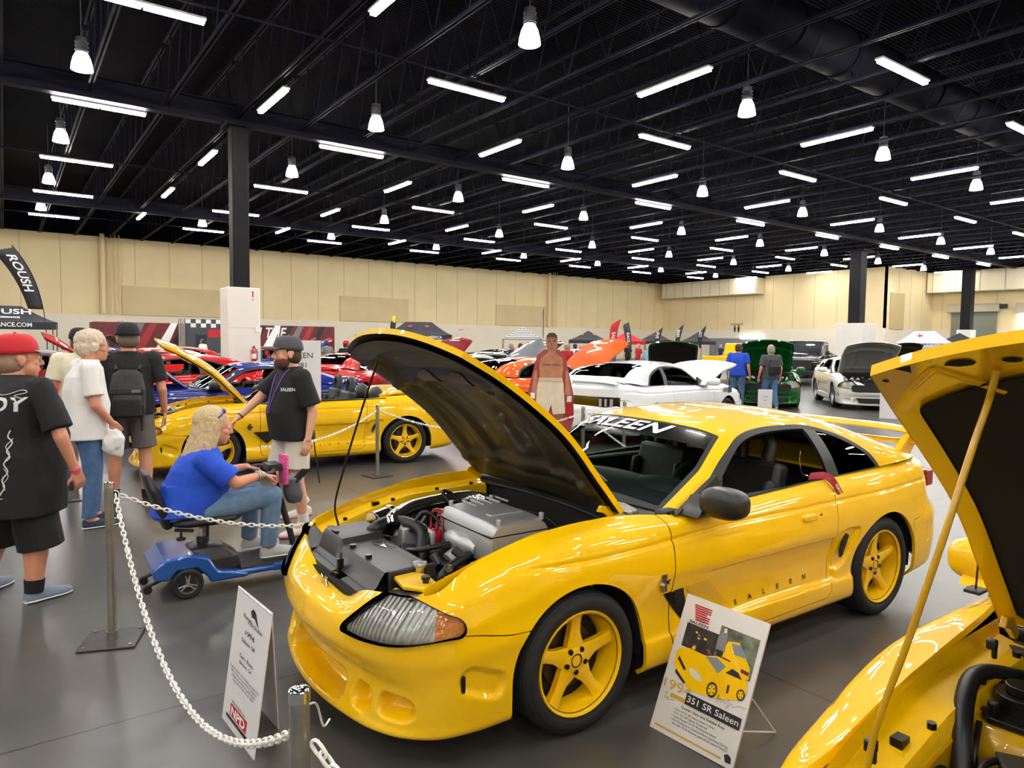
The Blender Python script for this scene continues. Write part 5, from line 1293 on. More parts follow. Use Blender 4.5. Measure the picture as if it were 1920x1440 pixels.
def person(label,loc,rz,J,h=1.0,hk=1.13,belly=.14,chest=.125,sw=.20,skin=SKIN,shirt=None,pants=None,pants_len='long',shoem=None,solem=None,sockm=None,look=0,tilt=0,vox=.007,sleeve=.55,hands=(.5,.5),extra=None,hem=None,group=None,name='person',bellyx=0,legr=1,**hd):
    p=thing(name,label,'person',loc,rz,group)
    D=dict(pelvis=(0,0,.93),chest=(0,0,1.28),neck=(0,0,1.485),head=(.025,0,1.605),shL=(0,sw,1.415),shR=(0,-sw,1.415),elL=(-.02,sw+.07,1.12),elR=(-.02,-sw-.07,1.12),wrL=(.06,sw+.09,.88),wrR=(.06,-sw-.09,.88),
      hiL=(0,.10,.90),hiR=(0,-.10,.90),knL=(.02,.11,.50),knR=(.02,-.11,.50),anL=(-.02,.12,.085),anR=(-.02,-.12,.085),toL=(.2,.14,.0),toR=(.2,-.14,.0),hdL=None,hdR=None,pnL=None,pnR=None)
    D.update(J); g={k:(Vector(v)*(h if k not in('hdL','hdR','pnL','pnR') else 1) if v is not None else None) for k,v in D.items()}
    # --- one continuous body
    b=MB(); ex=head_parts(p,g['head'],look,tilt,skin,h*hk,body=b,**hd)
    nk=g['neck']; cap_(b,nk-Vector((0,0,.04*h)),g['head']+Vector((-.02,0,-.06))*h,.068*h*hd.get('fat',1)**.7,.064*h*hd.get('fat',1)**.7)
    pv,ch=g['pelvis'],g['chest']; up=(nk-pv).normalized()
    loft(b,[(pv-up*.06*h,chest*.8*h,sw*.72*h),(pv+up*.1*h,belly*.85*h,sw*.75*h),(ch,chest*.85*h,sw*.8*h),(nk-up*.06*h,chest*.6*h,sw*.75*h),(nk,.05*h,.07*h)])
    for s in ('L','R'):
        cap_(b,g['sh'+s],g['el'+s],.048*h,.043*h); cap_(b,g['el'+s],g['wr'+s],.044*h,.027*h); 
        ad=(g['wr'+s]-g['el'+s]).normalized(); hd_=g['hd'+s] or ad; pn=g['pn'+s] or Vector((0,-1 if s=='L' else 1,0)); hand(b,g['wr'+s],hd_,pn,hands[0] if s=='L' else hands[1],1 if s=='L' else -1,h)
        cap_(b,g['hi'+s],g['kn'+s],.080*h*legr,.058*h*legr); cap_(b,g['kn'+s],g['kn'+s]*.55+g['an'+s]*.45,.056*h*legr,.060*h*legr); cap_(b,g['kn'+s]*.55+g['an'+s]*.45,g['an'+s],.058*h*legr,.038*h*legr); cap_(b,g['an'+s],g['an'+s]*.6+g['to'+s]*.4+Vector((0,0,-.01)),.035*h,.03*h)
    remesh(b,'body',skin,p,vox,4)
    if hd.get('x') is None: ex()
    # --- shirt
    if shirt:
        b=MB(); hz=hem if hem is not None else .06; side=(g['shL']-g['shR']).normalized(); f=Vector((1,0,0)); c0=pv-up*hz*h; bx=Vector((bellyx,0,0))*h
        loft(b,[(c0,belly*1.03*h,sw*1.10*h),(pv+up*.06*h+bx*.7,belly*1.04*h,sw*1.06*h),(pv+up*.17*h+bx,belly*1.06*h,sw*.98*h),(ch-up*.05*h+bx*.5,(belly+chest)*.5*1.05*h,sw*.98*h),(ch+up*.06*h,chest*1.02*h,sw*1.0*h),(nk-up*.07*h,chest*.78*h,sw*.96*h),(nk-up*.03*h,chest*.62*h,sw*.70*h),(nk+up*.005*h,.080*h,.092*h)],36)
        for s in ('L','R'):
            a=g['sh'+s]; e=a+(g['el'+s]-a)*sleeve*1.35; d=(e-a).normalized(); x,y,_=frame(d)
            cap_(b,a,a+d*.02,.080*h,.080*h); b.cyl(a,e,.078*h,.080*h*(1+.1*(belly>.17)),18); cap_(b,a-side*(.06*h if s=='L' else -.06*h),a,.07*h,.075*h)
        remesh(b,'t_shirt',shirt,p,vox,5,.006,10)
    if pants:
        b=MB(); loft(b,[(pv+up*.10*h,belly*.88*h,sw*.82*h),(pv,belly*.95*h,sw*.86*h),(pv-up*.08*h,belly*.9*h,sw*.84*h)],30)
        for s in ('L','R'):
            hi,kn,an=g['hi'+s],g['kn'+s],g['an'+s]
            if pants_len=='long': b.cyl(hi+(hi-kn).normalized()*.02,kn,.105*h*legr,.078*h,18); cap_(b,kn,kn+(an-kn)*.1,.078*h,.074*h); b.cyl(kn,an+(kn-an).normalized()*.01,.076*h,.058*h,18)
            else:
                e=hi+(kn-hi)*pants_len; b.cyl(hi+(hi-e).normalized()*.02,e,.108*h*legr,.112*h*legr,20)
                if pants_len>.99: pass
            cap_(b,hi,hi+Vector((0,0,.03)),.10*h*legr,.10*h)
        remesh(b,'trousers' if pants_len=='long' else 'shorts',pants,p,vox,4,.006,9)
    for s in ('L','R'):
        if shoem:
            b=MB();so=MB(); shoe(b,so,g['an'+s],g['to'+s],L=.285*h); o=b.build('shoe',shoem,p,smooth=60); so.build('shoe_sole',solem or shoem,o,smooth=40)
            a=g['an'+s]; 
        if sockm: MB().cyl(g['an'+s]-Vector((0,0,.02)),g['an'+s]+(g['kn'+s]-g['an'+s])*.16,.046*h*legr,.050*h*legr,16).build('sock',sockm,p,smooth=60)
    if extra: extra(p,g)
    return p
TEE=mat('black cotton tee',(17,18,21),.85,noise_=(14,.2)); WTEE=mat('white cotton tee',(226,222,220),.85); BTEE=mat('royal blue cotton tee',(22,72,190),.8,noise_=(10,.1)); JEAN=mat('blue denim',(70,100,138),.85,noise_=(18,.2)); LJEAN=mat('faded denim',(96,124,156),.85,noise_=(18,.2))
BSH=mat('black sport shorts',(16,16,18),.7); GSH=mat('grey brown shorts',(98,90,88),.85,noise_=(16,.12)); KSH=mat('light khaki shorts',(206,198,186),.85)
WSOLE=mat('white shoe sole',(222,222,220),.6)
# 1 — heavy man in black tee with the printed back
def ex_red(p,g):
    PRN=mat('shirt print off-white',(205,205,205),.7)
    from mathutils.bvhtree import BVHTree
    sh=[c for c in p.children if c.name.startswith('t_shirt')][0]; bt=BVHTree.FromPolygons([tuple(v.co) for v in sh.data.vertices],[list(q.vertices) for q in sh.data.polygons])
    def proj(y,z):
        z=z-.02; h=bt.ray_cast(Vector((-2,y,z)),Vector((1,0,0))); return (h[0].x-.004,y,z) if h[0] else (-.2,y,z)
    def T_(txt,y,z,size,sx=1,bold=.001,nm='shirt_print'):
        V,F=text_mesh(txt,size,0,bold); mkobj(nm,[proj(y-v.x*sx,z+v.y) for v in V],F,PRN,p,smooth=0)
    T_('FOXBODY',0,1.36,.125,.95,.003); T_('Old',0,1.24,.05,1,.001); T_('5.0',0,1.195,.07,1.2,.003); T_('1979\u20131993',0,1.09,.08,.95,.001); T_('LEGENDARY',0,1.03,.03); T_('MUSTANGS',0,.97,.07,1,.001)
    T_('BUILT UP BY',0,.915,.035); T_('MOTOR COMPANY',0,.88,.035); T_('DEARBORN MICHIGAN',0,.845,.033); T_('PROVED BY FOUR',0,.80,.03)
    def line(pts,w=.003,closed=False):
        q=crv([(0,a,b) for a,b in pts],8,closed); MB().tube([Vector(proj(v.y,v.z))+Vector((-.001,0,0)) for v in q],w,5,closed).build('shirt_print_scroll',PRN,p,smooth=0)
    line([(.11*math.cos(a),1.215+.06*math.sin(a)) for a in [k*PI/6 for k in range(12)]],.0025,True); line([(.135*math.cos(a),1.215+.075*math.sin(a)) for a in [k*PI/6 for k in range(12)]],.0018,True)
    line([(.26,1.43),(.10,1.455),(-.05,1.45),(-.16,1.425),(-.24,1.455),(-.27,1.44),(-.22,1.42),(-.27,1.40)])
    for s in (1,-1):
        line([(s*.225,1.20),(s*.215,1.16),(s*.235,1.12),(s*.222,1.07),(s*.238,1.03),(s*.215,.99),(s*.232,.94),(s*.212,.89),(s*.225,.84),(s*.205,.79)],.0045); line([(s*.235,1.15),(s*.215,1.10),(s*.235,1.05),(s*.22,1.01)],.0025); line([(s*.215,.96),(s*.235,.91),(s*.218,.86),(s*.23,.82)],.0025)
    line([(.22,.77),(.12,.755),(0,.765),(-.12,.755),(-.22,.77)])
    w=g['wrR']; d=(g['wrR']-g['elR']).normalized(); MB().cyl(w-d*.015,w+d*.008,.034,.033,20).build('wristband',mat('pink wristband',(226,70,110),.4),p,smooth=60)
    b=MB(); e=g['elR']; 
    for k in range(3):
        c=e+(w-e)*(.35+.14*k); b.tube(crv([c+Vector((-.040,-.018,.02)),c+Vector((-.043,.0,.03)),c+Vector((-.042,.015,.0)),c+Vector((-.043,-.005,-.02))],5),.0018,5)
    b.build('forearm_tattoo',mat('tattoo ink',(60,52,60),.6),p)
RC_=mat('red cap cloth',(190,28,38),.75); GC_=mat('grey mesh cap cloth',(150,150,158),.8)
person('heavy person at far left in red cap and black tee with printed back, black shorts',(.03,5.74,0),R(33),
   dict(elR=(.02,-.43,1.11),wrR=(.11,-.43,.88),knR=(.04,-.15,.50),anR=(.00,-.16,.085),toR=(.2,-.20,.0),knL=(.02,.19,.50),anL=(-.02,.30,.085),toL=(.18,.36,0),head=(.05,0,1.60),neck=(.02,0,1.495)),hk=1.2,
   h=1.015,belly=.26,chest=.20,sw=.295,skin=SKIN2,shirt=TEE,pants=BSH,pants_len=1.36,shoem=mat('grey blue knit shoe',(120,136,156),.7),solem=WSOLE,sockm=mat('black sock',(14,14,15),.8),look=R(-22),fat=1.22,legr=1.22,
   hair=('crop',mat('shaved grey hair',(150,118,98),.7)),cap=(RC_,GC_,False),extra=ex_red,hem=.33,sleeve=.62,bellyx=.03)
# 2 — older man, white tee, jeans
def ex_old(p,g):
    b=MB(); loft(b,[((.16,-.17,.93),.05,.06),((.18,-.18,.84),.09,.07),((.17,-.18,.74),.10,.06),((.20,-.18,.66),.05,.04)]); remesh(b,'folded_towel',mat('white towel',(228,226,222),.9),p,.01,3,.02,14)
    b=MB()
    for k,(y,z) in enumerate(((.02,1.30),(.05,1.26),(.00,1.24),(.07,1.22),(.03,1.20),(-.02,1.27))): b.sphere((.150,y-.06,z),(.004,.018,.012),8,5)
    b.build('shirt_print',mat('dark floral print',(60,52,66),.8),p)
person('older person with fluffy white hair, white tee and jeans, beside the red-capped one',(.60,7.62,0),R(8),dict(elR=(.02,-.26,1.10),wrR=(.16,-.20,.93),head=(.07,0,1.60),neck=(.03,0,1.485),toR=(.22,-.12,0),knL=(.08,.11,.50),anL=(.06,.12,.085),toL=(.3,.14,0)),h=1.055,belly=.17,chest=.14,sw=.205,skin=SKIN2,
   shirt=WTEE,pants=JEAN,shoem=mat('dark blue suede shoe',(40,52,72),.8),solem=WSOLE,look=R(-10),hair=('fluffy',mat('white blond hair',(206,190,166),.8,bump=('noise',90,.6,.01))),glasses=True,extra=ex_old,hem=.14)
# 3 — man with backpack
def ex_bp(p,g):
    BP=mat('black nylon backpack',(24,24,25),.6,bump=('noise',40,.3,.006)); o=bpy.data.objects.new('backpack',None); COL.objects.link(o); o.parent=p
    b=MB(); loft(b,[((-.23,0,.96),.10,.15,0,3.5),((-.245,0,1.05),.12,.165,0,3.5),((-.245,0,1.25),.115,.165,0,3.5),((-.22,0,1.40),.085,.14,0,3),((-.20,0,1.45),.05,.09)]); remesh(b,'pack_body',BP,o,.009,4,.004,16)
    b=MB(); loft(b,[((-.34,0,.98),.05,.13,0,4),((-.345,0,1.15),.055,.13,0,4),((-.33,0,1.20),.04,.12,0,4)]); remesh(b,'front_pocket',BP,o,.009,3)
    for z in (1.08,1.22): MB().box((-.36,0,z),(.012,.30,.025)).build('compression_strap',TRIMB,o,bevel=.003)
    MB().box((-.362,-.08,1.235),(.01,.08,.03)).build('name_patch',mat('grey patch',(110,108,104),.8),o)
    for s in (1,-1):
        MB().tube(crv([(-.16,s*.10,1.44),(-.06,s*.12,1.52),(.06,s*.13,1.48),(.13,s*.15,1.34),(.08,s*.19,1.12),(-.10,s*.17,1.02)],6),.022,8).build('shoulder_strap',BP,o,smooth=60)
        MB().box((-.20,s*.12,.90),(.01,.025,.18)).build('loose_strap',BP,o)
person('person with a black backpack, backwards black cap and grey shorts, seen from behind at left',(1.06,8.38,0),R(80),dict(knR=(-.02,-.13,.50),anR=(-.06,-.14,.085),toR=(.16,-.24,0),knL=(.05,.13,.50),anL=(.03,.15,.085),toL=(.24,.19,0)),h=1.10,belly=.155,chest=.135,sw=.215,skin=SKIN2,
   shirt=TEE,pants=GSH,pants_len=.86,shoem=mat('black trainer',(22,22,24),.7),solem=mat('dark sole',(50,50,52),.7),sockm=MATS['black sock'],hair=('crop',mat('grey brown hair',(92,80,70),.7)),cap=(mat('black cap cloth',(16,16,18),.8),None,False),extra=ex_bp,hem=.04,look=R(6))
# 4 — woman on the mobility scooter
SX,SY,SR=.98,5.33,R(-2)
def ex_lady(p,g):
    b=MB(); 
    for k in range(3): d=(g['wrR']-g['elR']).normalized(); c=g['wrR']-d*(.012+.014*k); x,y,_=frame(d); b.tube([c+x*.033*math.cos(a)+y*.033*math.sin(a) for a in [q*PI/8 for q in range(16)]],.006,6,True)
    b.build('bracelets',mat('silver beads',(180,176,170),.3,.7),p,smooth=60)
    h=g['head']; b=MB(); b.tube(crv([h+Vector(q) for q in ((-.01,-.095,.05),(.05,-.08,.105),(.07,0,.125),(.05,.08,.105),(-.01,.095,.05))],6),.005,6); b.sphere(h+Vector((.068,-.035,.118)),(.012,.032,.022),12,8); b.sphere(h+Vector((.068,.035,.118)),(.012,.032,.022),12,8); b.build('sunglasses',mat('purple print sunglasses',(66,40,150),.25,coat=.5),p,smooth=60)
person('person with long blond hair in a royal blue tee and jeans riding the mobility scooter',(SX,SY,0),SR,
   dict(pelvis=(.04,0,.60),chest=(.10,0,.80),neck=(.165,0,1.015),head=(.225,0,1.14),shL=(.13,.19,.935),shR=(.13,-.19,.935),elL=(.30,.26,.76),elR=(.32,-.27,.77),wrL=(.50,.20,.80),wrR=(.515,-.20,.80),hiL=(.10,.12,.57),hiR=(.10,-.12,.57),
     knL=(.52,.15,.63),knR=(.60,-.14,.63),anL=(.50,.15,.25),anR=(.57,-.13,.245),toL=(.66,.17,.165),toR=(.78,-.13,.165),hdL=(.8,-.2,-.2),hdR=(.8,.2,-.2),pnL=(-.1,0,-1),pnR=(-.1,0,-1)),h=1.0,belly=.22,chest=.17,sw=.215,skin=SKIN2,shirt=BTEE,pants=LJEAN,
   shoem=mat('light grey trainers',(176,176,176),.7),solem=WSOLE,look=R(-4),tilt=R(6),hair=('long',mat('ash blond hair',(196,172,132),.6,bump=('wave',30,.5,.006))),hands=(1.0,1.0),extra=ex_lady,hem=.05,sleeve=.62,bellyx=.03,fat=1.08,vox=.0065)
# 5 — man walking left
def ex_walk(p,g):
    LN=mat('purple lanyard ribbon',(92,62,140),.6)
    from mathutils.bvhtree import BVHTree
    sh=[c for c in p.children if c.name.startswith('t_shirt')][0]; bt=BVHTree.FromPolygons([tuple(v.co) for v in sh.data.vertices],[list(q.vertices) for q in sh.data.polygons]); V,F=text_mesh('SALEEN',.040,0,.001); P=[]
    for v in V:
        o_=Vector((1.0,1.0-.0,1.335+v.y))+Vector((-.707,.707,0))*(v.x-.0+.03); d_=Vector((-.707,-.707,0)); h=bt.ray_cast(o_,d_); P.append(h[0]-d_*.004 if h[0] else o_)
    mkobj('shirt_lettering',P,F,mat('shirt print off-white',(205,205,205),.7),p,smooth=0)
    for sg in (1,-1):
        Q=[]
        for y,z in ((.088,1.52),(.080,1.47),(.06,1.38),(.035,1.28),(.02,1.18),(.015,1.12)):
            h=bt.ray_cast(Vector((1,sg*y,z)),Vector((-1,0,0))); Q.append((h[0].x+.006 if h[0] else .05,sg*y,z))
        MB().tube(crv(Q,6),.0065,6).build('lanyard',LN,p,smooth=60)
    w=g['wrR']; d=(g['wrR']-g['elR']).normalized(); MB().cyl(w-d*.03,w-d*.018,.032,.032,18).build('wrist_strap',MATS['black plastic'],p)
    MB().box(Vector((.150,0,1.680))*1.03,(.006,.05,.03)).build('cap_patch',mat('brown leather patch',(120,84,56),.6),p)
    # shoe accents
person('bearded person walking left in grey cap, black tee, purple lanyard and pale shorts',(2.12,6.33,0),R(186),
   dict(shL=(0,.20,1.40),elL=(-.07,.25,1.10),wrL=(-.02,.26,.87),elR=(.20,-.25,1.20),wrR=(.40,-.22,1.04),hdR=(.7,.1,-.55),pnR=(0,.3,-1),hiL=(0,.10,.90),knL=(.02,.12,.52),anL=(-.04,.12,.13),toL=(.14,.13,.0),knR=(.10,-.10,.52),anR=(-.16,-.10,.25),toR=(.0,-.10,.10),head=(.045,0,1.60)),
   h=1.03,belly=.175,chest=.145,sw=.205,skin=SKIN,shirt=TEE,pants=KSH,pants_len=.80,shoem=mat('cream and red trainers',(214,204,196),.6),solem=mat('red sole',(196,36,40),.5),sockm=mat('white sock',(220,218,214),.8),look=R(-8),
   hair=('crop',mat('dark brown hair',(64,44,34),.7)),beard=mat('brown beard',(92,60,44),.8),cap=(mat('slate grey cap',(70,72,78),.8),mat('slate grey cap',(70,72,78),.8),False),extra=ex_walk,hem=.08,sleeve=.60,bellyx=.035,fat=1.05)
# people partly hidden at the left edge
DKB=mat('navy tee',(28,38,66),.85)
person('person with dark hair in a navy tee half hidden behind the red-capped one',(-.15,8.1,0),R(60),dict(),h=1.03,belly=.15,chest=.13,sw=.2,shirt=DKB,pants=JEAN,shoem=MATS['black trainer'],hair=('short',mat('black hair',(18,16,16),.6)),vox=.012)
person('person in a black cap and cream shirt standing between the white-haired one and the tent',(.72,9.6,0),R(95),dict(),h=1.07,belly=.16,chest=.14,sw=.21,shirt=mat('cream tee',(214,206,176),.85),pants=JEAN,shoem=MATS['black trainer'],cap=(MATS['black cap cloth'],None,False),hair=('crop',MATS['dark brown hair']),vox=.012)
person('person in a bright blue tee cut by the left edge of the view',(-.75,8.9,0),R(100),dict(),h=1.02,belly=.15,chest=.13,sw=.2,shirt=BTEE,pants=JEAN,shoem=MATS['black trainer'],hair=('crop',mat('grey hair',(150,140,134),.7)),vox=.012)
# mid distance
def ex_sm(p,g):
    b=MB(); loft(b,[((-.22,0,1.0),.09,.15,0,3),((-.24,0,1.2),.10,.155,0,3),((-.20,0,1.40),.07,.12)]); remesh(b,'backpack',MATS['black nylon backpack'],p,.014,3)
person('person in a blue printed tee and jeans looking at the bright green car',(16.6,12.1,0),R(20),dict(),h=1.04,belly=.17,chest=.14,sw=.21,skin=SKIN2,shirt=BTEE,pants=JEAN,shoem=MATS['black trainer'],hair=('crop',MATS['dark brown hair']),vox=.014)
person('person in a dark grey tee with a black backpack walking past the bright green car',(16.5,11.0,0),R(60),dict(knL=(.12,.1,.50),anL=(.10,.1,.085),toL=(.3,.1,0),knR=(-.02,-.1,.5),anR=(-.18,-.1,.12),toR=(-.02,-.1,.02)),h=1.02,belly=.15,chest=.13,sw=.2,skin=SKIN2,shirt=mat('charcoal tee',(72,74,76),.85),pants=JEAN,shoem=MATS['light grey trainers'],hair=('crop',MATS['grey hair']),vox=.014,extra=ex_sm)
person('person in a pale blue tee standing beyond the raised orange hood',(19.0,17.6,0),R(200),dict(),h=1.02,belly=.15,chest=.13,sw=.2,skin=SKIN2,shirt=mat('pale blue tee',(130,168,206),.85),pants=JEAN,shoem=MATS['black trainer'],hair=('crop',MATS['dark brown hair']),vox=.016)
CROWD=[]
def crowd_proto(label,shirt,pants,hairm,cp=None,fem=False):
    q=person(label,(0,0,0),0,dict(),h=1.0,belly=.145,chest=.13,sw=.195,skin=SKIN2,shirt=shirt,pants=pants,shoem=MATS['black trainer'],hair=('long' if fem else 'crop',hairm),cap=cp,vox=.02); return q
cols=[('navy tee',DKB),('grey tee',mat('grey tee',(120,122,124),.85)),('black tee',TEE),('red tee',mat('red tee',(170,24,30),.85)),('white tee',WTEE),('blue tee',BTEE)]
spots=[(15.84, 21.87, 'left of the boxer cutout head'), (15.53, 20.86, 'second left of the boxer cutout head'), (17.29, 22.67, 'in a red cap left of the boxer cutout'), (16.6, 19.46, 'just right of the boxer cutout head'), (20.47, 23.45, 'under the black canopy with orange marks'), (18.04, 20.27, 'close to the raised orange hood'), (16.2, 17.9, 'touching the left end of the raised orange hood'), (31.03, 31.84, 'under the red canopy'), (33.18, 32.75, 'beside the grey feather flag'), (29.35, 28.12, 'right of the grey feather flag'), (38.35, 33.94, 'under the first far black canopy'), (39.1, 32.16, 'under the second far black canopy'), (46.42, 35.5, 'near the far restroom sign'), (11.94, 30.89, 'below the mural, in grey'), (9.88, 23.73, 'in the row of red cars'), (9.27, 37.77, 'behind the yellow hood tip of the convertible'), (8.27, 38.5, 'in front of the checkered display'), (8.58, 24.05, 'left of the canopy with lettering'), (44.23, 27.2, 'behind the black pickup'), (47.46, 27.32, 'further right behind the black pickup')]
for i,(x,y,w) in enumerate(spots):
    nm,m=cols[i%6]; lab='small distant person in a %s %s'%(nm,w)
    if i<6: q=crowd_proto(lab,m,JEAN if i%2 else BSH,MATS['dark brown hair'] if i%3 else MATS['grey hair'],cp=(RC_,RC_,False) if i==2 else None); CROWD.append(q)
    else: q=copy_tree(CROWD[i%6],label=lab)
    q.location=(x,y,0); q.rotation_euler=(0,0,random.Random(i).uniform(0,6.28)); q['group']='distant visitors among the cars'
# ================================================================ MOBILITY SCOOTER
def scooter():
    t=thing('mobility_scooter','blue mobility scooter with black swivel seat, ridden by the blond person','scooter',(SX,SY,0),SR)
    BL_=mat('metallic blue plastic',(16,84,170),.3,.2,coat=1); BK=MATS['moulded black engine plastic']; GR=mat('deck rubber',(46,46,48),.8,bump=('noise',120,.5,.003)); TY=MATS['tyre rubber']
    b=MB(); b.prism([(-.20,.15),(-.22,.22),(-.14,.29),(.02,.30),(.14,.26),(.20,.16),(.40,.115),(.40,.085),(.15,.085),(.13,.13),(.06,.20),(-.06,.20),(-.11,.14)],(0,-.25,0),(1,0,0),(0,0,1),(0,1,0),0,.50); b.build('rear_body',BL_,t,bevel=.02)
    b=MB(); loft(b,[((.20,0,.13),.19,.17,0,4),((.19,0,.22),.18,.16,0,4),((.15,0,.30),.12,.13,0,3),((.15,0,.315),.06,.08)]); remesh(b,'battery_cover',BK,t,.008,3)
    MB().box((.64,0,.125),(.55,.40,.035)).build('deck',GR,t,bevel=.01)
    for s in (1,-1):
        MB().tube([(.30,s*.225,.115),(.92,s*.225,.115)],.02,10).build('side_rail',BL_,t,smooth=60)
        MB().box((.62,s*.23,.118),(.08,.03,.05)).build('rail_clamp',BL_,t,bevel=.005)
    for nm,x,y in (('rear_wheel',0,.235),('rear_wheel',0,-.235),('front_wheel',1.0,.16),('front_wheel',1.0,-.16)):
        o=bpy.data.objects.new(nm,None); COL.objects.link(o); o.parent=t; o.location=(x,y,.105); s=1 if y>0 else -1
        MB().lathe([(.065,-.03),(.09,-.035),(.102,-.022),(.105,0),(.102,.022),(.09,.035),(.065,.03)],ax=(0,1,0),n=36).build('tyre',TY,o,smooth=50)
        b=MB(); b.lathe([(.066,s*.031),(.06,s*.022),(.058,-s*.02),(.066,-s*.03)],ax=(0,1,0),n=36)
        for k in range(3):
            for dd in (-.22,.22): a=2*PI*k/3+PI/2; p0=Vector((.012*math.cos(a+dd),s*.03,.012*math.sin(a+dd))); b.cyl(p0,(.062*math.cos(a+dd),s*.024,.062*math.sin(a+dd)),.006,n=8)
        b.cyl((0,s*.0,0),(0,s*.036,0),.017,n=16); b.build('alloy_hub',MATS['silver alloy'],o,smooth=40)
        MB().cyl((0,-s*.02,0),(0,s*.01,0),.058,n=24).build('hub_back',BK,o)
    for s in (1,-1): MB().tube([(-.12,s*.10,.12),(-.22,s*.11,.09)],.012,8).build('anti_tip_bar',BK,t); MB().cyl((-.23,s*.09,.065),(-.23,s*.13,.065),.028,n=16).build('anti_tip_wheel',TY,t)
    b=MB(); b.cyl((.14,0,.30),(.14,0,.42),.028,n=20); b.build('seat_post',CHROME,t)
    b=MB(); b.cyl((.14,0,.29),(.14,0,.36),.04,n=20); b.cyl((.17,0,.30),(.175,0,.44),.014,n=10); b.box((.14,0,.465),(.22,.2,.03)); b.build('post_clamp',BK,t,bevel=.004)
    b=MB(); loft(b,[((.14,0,.475),.21,.20,0,3.5),((.15,0,.50),.25,.235,0,3.5),((.15,0,.535),.235,.22,0,3.5)]); remesh(b,'seat_cushion',mat('black vinyl seat',(26,26,28),.5),t,.009,4)
    b=MB(); loft(b,[((-.09,0,.47),.035,.15,-.3,3),((-.13,0,.60),.04,.20,-.3,3),((-.19,0,.76),.035,.20,-.3,3),((-.225,0,.86),.02,.14,-.3,3)]); remesh(b,'seat_backrest',MATS['black vinyl seat'],t,.009,4)
    b=MB(); b.cyl((-.02,-.14,.46),(-.02,-.14,.39),.008,n=8); b.cyl((-.02,-.14,.385),(-.02,-.14,.40),.03,n=14); b.cyl((-.05,-.1,.45),(.05,-.18,.45),.012,n=8); b.build('adjust_knob',BK,t)
    MB().tube(crv([(.80,0,.14),(.77,0,.30),(.70,0,.55),(.64,0,.78)],6),.024,12).build('tiller',BK,t,smooth=60)
    b=MB(); b.tube(crv([(.50,-.20,.785),(.57,-.19,.80),(.62,-.10,.81),(.62,.10,.81),(.57,.19,.80),(.50,.20,.785)],6),.014,10); b.box((.64,0,.82),(.10,.16,.05)); b.build('handlebar',BK,t,bevel=.003)
    for s in (1,-1): MB().cyl((.49,s*.20,.782),(.58,s*.185,.80),.019,n=14).build('grip',mat('blue rubber grip',(22,40,80),.6),t)
    b=MB(); loft(b,[((.80,-.02,.53),.05,.06),((.79,-.02,.60),.07,.09),((.78,-.02,.68),.06,.10),((.76,-.02,.73),.05,.10)]); remesh(b,'storage_pouch',mat('grey mesh pouch',(92,94,98),.8),t,.008,2,.008,20)
    b=MB(); b.prism(rr2(.05,.115,.012),(.70,-.06,.80),(.3,-1,0),(0,0,1),(1,.3,0),0,.02); b.build('pink_tablet_case',mat('pink patterned case',(226,96,150),.5,noise_=(80,.5)),t,bevel=.003)
    b=MB(); b.prism(rr2(.04,.075,.01),(.82,-.10,.74),(.5,-.8,0),(.6,.2,.5),(.2,.3,1),0,.012); b.build('phone_in_holder',mat('phone screen black',(12,12,14),.1,coat=1),t)
    b=MB(); b.prism([(-.10,.16),(-.05,.30),(.06,.33),(.14,.26),(.16,.16),(.10,.20),(0,.24),(-.06,.20)],(1.0,-.20,0),(1,0,0),(0,0,1),(0,1,0),0,.40); b.build('front_fender',BL_,t,bevel=.02)
    b=MB(); b.tube(crv([(.86,-.2,.13),(.94,-.21,.26),(1.02,-.2,.30)],5),.014,8); b.build('front_hoop',BL_,t)
scooter()
# ================================================================ STANCHIONS AND CHAINS
GALV=mat('galvanised pipe',(158,156,150),.32,.85,noise_=(20,.12)); WPL=mat('white plastic chain',(228,226,220),.4); BASE=mat('steel base plate',(74,72,72),.4,.5,noise_=(10,.2))
def post(loc,rz,label,h=.94,cap=True):
    t=thing('stanchion',label,'stanchion',loc,rz)
    MB().box((0,0,.008),(.30,.30,.012)).build('base_plate',BASE,t,bevel=.003)
    b=MB(); b.cyl((0,0,.014),(0,0,h),.024,n=28); b.build('post',GALV,t,smooth=40)
    b=MB(); b.lathe([(.0,h+.004),(.018,h+.004),(.026,h-.002),(.026,h-.03),(.0245,h-.03)],n=28); b.build('post_cap',CHROME,t,smooth=40)
    MB().cyl((0,0,.014),(0,0,.06),.030,n=24).build('collar',GALV,t,smooth=40)
    b=MB()
    for x in (-.12,.12):
        for y in (-.12,.12): b.cyl((x,y,.014),(x,y,.02),.01,n=10)
    b.each('plate_bolt',GALV,t)
    MB().tube(crv([(.026,0,h-.05),(.05,0,h-.06),(.055,-.02,h-.11),(.075,-.02,h-.10)],5),.003,6).build('wire_hook',mat('wire hook',(190,190,188),.3,.8),t)
    return t
ST1=post((.47,4.62,0),R(-20),'galvanised stanchion on a square steel plate, left of the scooter')
ST2=post((.56,1.64,0),R(15),'galvanised stanchion nearest the camera, by the folded white sign',h=.93)
ST3=post((3.93,8.40,0),R(5),'galvanised stanchion in front of the convertible rear wheel')
ST4=post((.60,8.95,0),R(0),'galvanised stanchion behind the white-haired person')
post((6.05,6.75,0),R(0),'galvanised stanchion seen through the yellow coupe windshield',h=.95); post((7.1,7.05,0),R(0),'galvanised stanchion beside the boxer cutout',h=.95)
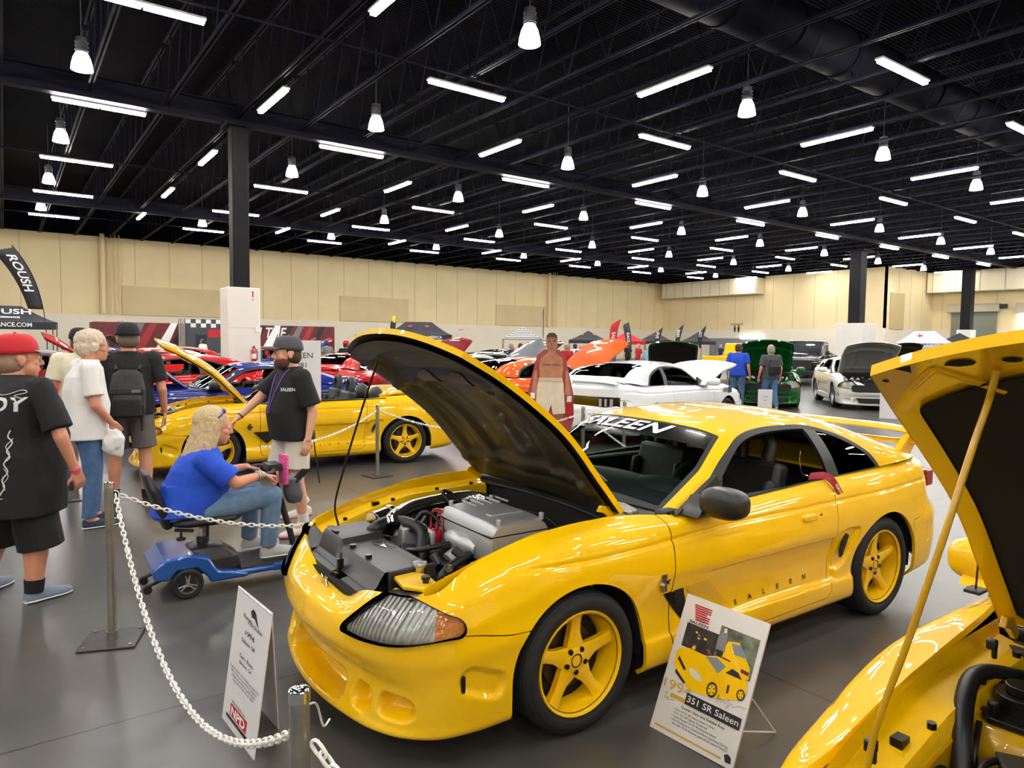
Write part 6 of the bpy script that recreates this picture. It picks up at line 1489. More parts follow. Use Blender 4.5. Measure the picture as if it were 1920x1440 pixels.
def chain(a,b,sag,label,L=.044,r=.0042,w=.013):
    a=Vector(a);b=Vector(b); d=b-a; N=200; pts=[a+d*(k/N)+Vector((0,0,-sag*4*(k/N)*(1-k/N))) for k in range(N+1)]
    ln=[0]
    for k in range(N): ln.append(ln[-1]+(pts[k+1]-pts[k]).length)
    pitch=L*.72; n=int(ln[-1]/pitch); m=MB(); j=0
    for i in range(n):
        s=(i+.5)*pitch
        while ln[j+1]<s: j+=1
        c=pts[j]; t=(pts[j+1]-pts[j]).normalized(); x,y,_=frame(t); u=x if i%2 else y; P=[]
        for k in range(12): a_=2*PI*k/12; P.append(c+t*((L/2-w)*(1 if math.cos(a_)>0 else -1)*(abs(math.cos(a_))>.3)+w*math.cos(a_))+u*(w*math.sin(a_)*.8))
        m.tube(P,r,6,True)
    return tag(m.build('plastic_chain',WPL,smooth=60),label,'chain')
chain((.53,4.60,.86),(1.62,4.50,.55),.07,'white plastic chain running from the left stanchion toward the open yellow coupe')
chain((.50,4.58,.86),(.575,1.69,.80),.50,'long white plastic chain sagging from the left stanchion to the nearest stanchion')
chain((.585,1.60,.80),(1.15,.9,.75),.25,'short white plastic chain hanging right of the nearest stanchion',L=.05,r=.005,w=.015)
chain((3.90,8.38,.86),(2.0,6.95,.72),.12,'white plastic chain across the convertible door, ending behind the walking person')
chain((3.96,8.38,.86),(6.03,6.77,.86),.25,'white plastic chain passing the convertible rear wheel')
chain((6.07,6.77,.88),(7.08,7.03,.88),.05,'white plastic chain beside the boxer cutout')
chain((6.05,6.72,.88),(6.0,4.9,.40),.15,'white plastic chain seen through the coupe windshield')
# ================================================================ SIGNS
CARD=mat('white corrugated board',(214,212,214),.6); INK=mat('printed black ink',(26,26,28),.6); REDI=mat('printed red ink',(190,26,40),.5); GOLD=mat('printed gold ink',(196,160,50),.4); WHITEI=mat('printed white',(236,236,232),.5)
class Board:      # flat board from four corners (top-left, top-right, bottom-right, bottom-left)
    def __init__(s,tl,tr,br,bl): s.tl,s.tr,s.br,s.bl=[Vector(q) for q in (tl,tr,br,bl)]; s.n=(s.tr-s.tl).cross(s.bl-s.tl).normalized()*-1; s.br=s.br-s.n*(s.br-s.tl).dot(s.n)
    def P(s,u,v,off=.0015): a=s.tl.lerp(s.tr,u); b=s.bl.lerp(s.br,u); return a.lerp(b,v)+s.n*off
    def board(s,m,par,name='panel',th=.005):
        q=[s.tl,s.tr,s.br,s.bl]; return MB().hexa([p-s.n*th for p in q]+q).build(name,m,par,smooth=0)
    def poly(s,pts,m,par,name,off=.0012): return mkobj(name,[s.P(u,v,off) for u,v in pts],[list(range(len(pts)))],m,par,0)
    def text(s,txt,u,v,size,m,par,name='lettering',w=None,bold=0,shear=0,align='CENTER',off=.0022):
        V,F=text_mesh(txt,1,shear,bold,align); asp=(s.tr-s.tl).length/(s.bl-s.tl).length; sx=1.0
        if w: ww=max(q.x for q in V)-min(q.x for q in V); sx=w/ww/size*1.0*1.0
        return mkobj(name,[s.P(u+q.x*size*(sx if w else 1/asp),v-q.y*size,off) for q in V],F,m,par,0)
# folded owner card by the coupe nose
t=thing('folded_sign','white folded owner card with black print standing on the floor by the coupe nose','sign',(.80,3.05,0))
F1=Board((.066,.325,.615),(.091,-.107,.617),(-.005,-.109,.001),(-.017,.323,.001)); F1.n=F1.n if F1.n.x<0 else F1.n*-1
F1.board(CARD,t,'front_panel')
B1=Board((.093,-.107,.614),(.068,.325,.614),(.150,.40,.001),(.172,.07,.001)); B1.board(CARD,t,'back_panel')
F1.poly([(.46,.10),(.52,.07),(.60,.085),(.66,.13),(.72,.17),(.66,.155),(.58,.13),(.50,.135)],INK,t,'horse_head_logo'); F1.text('Ponies',.40,.165,.045,INK,t,w=.24); F1.text('in the Smokies',.62,.185,.045,INK,t,w=.42,shear=.3)
F1.text('1994',.5,.27,.055,INK,t,w=.26); F1.text('Saleen SR',.5,.335,.042,INK,t,w=.40); F1.text('Gary Ross',.5,.45,.042,INK,t,w=.40); F1.text('Benton, GA',.5,.495,.035,INK,t,w=.36)
for k,l in enumerate(('Saleen 351 SR #11. One of 36 SR ever made. This','SR first bodied one of the 1994 351 Competition','packages sent and then first raced for Saleen','sometime at GA KC 8, 2004')): F1.text(l,.5,.575+.027*k,.026,INK,t,w=.86-.08*k)
F1.text('SPONSORED BY',.46,.805,.022,INK,t,w=.42); F1.poly([(.22,.825),(.72,.825),(.72,.91),(.22,.91)],REDI,t,'sponsor_logo_box'); F1.text('NPD',.47,.87,.085,WHITEI,t,w=.42,bold=.03,off=.003); F1.poly([(.12,.92),(.82,.92),(.82,.945),(.12,.945)],INK,t,'sponsor_logo_bar')
# big poster board in front of the coupe door
t=thing('poster_board','white poster board with yellow car picture and gold 1994, leaning before the coupe door','sign',(2.385,1.95,0))
F2=Board((.269,.231,.572),(.283,-.210,.566),(.03,-.228,.001),(.0,.213,.001)); F2.n=F2.n if F2.n.x<0 else F2.n*-1
F2.board(mat('poster white',(214,210,206),.35),t,'panel',.01)
b=MB(); b.cyl(F2.P(.85,.45,-.010),(.43,-.16,.006),.004,n=6); b.build('strut',CARD,t); b=MB(); b.cyl((.43,-.16,.006),F2.P(.85,.78,-.010),.004,n=6); b.build('strut',CARD,t)
for k in range(7):
    v0=.055+.0165*k; F2.poly([(.13+.008*k,v0),(.30+.004*k,v0),(.30,v0+.012),(.13+.008*k,v0+.012)],REDI,t,'stripe_logo'); 
    if k!=3: F2.poly([(.225,v0+.0)]+[(.35,v0)]+[(.35,v0+.010),(.225,v0+.010)],REDI,t,'stripe_logo')
F2.text('SALEEN',.24,.185,.028,INK,t,w=.24,bold=.02)
def photo(F,u0,v0,u1,v1,rgb,name):
    return F.poly([(u0,v0),(u1,v0),(u1,v1),(u0,v1)],mat(name+' tones',rgb,.4,noise_=(22,.7)),t,name,.0014)
photo(F2,.10,.20,.50,.375,(44,40,40),'engine_photo'); photo(F2,.50,.13,.95,.42,(92,98,80),'meadow_photo')
F2.poly([(.62,.22),(.74,.20),(.92,.34),(.93,.415),(.60,.415),(.56,.36)],YEL2,t,'photo_car_rear',.0018); F2.poly([(.66,.225),(.76,.215),(.88,.285),(.72,.29)],mat('photo glass blue grey',(120,130,140),.3),t,'photo_car_window',.0024)
F2.poly([(.60,.335),(.70,.34),(.70,.375),(.60,.37)],mat('photo lamp red',(110,16,20),.4),t,'photo_tail_lamp',.0024); F2.poly([(.83,.36),(.92,.365),(.92,.39),(.83,.385)],MATS['photo lamp red'],t,'photo_tail_lamp',.0024)
F2.poly([(.53,.17),(.57,.155),(.60,.18),(.61,.30),(.50,.30),(.50,.22)],mat('photo clothing grey',(120,118,122),.5),t,'photo_figure',.0024); F2.poly([(.52,.30),(.60,.30),(.59,.37),(.53,.37)],INK,t,'photo_figure_legs',.0024); F2.poly([(.545,.145),(.575,.14),(.585,.17),(.55,.175)],mat('photo hair blond',(220,206,176),.5),t,'photo_figure_head',.003)
rnd=random.Random(2)
for k in range(16):
    u=rnd.uniform(.13,.46);v=rnd.uniform(.22,.35); w_=rnd.uniform(.015,.04); F2.poly([(u,v),(u+w_,v+.005),(u+w_*.7,v+w_*.6),(u-.01,v+w_*.4)],[mat('photo grey',(150,150,156),.4),mat('photo crimson',(130,24,48),.4),YEL2,INK][k%4],t,'photo_engine_part',.002+.0002*k)
car2=[(.07,.43),(.10,.395),(.22,.37),(.34,.375),(.42,.375),(.55,.345),(.70,.35),(.86,.40),(.93,.43),(.95,.50),(.90,.555),(.84,.575),(.62,.62),(.50,.635),(.34,.645),(.20,.60),(.08,.52)]
F2.poly(car2,YEL2,t,'photo_car_body',.0032)
F2.poly([(.42,.38),(.55,.355),(.67,.39),(.60,.455)],MATS['photo glass blue grey'],t,'photo_car_windshield',.0036); F2.poly([(.68,.43),(.74,.385),(.82,.395),(.87,.43)],INK,t,'photo_car_side_window',.0036)
for u,v,r_ in ((.585,.575,.062),(.895,.525,.045)):
    F2.poly([(u+r_*math.cos(a),v+r_*.85*math.sin(a)) for a in [k*PI/12 for k in range(24)]],INK,t,'photo_tyre',.004); F2.poly([(u+r_*.7*math.cos(a),v+r_*.6*math.sin(a)) for a in [k*PI/12 for k in range(24)]],YEL2,t,'photo_rim',.0044)
    for q in range(5): a=2*PI*q/5; F2.poly([(u+r_*.18*math.cos(a+.9),v+r_*.15*math.sin(a+.9)),(u+r_*.62*math.cos(a+.45),v+r_*.53*math.sin(a+.45)),(u+r_*.62*math.cos(a+.85),v+r_*.53*math.sin(a+.85))],INK,t,'photo_rim_gap',.0047)
F2.poly([(.27,.50),(.34,.495),(.44,.53),(.46,.555),(.40,.56),(.30,.54)],mat('photo lamp pale',(206,200,190),.4),t,'photo_head_lamp',.004); F2.poly([(.12,.45),(.24,.52),(.22,.535),(.11,.475)],INK,t,'photo_grille',.004); F2.poly([(.12,.545),(.28,.61),(.25,.62),(.12,.57)],INK,t,'photo_lower_grille',.004)
F2.poly([(.735,.50),(.76,.495),(.765,.545),(.745,.56)],INK,t,'photo_scoop',.004)
F2.text('1994',.185,.665,.095,GOLD,t,w=.34,off=.005); F2.poly([(.33,.665),(.97,.665),(.97,.745),(.33,.745)],INK,t,'title_band',.005); F2.text('351 SR Saleen',.65,.705,.062,WHITEI,t,w=.60,off=.006); F2.poly([(.14,.715),(.33,.715),(.33,.745),(.14,.745)],GOLD,t,'gold_bar')
def sq(F,pts,name): 
    q=crv([tuple(F.P(u,v,.006)) for u,v in pts],5); MB().tube(q,.0006,4).build(name,INK,t)
sq(F2,[(.66,.62),(.68,.58),(.67,.635),(.71,.60),(.72,.625),(.75,.60),(.76,.625),(.80,.585),(.79,.65),(.83,.60),(.85,.625),(.90,.60),(.98,.595)],'signature'); sq(F2,[(.07,.735),(.11,.72),(.09,.765),(.13,.75),(.12,.77),(.21,.755)],'signature')
F2.text('Owner: Gary and Debbie Ross',.30,.775,.026,INK,t,w=.52,align='LEFT',bold=.01)
for k,l in enumerate(('\u2022 Only 94 351 SR Saleen known to Exist','\u2022 First 351 SR Saleen Produced','\u2022 Supercharged 351W Modified by Saleen','\u2022 First Displayed at Charlotte Motor Speedway During','   the 30th MCA Show as part of the Saleen Display')): F2.text(l,.22,.806+.024*k,.021,INK,t,w=(.50,.42,.54,.68,.66)[k],align='LEFT')
F2.poly([(.05,.955),(.86,.955),(.86,.968),(.05,.968)],GOLD,t,'gold_footer')
F2.poly([(.88,.93),(.92,.915),(.96,.93),(.97,.965),(.91,.97)],INK,t,'footer_mark')
# white card by the convertible windshield on a thin easel, sign lettering SALEEN
def easel_sign(loc,rz,w,h,z,label,lines=(),legs=True):
    t=thing('display_sign',label,'sign',loc,rz)
    MB().box((0,0,z+h/2),(w,.008,h)).build('panel',CARD,t,smooth=0)
    for i,(tx,zz,s) in enumerate(lines): text_on('lettering',tx,(0,-.006,z+zz),(1,0,0),(0,0,1),s,INK,t)
    if legs:
        for dx,dy in ((-w*.45,-.12),(w*.45,-.12),(0,.35)): MB().cyl((dx*.3,.01,z+h*.8 if dx==0 else z+.3),(dx,dy,0),.009,n=8).build('easel_leg',MATS['black plastic'],t)
        MB().box((0,-.02,z),(w*.7,.03,.015)).build('easel_ledge',MATS['black plastic'],t)
    return t
easel_sign((2.95,8.55,0),R(-20),.52,.75,1.02,'white display sign on a black easel behind the walking person',(('SALEEN',.56,.10),('S-281',.44,.09)))
easel_sign((15.7,10.6,0),R(-40),.36,.64,.0,'white owner card standing before the bright green car',(('OWNER',.45,.04),('2014',.36,.04)),False)
easel_sign((17.6,8.3,0),R(-55),.62,.84,.0,'white owner card standing before the pearl white coupe',(('2015',.55,.06),('GT Premium',.45,.04)),False)
# ================================================================ BOXER CUTOUT, SUITCASES
t=thing('cardboard_cutout','life-size flat cutout of a boxer in white trunks and red robe, behind the coupe windshield','cutout',(6.12,7.50,0),R(-38))
def flat(pts,m,nm,y,th=.006,par=None): return MB().prism(pts,(0,y,0),(1,0,0),(0,0,1),(0,-1,0),0,th).build(nm,m,par or t,smooth=0)
flat([(-.24,0),(-.30,.5),(-.37,.80),(-.33,1.05),(-.25,1.40),(-.20,1.60),(-.10,1.68),(.10,1.68),(.19,1.60),(.24,1.38),(.31,1.05),(.32,.72),(.26,.5),(.22,0)],mat('robe crimson card',(158,62,66),.6,noise_=(6,.2)),'robe_panel',.0)
flat([(-.15,1.27),(-.17,1.45),(-.15,1.56),(-.06,1.63),(-.045,1.70),(.045,1.70),(.06,1.63),(.15,1.56),(.165,1.43),(.14,1.27)],mat('torso brown print',(176,118,88),.5,noise_=(9,.2)),'torso',-.008)
for s in (-1,1): flat([(s*.01,1.47),(s*.12,1.46),(s*.13,1.475),(s*.01,1.485)],mat('torso shade print',(130,80,58),.5),'chest_line',-.0145)
hd_=[(-.05,1.66),(-.075,1.72),(-.082,1.80),(-.07,1.87),(-.035,1.905),(.035,1.905),(.07,1.87),(.082,1.80),(.075,1.72),(.05,1.66),(0,1.64)]
flat(hd_,mat('face brown print',(160,108,84),.5,noise_=(14,.15)),'face',-.014)
flat([(-.078,1.82),(-.07,1.875),(-.035,1.91),(.035,1.91),(.07,1.875),(.078,1.82),(.05,1.85),(-.05,1.85)],mat('hair print dark',(70,50,42),.6),'hair_mark',-.0195)
flat([(-.22,.78),(-.19,1.20),(-.17,1.29),(.15,1.29),(.17,1.20),(.20,.80),(.03,.78),(0,.92),(-.04,.78)],mat('trunks cream print',(214,200,178),.6,noise_=(12,.08)),'trunks',-.014)
flat([(-.175,1.24),(-.17,1.29),(.15,1.29),(.155,1.24)],mat('waistband print',(196,180,156),.6),'waistband',-.0195)
for s,z in ((-1,.98),(1,.94)): flat([(s*.22,z+.02),(s*.28,z+.02),(s*.285,z+.10),(s*.225,z+.10)],mat('white hand wrap',(226,222,214),.6),'wrist_tape',-.016)
flat([(.215,.72),(.20,.82),(.215,.93),(.30,.95),(.315,.84),(.29,.70)],mat('red boxing glove',(160,22,26),.4),'boxing_glove',-.018)
for s in (-1,1): flat([(s*.19,1.05),(s*.20,1.40),(s*.235,1.38),(s*.275,1.05)],MATS['torso brown print'],'arm',-.010)
for s in (-1,1): flat([(s*.04,.80),(s*.06,.02),(s*.15,.02),(s*.19,.80)],mat('leg brown print',(146,88,66),.5,noise_=(9,.2)),'leg',-.008)
for s in (-1,1): flat([(s*.02,1.795),(s*.048,1.80),(s*.048,1.787),(s*.02,1.783)],INK,'eye_mark',-.0205); flat([(s*.016,1.818),(s*.055,1.822),(s*.05,1.812)],INK,'brow_mark',-.0205)
flat([(-.025,1.70),(0,1.707),(.025,1.70),(0,1.69)],mat('lip print',(110,60,50),.5),'mouth_mark',-.0205); flat([(-.008,1.745),(0,1.785),(.008,1.745),(.014,1.735),(-.014,1.735)],mat('nose print',(124,78,58),.5),'nose_mark',-.0205)
MB().box((0,.12,.01),(.4,.3,.02)).build('stand_foot',MATS['black plastic'],t)
c=thing('office_chair','black mesh office chair back beside the boxer cutout','chair',(5.62,7.95,0),R(-38)); MB().box((0,0,.80),(.42,.26,.60)).build('backrest',BLACKP,c,bevel=.04); MB().tube([(-.12,.1,1.05),(-.12,.1,1.16),(.12,.1,1.16),(.12,.1,1.05)],.01,8).build('headrest_bar',BLACKP,c)
for s in (1,-1): MB().cyl((s*.15,-.02,.04),(s*.15,.02,.04),.04,n=14).build('caster',BLACKP,c); MB().cyl((s*.15,0,.05),(s*.15,0,.52),.02,n=8).build('leg',BLACKP,c)
c=thing('folding_stool','small stool with black and white checked cloth beside the boxer cutout','stool',(5.72,7.30,0),R(-38)); m_=mat('checked cloth black white',(230,230,230),.8); nt=m_.node_tree; ck=nt.nodes.new('ShaderNodeTexChecker'); ck.inputs['Scale'].default_value=26; ck.inputs['Color1'].default_value=(.8,.8,.8,1); ck.inputs['Color2'].default_value=(.01,.01,.01,1); tcn=nt.nodes.new('ShaderNodeTexCoord'); nt.links.new(tcn.outputs['Object'],ck.inputs[0]); nt.links.new(ck.outputs[0],nt.nodes['Principled BSDF'].inputs[0])
MB().box((0,0,.66),(.36,.34,.32)).build('cloth_cover',m_,c,bevel=.02)
for sx in (1,-1):
    for sy in (1,-1): MB().cyl((sx*.15,sy*.14,0),(sx*.15,sy*.14,.52),.012,n=8).build('leg',BLACKP,c)
# ================================================================ FAR DISPLAYS
CANB=mat('black canopy fabric',(34,35,42),.7); CANR=mat('red canopy fabric',(190,24,34),.7); CANW=mat('white canopy fabric',(226,228,240),.7); PRW=mat('canopy print white',(225,225,228),.6); PRR=mat('canopy print red',(180,20,40),.6)
def canopy(label,loc,rz,w,d,eave,peak,m,lines=(),flat_=.0,stripes=False,val=.28):
    t=thing('canopy_tent',label,'tent',loc,rz); hw,hd=w/2,d/2; k=flat_
    roof=MB(); P=[(-hw,-hd,eave),(hw,-hd,eave),(hw,hd,eave),(-hw,hd,eave)]; T_=[(-hw*k,-hd*k*.4,peak),(hw*k,-hd*k*.4,peak),(hw*k,hd*k*.4,peak),(-hw*k,hd*k*.4,peak)] if k else [(-.02,-.02,peak),(.02,-.02,peak),(.02,.02,peak),(-.02,.02,peak)]
    mids=[]
    n=8; V=[]
    for i in range(n+1):
        q=i/n; s=q**1.25
        for a,b in zip(P,T_): V.append((a[0]*(1-q)+b[0]*q,a[1]*(1-q)+b[1]*q,a[2]*(1-s)+b[2]*s))
    roof.add(V,[[i*4+j,i*4+(j+1)%4,(i+1)*4+(j+1)%4,(i+1)*4+j] for i in range(n) for j in range(4)]+[[4*n,4*n+1,4*n+2,4*n+3]])
    ro=roof.build('roof',m,t,smooth=0)
    if stripes:
        nt=m.node_tree; w_=nt.nodes.new('ShaderNodeTexWave'); w_.bands_direction='Z'; w_.inputs['Scale'].default_value=2.2; tc=nt.nodes.new('ShaderNodeTexCoord'); cr=nt.nodes.new('ShaderNodeValToRGB'); cr.color_ramp.interpolation='CONSTANT'; cr.color_ramp.elements[0].color=(.02,.02,.02,1); cr.color_ramp.elements[1].position=.5; cr.color_ramp.elements[1].color=(.8,.8,.8,1)
        nt.links.new(tc.outputs['Object'],w_.inputs[0]); nt.links.new(w_.outputs['Fac'],cr.inputs[0]); nt.links.new(cr.outputs[0],nt.nodes['Principled BSDF'].inputs[0])
    for nm,a,b in (('f',P[0],P[1]),('r',P[1],P[2]),('b',P[2],P[3]),('l',P[3],P[0])):
        MB().add([a,b,(b[0],b[1],b[2]-val),(a[0],a[1],a[2]-val)],[[0,1,2,3]]).build('valance',m,t,smooth=0)
    for a in P: MB().box((a[0]*.985,a[1]*.985,(eave-.05)/2),(.05,.05,eave-.05)).build('leg',mat('canopy leg grey',(90,90,96),.4,.5),t)
    for tx,u,z,s,mm,kind in lines:
        if kind=='v': text_on('canopy_lettering',tx,(u,-hd-.006,z),(1,0,0),(0,0,1),s,mm,t,bold=.006)
        else:
            q=(z-eave)/(peak-eave); yy=-hd*(1-q)-hd*k*.4*q; sl=Vector((0,hd*(1-k*.4),peak-eave)).normalized(); text_on('canopy_lettering',tx,(u,yy-.05,z+.03),(1,0,0),sl,s,mm,t,bold=.01,off=.03)
    return t
def aim(x,y): return math.atan2(y,x)-PI/2     # turn a front (-y) toward the camera
canopy('flat-ridged black canopy with white lettering at the far left',(-.95,40.6,0),aim(-.95,40.6)*.2,6.0,3.0,2.45,3.2,CANB,(('ROUSH',1.0,2.86,.62,PRW,'r'),('PERFORMANCE',1.0,2.60,.16,PRW,'r'),('ROUSHPERFORMANCE.COM',.35,2.31,.26,PRW,'v')),.55,val=.32)
canopy('black canopy with two red ovals and white valance lettering behind the hood tip',(18.3,33.9,0),aim(18.3,33.9),3.5,3.0,2.1,2.8,CANB,(('SALEEN CLUB OF AMERICA',0,1.97,.20,PRW,'v'),('\u25cf',-.45,2.5,.3,PRR,'r'),('\u25cf',.45,2.5,.3,PRR,'r')),.40,val=.24)
canopy('black and white striped canopy beside the boxer cutout head',(34.7,46.4,0),aim(34.7,46.4),3.2,3.0,2.1,3.0,mat('striped canopy fabric',(230,230,230),.7),(),0,True,val=.12)
canopy('black canopy with orange marks right of the boxer cutout',(38.5,42.5,0),aim(38.5,42.5),3.1,3.0,2.0,2.75,CANB,(('\u25c6',-.5,2.4,.3,mat('canopy print orange',(220,110,40),.6),'r'),('\u25c6',.5,2.4,.3,MATS['canopy print orange'],'r')),0)
canopy('bright red canopy behind the red feather flag',(42.6,42.2,0),aim(42.6,42.2),3.1,3.0,1.95,2.75,CANR,(('\u2605',0,2.4,.3,PRW,'r'),),0)
canopy('black canopy under the middle teardrop flag',(47.0,43.0,0),aim(47,43),3.1,3.0,2.0,2.8,CANB,(('RACING',-.3,2.45,.25,PRR,'r'),),0)
canopy('second black canopy, under the right-hand teardrop flag',(50.6,41.2,0),aim(50.6,41.2),3.1,3.0,2.0,2.85,CANB,(),0)
canopy('white canopy with a red arrow logo near the roller door',(55.5,24.2,0),aim(55.5,24.2),3.6,3.0,2.05,2.9,CANW,(('\u25b6',-.2,2.5,.45,PRR,'r'),('AMERICANMUSCLE.COM',.1,1.92,.2,mat('canopy print blue',(60,70,150),.6),'v')),.38)
canopy('black canopy partly behind the white canopy near the roller door',(60.0,23.6,0),aim(60,23.6),3.4,3.0,2.0,2.85,CANB,(),0)
def feather(label,loc,rz,h,m,w=.55,txt=None,bow=.5,z0=.9,col=None,tear=False):
    t=thing('feather_flag',label,'flag',loc,rz); n=20
    mast=[(0,0,0)]+[( (bow*((k/n)**4)) if not tear else bow*.8*math.sin(max(0,k/n-.5)*PI)**2,0,h*(k/n)) for k in range(1,n+1)]
    MB().tube(mast,[.022*(1-.6*i/len(mast)) for i in range(len(mast))],6).build('pole',mat('flag pole',(40,40,44),.4,.5),t)
    V=[]
    for k in range(n+1):
        q=k/n; z=z0+(h-z0)*q; x=bow*((z/h)**4) if not tear else bow*.8*math.sin(max(0,z/h-.5)*PI)**2
        ww=w*(.72+.38*q)*(1 if q<.82 else math.sqrt(max(0,1-((q-.82)/.18)**2))) if not tear else w*math.sin(PI*min(1,.12+q*.92))**.7*(.5+.6*q)
        V+= [(x,0,z),(x-ww,.012*math.sin(q*9),z-.10*q)]
    f=mkobj('banner',V,[[2*i,2*i+1,2*i+3,2*i+2] for i in range(n)],m,t,60); so=f.modifiers.new('t','SOLIDIFY'); so.thickness=.004
    if txt:
        Vv,F=text_mesh(txt,w*.62,0,.008); P=[]
        for p in Vv:
            z=z0+(h-z0)*(.56)+p.x*-1; q=(z-z0)/(h-z0); x=bow*((z/h)**4); P.append((x-w*.48+p.y*-1*-1*(1),-.02,z))
        mkobj('flag_lettering',P,F,col or PRW,t,0)
    MB().cyl((0,0,0),(0,0,.04),.28,n=20).build('base',MATS['black plastic'],t)
    return t
feather('tall curved black feather flag with white lettering at the far left',(1.25,30.0,0),R(0),4.95,CANB,.62,'ROUSH',-.95,2.75)
feather('narrow black feather flag with a yellow top near the mural',(23.5,47.2,0),R(20),3.5,CANB,.55,None,.15,.6)
MB_=MB(); MB_.sphere((23.35,47.15,3.35),(.22,.04,.28),14,8); MB_.build('yellow_flag_top',mat('flag yellow',(220,200,50),.6),[o for o in COL.objects if o.name.startswith('feather_flag')][-1]).matrix_parent_inverse=Matrix.Translation((-23.5,-47.2,0))
feather('bright red feather flag by the red canopy',(38.2,39.0,0),R(-30),3.6,CANR,.6,'SALE',.35,.5)
feather('grey and black feather flag right of the red one',(39.9,39.0,0),R(-30),3.5,mat('flag charcoal',(56,56,62),.7),.5,'RACE',-.3,.6)
feather('leftmost of three black teardrop flags by the back corner',(45.0,40.8,0),R(-30),3.3,CANB,.55,'SVE',.4,1.4,tear=True)
feather('middle of three black teardrop flags by the back corner',(46.7,40.0,0),R(-30),3.6,CANB,.55,'BMR',.4,1.4,tear=True)
feather('rightmost of three black teardrop flags by the back corner',(48.2,38.9,0),R(-30),3.5,CANB,.55,'GT',.5,1.4,tear=True)
feather('thin dark pole banner left of the column pipes',(40.6,51.0,0),R(20),5.0,CANB,.12,None,.0,2.2)
# ---- along the long left wall
t=thing('mural_trailer','long display trailer with black and red graphics lettered ON THE','trailer',(12.2,51.2,0))
MB().box((0,0,1.55),(15.5,2.4,2.4)).build('body',mat('mural dark red',(96,20,28),.5,noise_=(1.2,.35)),t,bevel=.05)
rnd=random.Random(4)
for k in range(16):
    x=-7.4+k*.85+rnd.uniform(-.2,.2); MB().prism([(0,.42),(.5+.3*rnd.random(),.42),(1.7,2.74),(1.3,2.74)],(x,-1.206,0),(1,0,0),(0,0,1),(0,-1,0),0,.004+.001*(k%3)).build('slash_graphic',[mat('mural black',(24,22,24),.5),mat('mural grey',(110,108,108),.5),mat('mural red',(150,30,36),.5),WHITEI][k%4 if k%5 else 0],t,smooth=0)
text_on('trailer_lettering','RIDE ON THE',(1.6,-1.22,2.2),(1,0,.0),(0,0,1),1.0,PRW,t,shear=.25,bold=.012,sx=.8)
for x in (-5,5): 
    for dx in (-.5,.5): MB().cyl((x+dx,-1.1,.4),(x+dx,-.8,.4),.4,n=20).build('wheel',MATS['tyre rubber'],t)
tag(MB().box((21.8,47.5,1.1),(2.6,.1,2.2)).build('dark_display_panel',mat('panel dark',(40,40,44),.5)),'dark rectangular display panel right of the mural trailer','panel')
t=thing('checkered_display','display wall with a checkered top band, behind the white column','display',(10.4,47.6,0))
MB().box((0,0,1.5),(2.4,.3,3.0)).build('wall',mat('display charcoal',(60,60,64),.6),t,smooth=0)
for i in range(8):
    for j in range(2):
        if (i+j)%2==0: MB().box((-1.05+i*.3,-.16,2.85-j*.25),(.3,.01,.25)).build('check_square',PRW,t,smooth=0)
MB().box((.6,-.17,2.1),(1.0,.02,.5)).build('red_emblem',PRR,t,smooth=0); MB().box((-.3,-.17,1.6),(.6,.02,.8)).build('blue_tee',DKB,t,smooth=0)
for i in range(4): MB().tube([(-1.6+i*.1,-.3,0),(-1.6+i*.1,-.3,3.0)],.04,6).build('rack_pole',GALV,t)
# wall doors, exit signs, pipes
n=1
for x,w,h in ((9.0,3.6,2.3),(26.5,3.0,2.3)):
    o=structure('door_%d'%n,MB().box((x,WY1-.24,h/2),(w,.08,h)),mat('door brown',(74,54,42),.5),smooth=0,bevel=.01); n+=1
    b=MB(); b.box((x,WY1-.29,h/2),(.03,.02,h)); b.build('door_gap',INK,o,smooth=0)
    for dx in (-.8,.8): MB().box((x+dx,WY1-.29,1.75),(.5,.01,.3)).build('door_notice',mat('notice pink',(190,120,120),.6),o,smooth=0)
for i,(x,y,z,lab) in enumerate(((6.9,57.93,2.9,'red exit sign on the left wall beside the pipes'),(36.0,57.93,2.9,'red exit sign on the left wall right of the lettered canopy'))):
    t=thing('exit_sign',lab,'sign',(x,y,z)); MB().box((0,0,0),(.6,.1,.22)).build('housing',WHITEI,t,smooth=0); text_on('exit_lettering','EXIT',(0,-.055,0),(1,0,0),(0,0,1),.22,REDI,t,bold=.004)
for k,(x,lab) in enumerate(((.2,'left'),(48.5,'corner'))):
    for q,(dx,r_) in enumerate(((0,.16),(.55,.05),(.8,.04),(1.05,.05))):
        tag(MB().cyl((5.8+dx if k==0 else 46.6+dx,57.6,3.5 if k==0 else 3.4),(5.8+dx if k==0 else 46.6+dx,57.6,9.1),r_,n=14).build('wall_pipe',BEIGE),('beige vertical pipe on the left wall near the tall curved flag' if k==0 else 'beige vertical pipe high on the left wall near its middle'),'pipe','wall pipes near the flag' if k==0 else 'wall pipes at the middle')
# ---- back wall
DUCT=mat('cream sheet metal duct',(226,216,188),.45,noise_=(2,.04))
t=thing('wall_duct','long cream box duct mounted high on the back wall','duct',(FX-.9,50.3,7.9)); MB().box((0,0,0),(1.6,12.6,1.7)).build('casing',DUCT,t,bevel=.02)
for k in range(10): MB().box((0,-5.6+k*1.25,0),(1.64,.06,1.74)).build('duct_flange',mat('duct seam',(178,168,140),.5),t,smooth=0)
for k in range(3): MB().cyl((0,-4+k*4,.8),(0,-4+k*4,3.0),.03,n=6).build('hanger_rod',STEEL,t)
t=thing('long_duct','long beige box duct along the far right wall above the roller doors','duct',(WX1-.95,9.3,7.85)); MB().box((0,0,0),(1.7,44,1.9)).build('casing',DUCT,t,bevel=.02)
for k in range(22): MB().box((0,-20.5+k*2.0,0),(1.76,.08,1.96)).build('duct_flange',MATS['duct seam'],t,smooth=0)
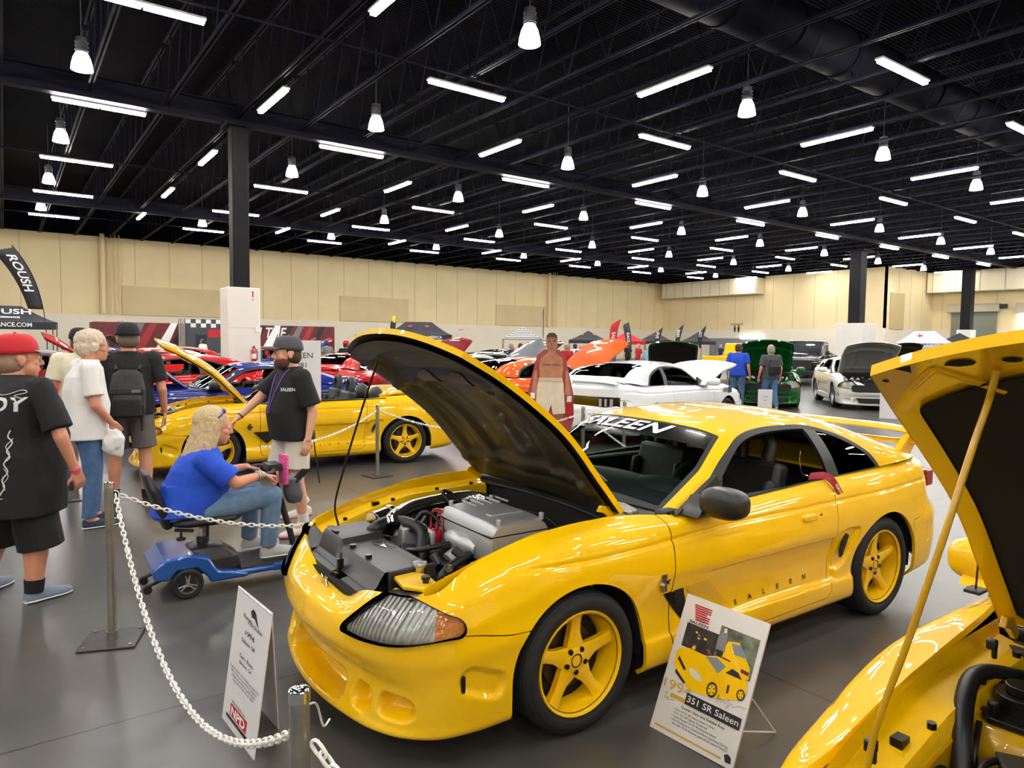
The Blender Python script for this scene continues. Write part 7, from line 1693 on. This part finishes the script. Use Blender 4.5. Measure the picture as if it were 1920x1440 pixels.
for k in range(8): MB().cyl((0,-19+k*5.3,.9),(0,-19+k*5.3,3.3),.03,n=6).build('hanger_rod',STEEL,t)
o=structure('door_3',MB().box((FX-.07,47.5,1.22),(.1,6.6,2.44)),mat('opening grey blue',(128,134,142),.5),smooth=0)
tag(MB().box((FX-.19,45.4,2.5),(.12,2.6,.2)).build('door_light_bar',emat('door lamp glow',(255,250,240),6)),'bright lamp bar above the grey opening in the back wall','light')
text_on('restroom_sign_text','RESTROOMS',(FX-.03,47.3,3.95),(0,-1,0),(0,0,1),.28,INK,None); [tag(o_,'small dark RESTROOMS lettering on the back wall','sign') for o_ in COL.objects if o_.name=='restroom_sign_text']
t=thing('restroom_pictogram','pair of dark restroom figures on the back wall','sign',(FX-.04,47.3,3.45))
for s in (1,-1): MB().sphere((0,s*.25,.33),(.01,.09,.09),12,8).build('figure_head',INK,t); MB().prism([(-.14,.2),(.14,.2),(.08,-.35),(-.08,-.35)],(0,s*.25,0),(0,1,0),(0,0,1),(-1,0,0),0,.01).build('figure_body',INK,t,smooth=0)
# ---- far right wall: roller door, bright open doorway, wall opening
structure('door_4',MB().box((WX1-.15,27.8,2.6),(.12,3.8,5.2)),mat('roller door grey green',(132,134,122),.5,bump=('wavez',3.2,.6,.03)),smooth=0)
structure('trim_4',MB().box((WX1-.3,27.8,5.4),(.5,4.3,.75)),mat('roller hood beige',(178,172,150),.5),smooth=0,bevel=.03)
structure('trim_5',MB().box((WX1-.25,25.4,5.5),(.3,.6,.4)),mat('black plastic',(18,18,18),.4),smooth=0)
dm=emat('daylight beyond doorway',(235,242,255),3.5)
structure('window_1',MB().box((WX1-.12,22.0,2.4),(.1,4.4,4.8)),dm,smooth=0)
structure('trim_6',MB().box((WX1-.2,22.0,5.3),(.4,4.8,.9)),MATS['roller hood beige'],smooth=0)
structure('trim_7',MB().box((FX+2.0,RY-.05,5.0),(2.6,.1,3.3)),mat('recess panel beige',(196,176,128),.7),smooth=0)
tag(MB().box((WX1-1.0,24.9,1.5),(.7,.7,3.0)).build('white_pillar_box',MATS['column base white'],bevel=.03),'white box at the foot of a pipe between roller door and bright doorway','pillar')

bpy.data.scenes.remove(TMP)
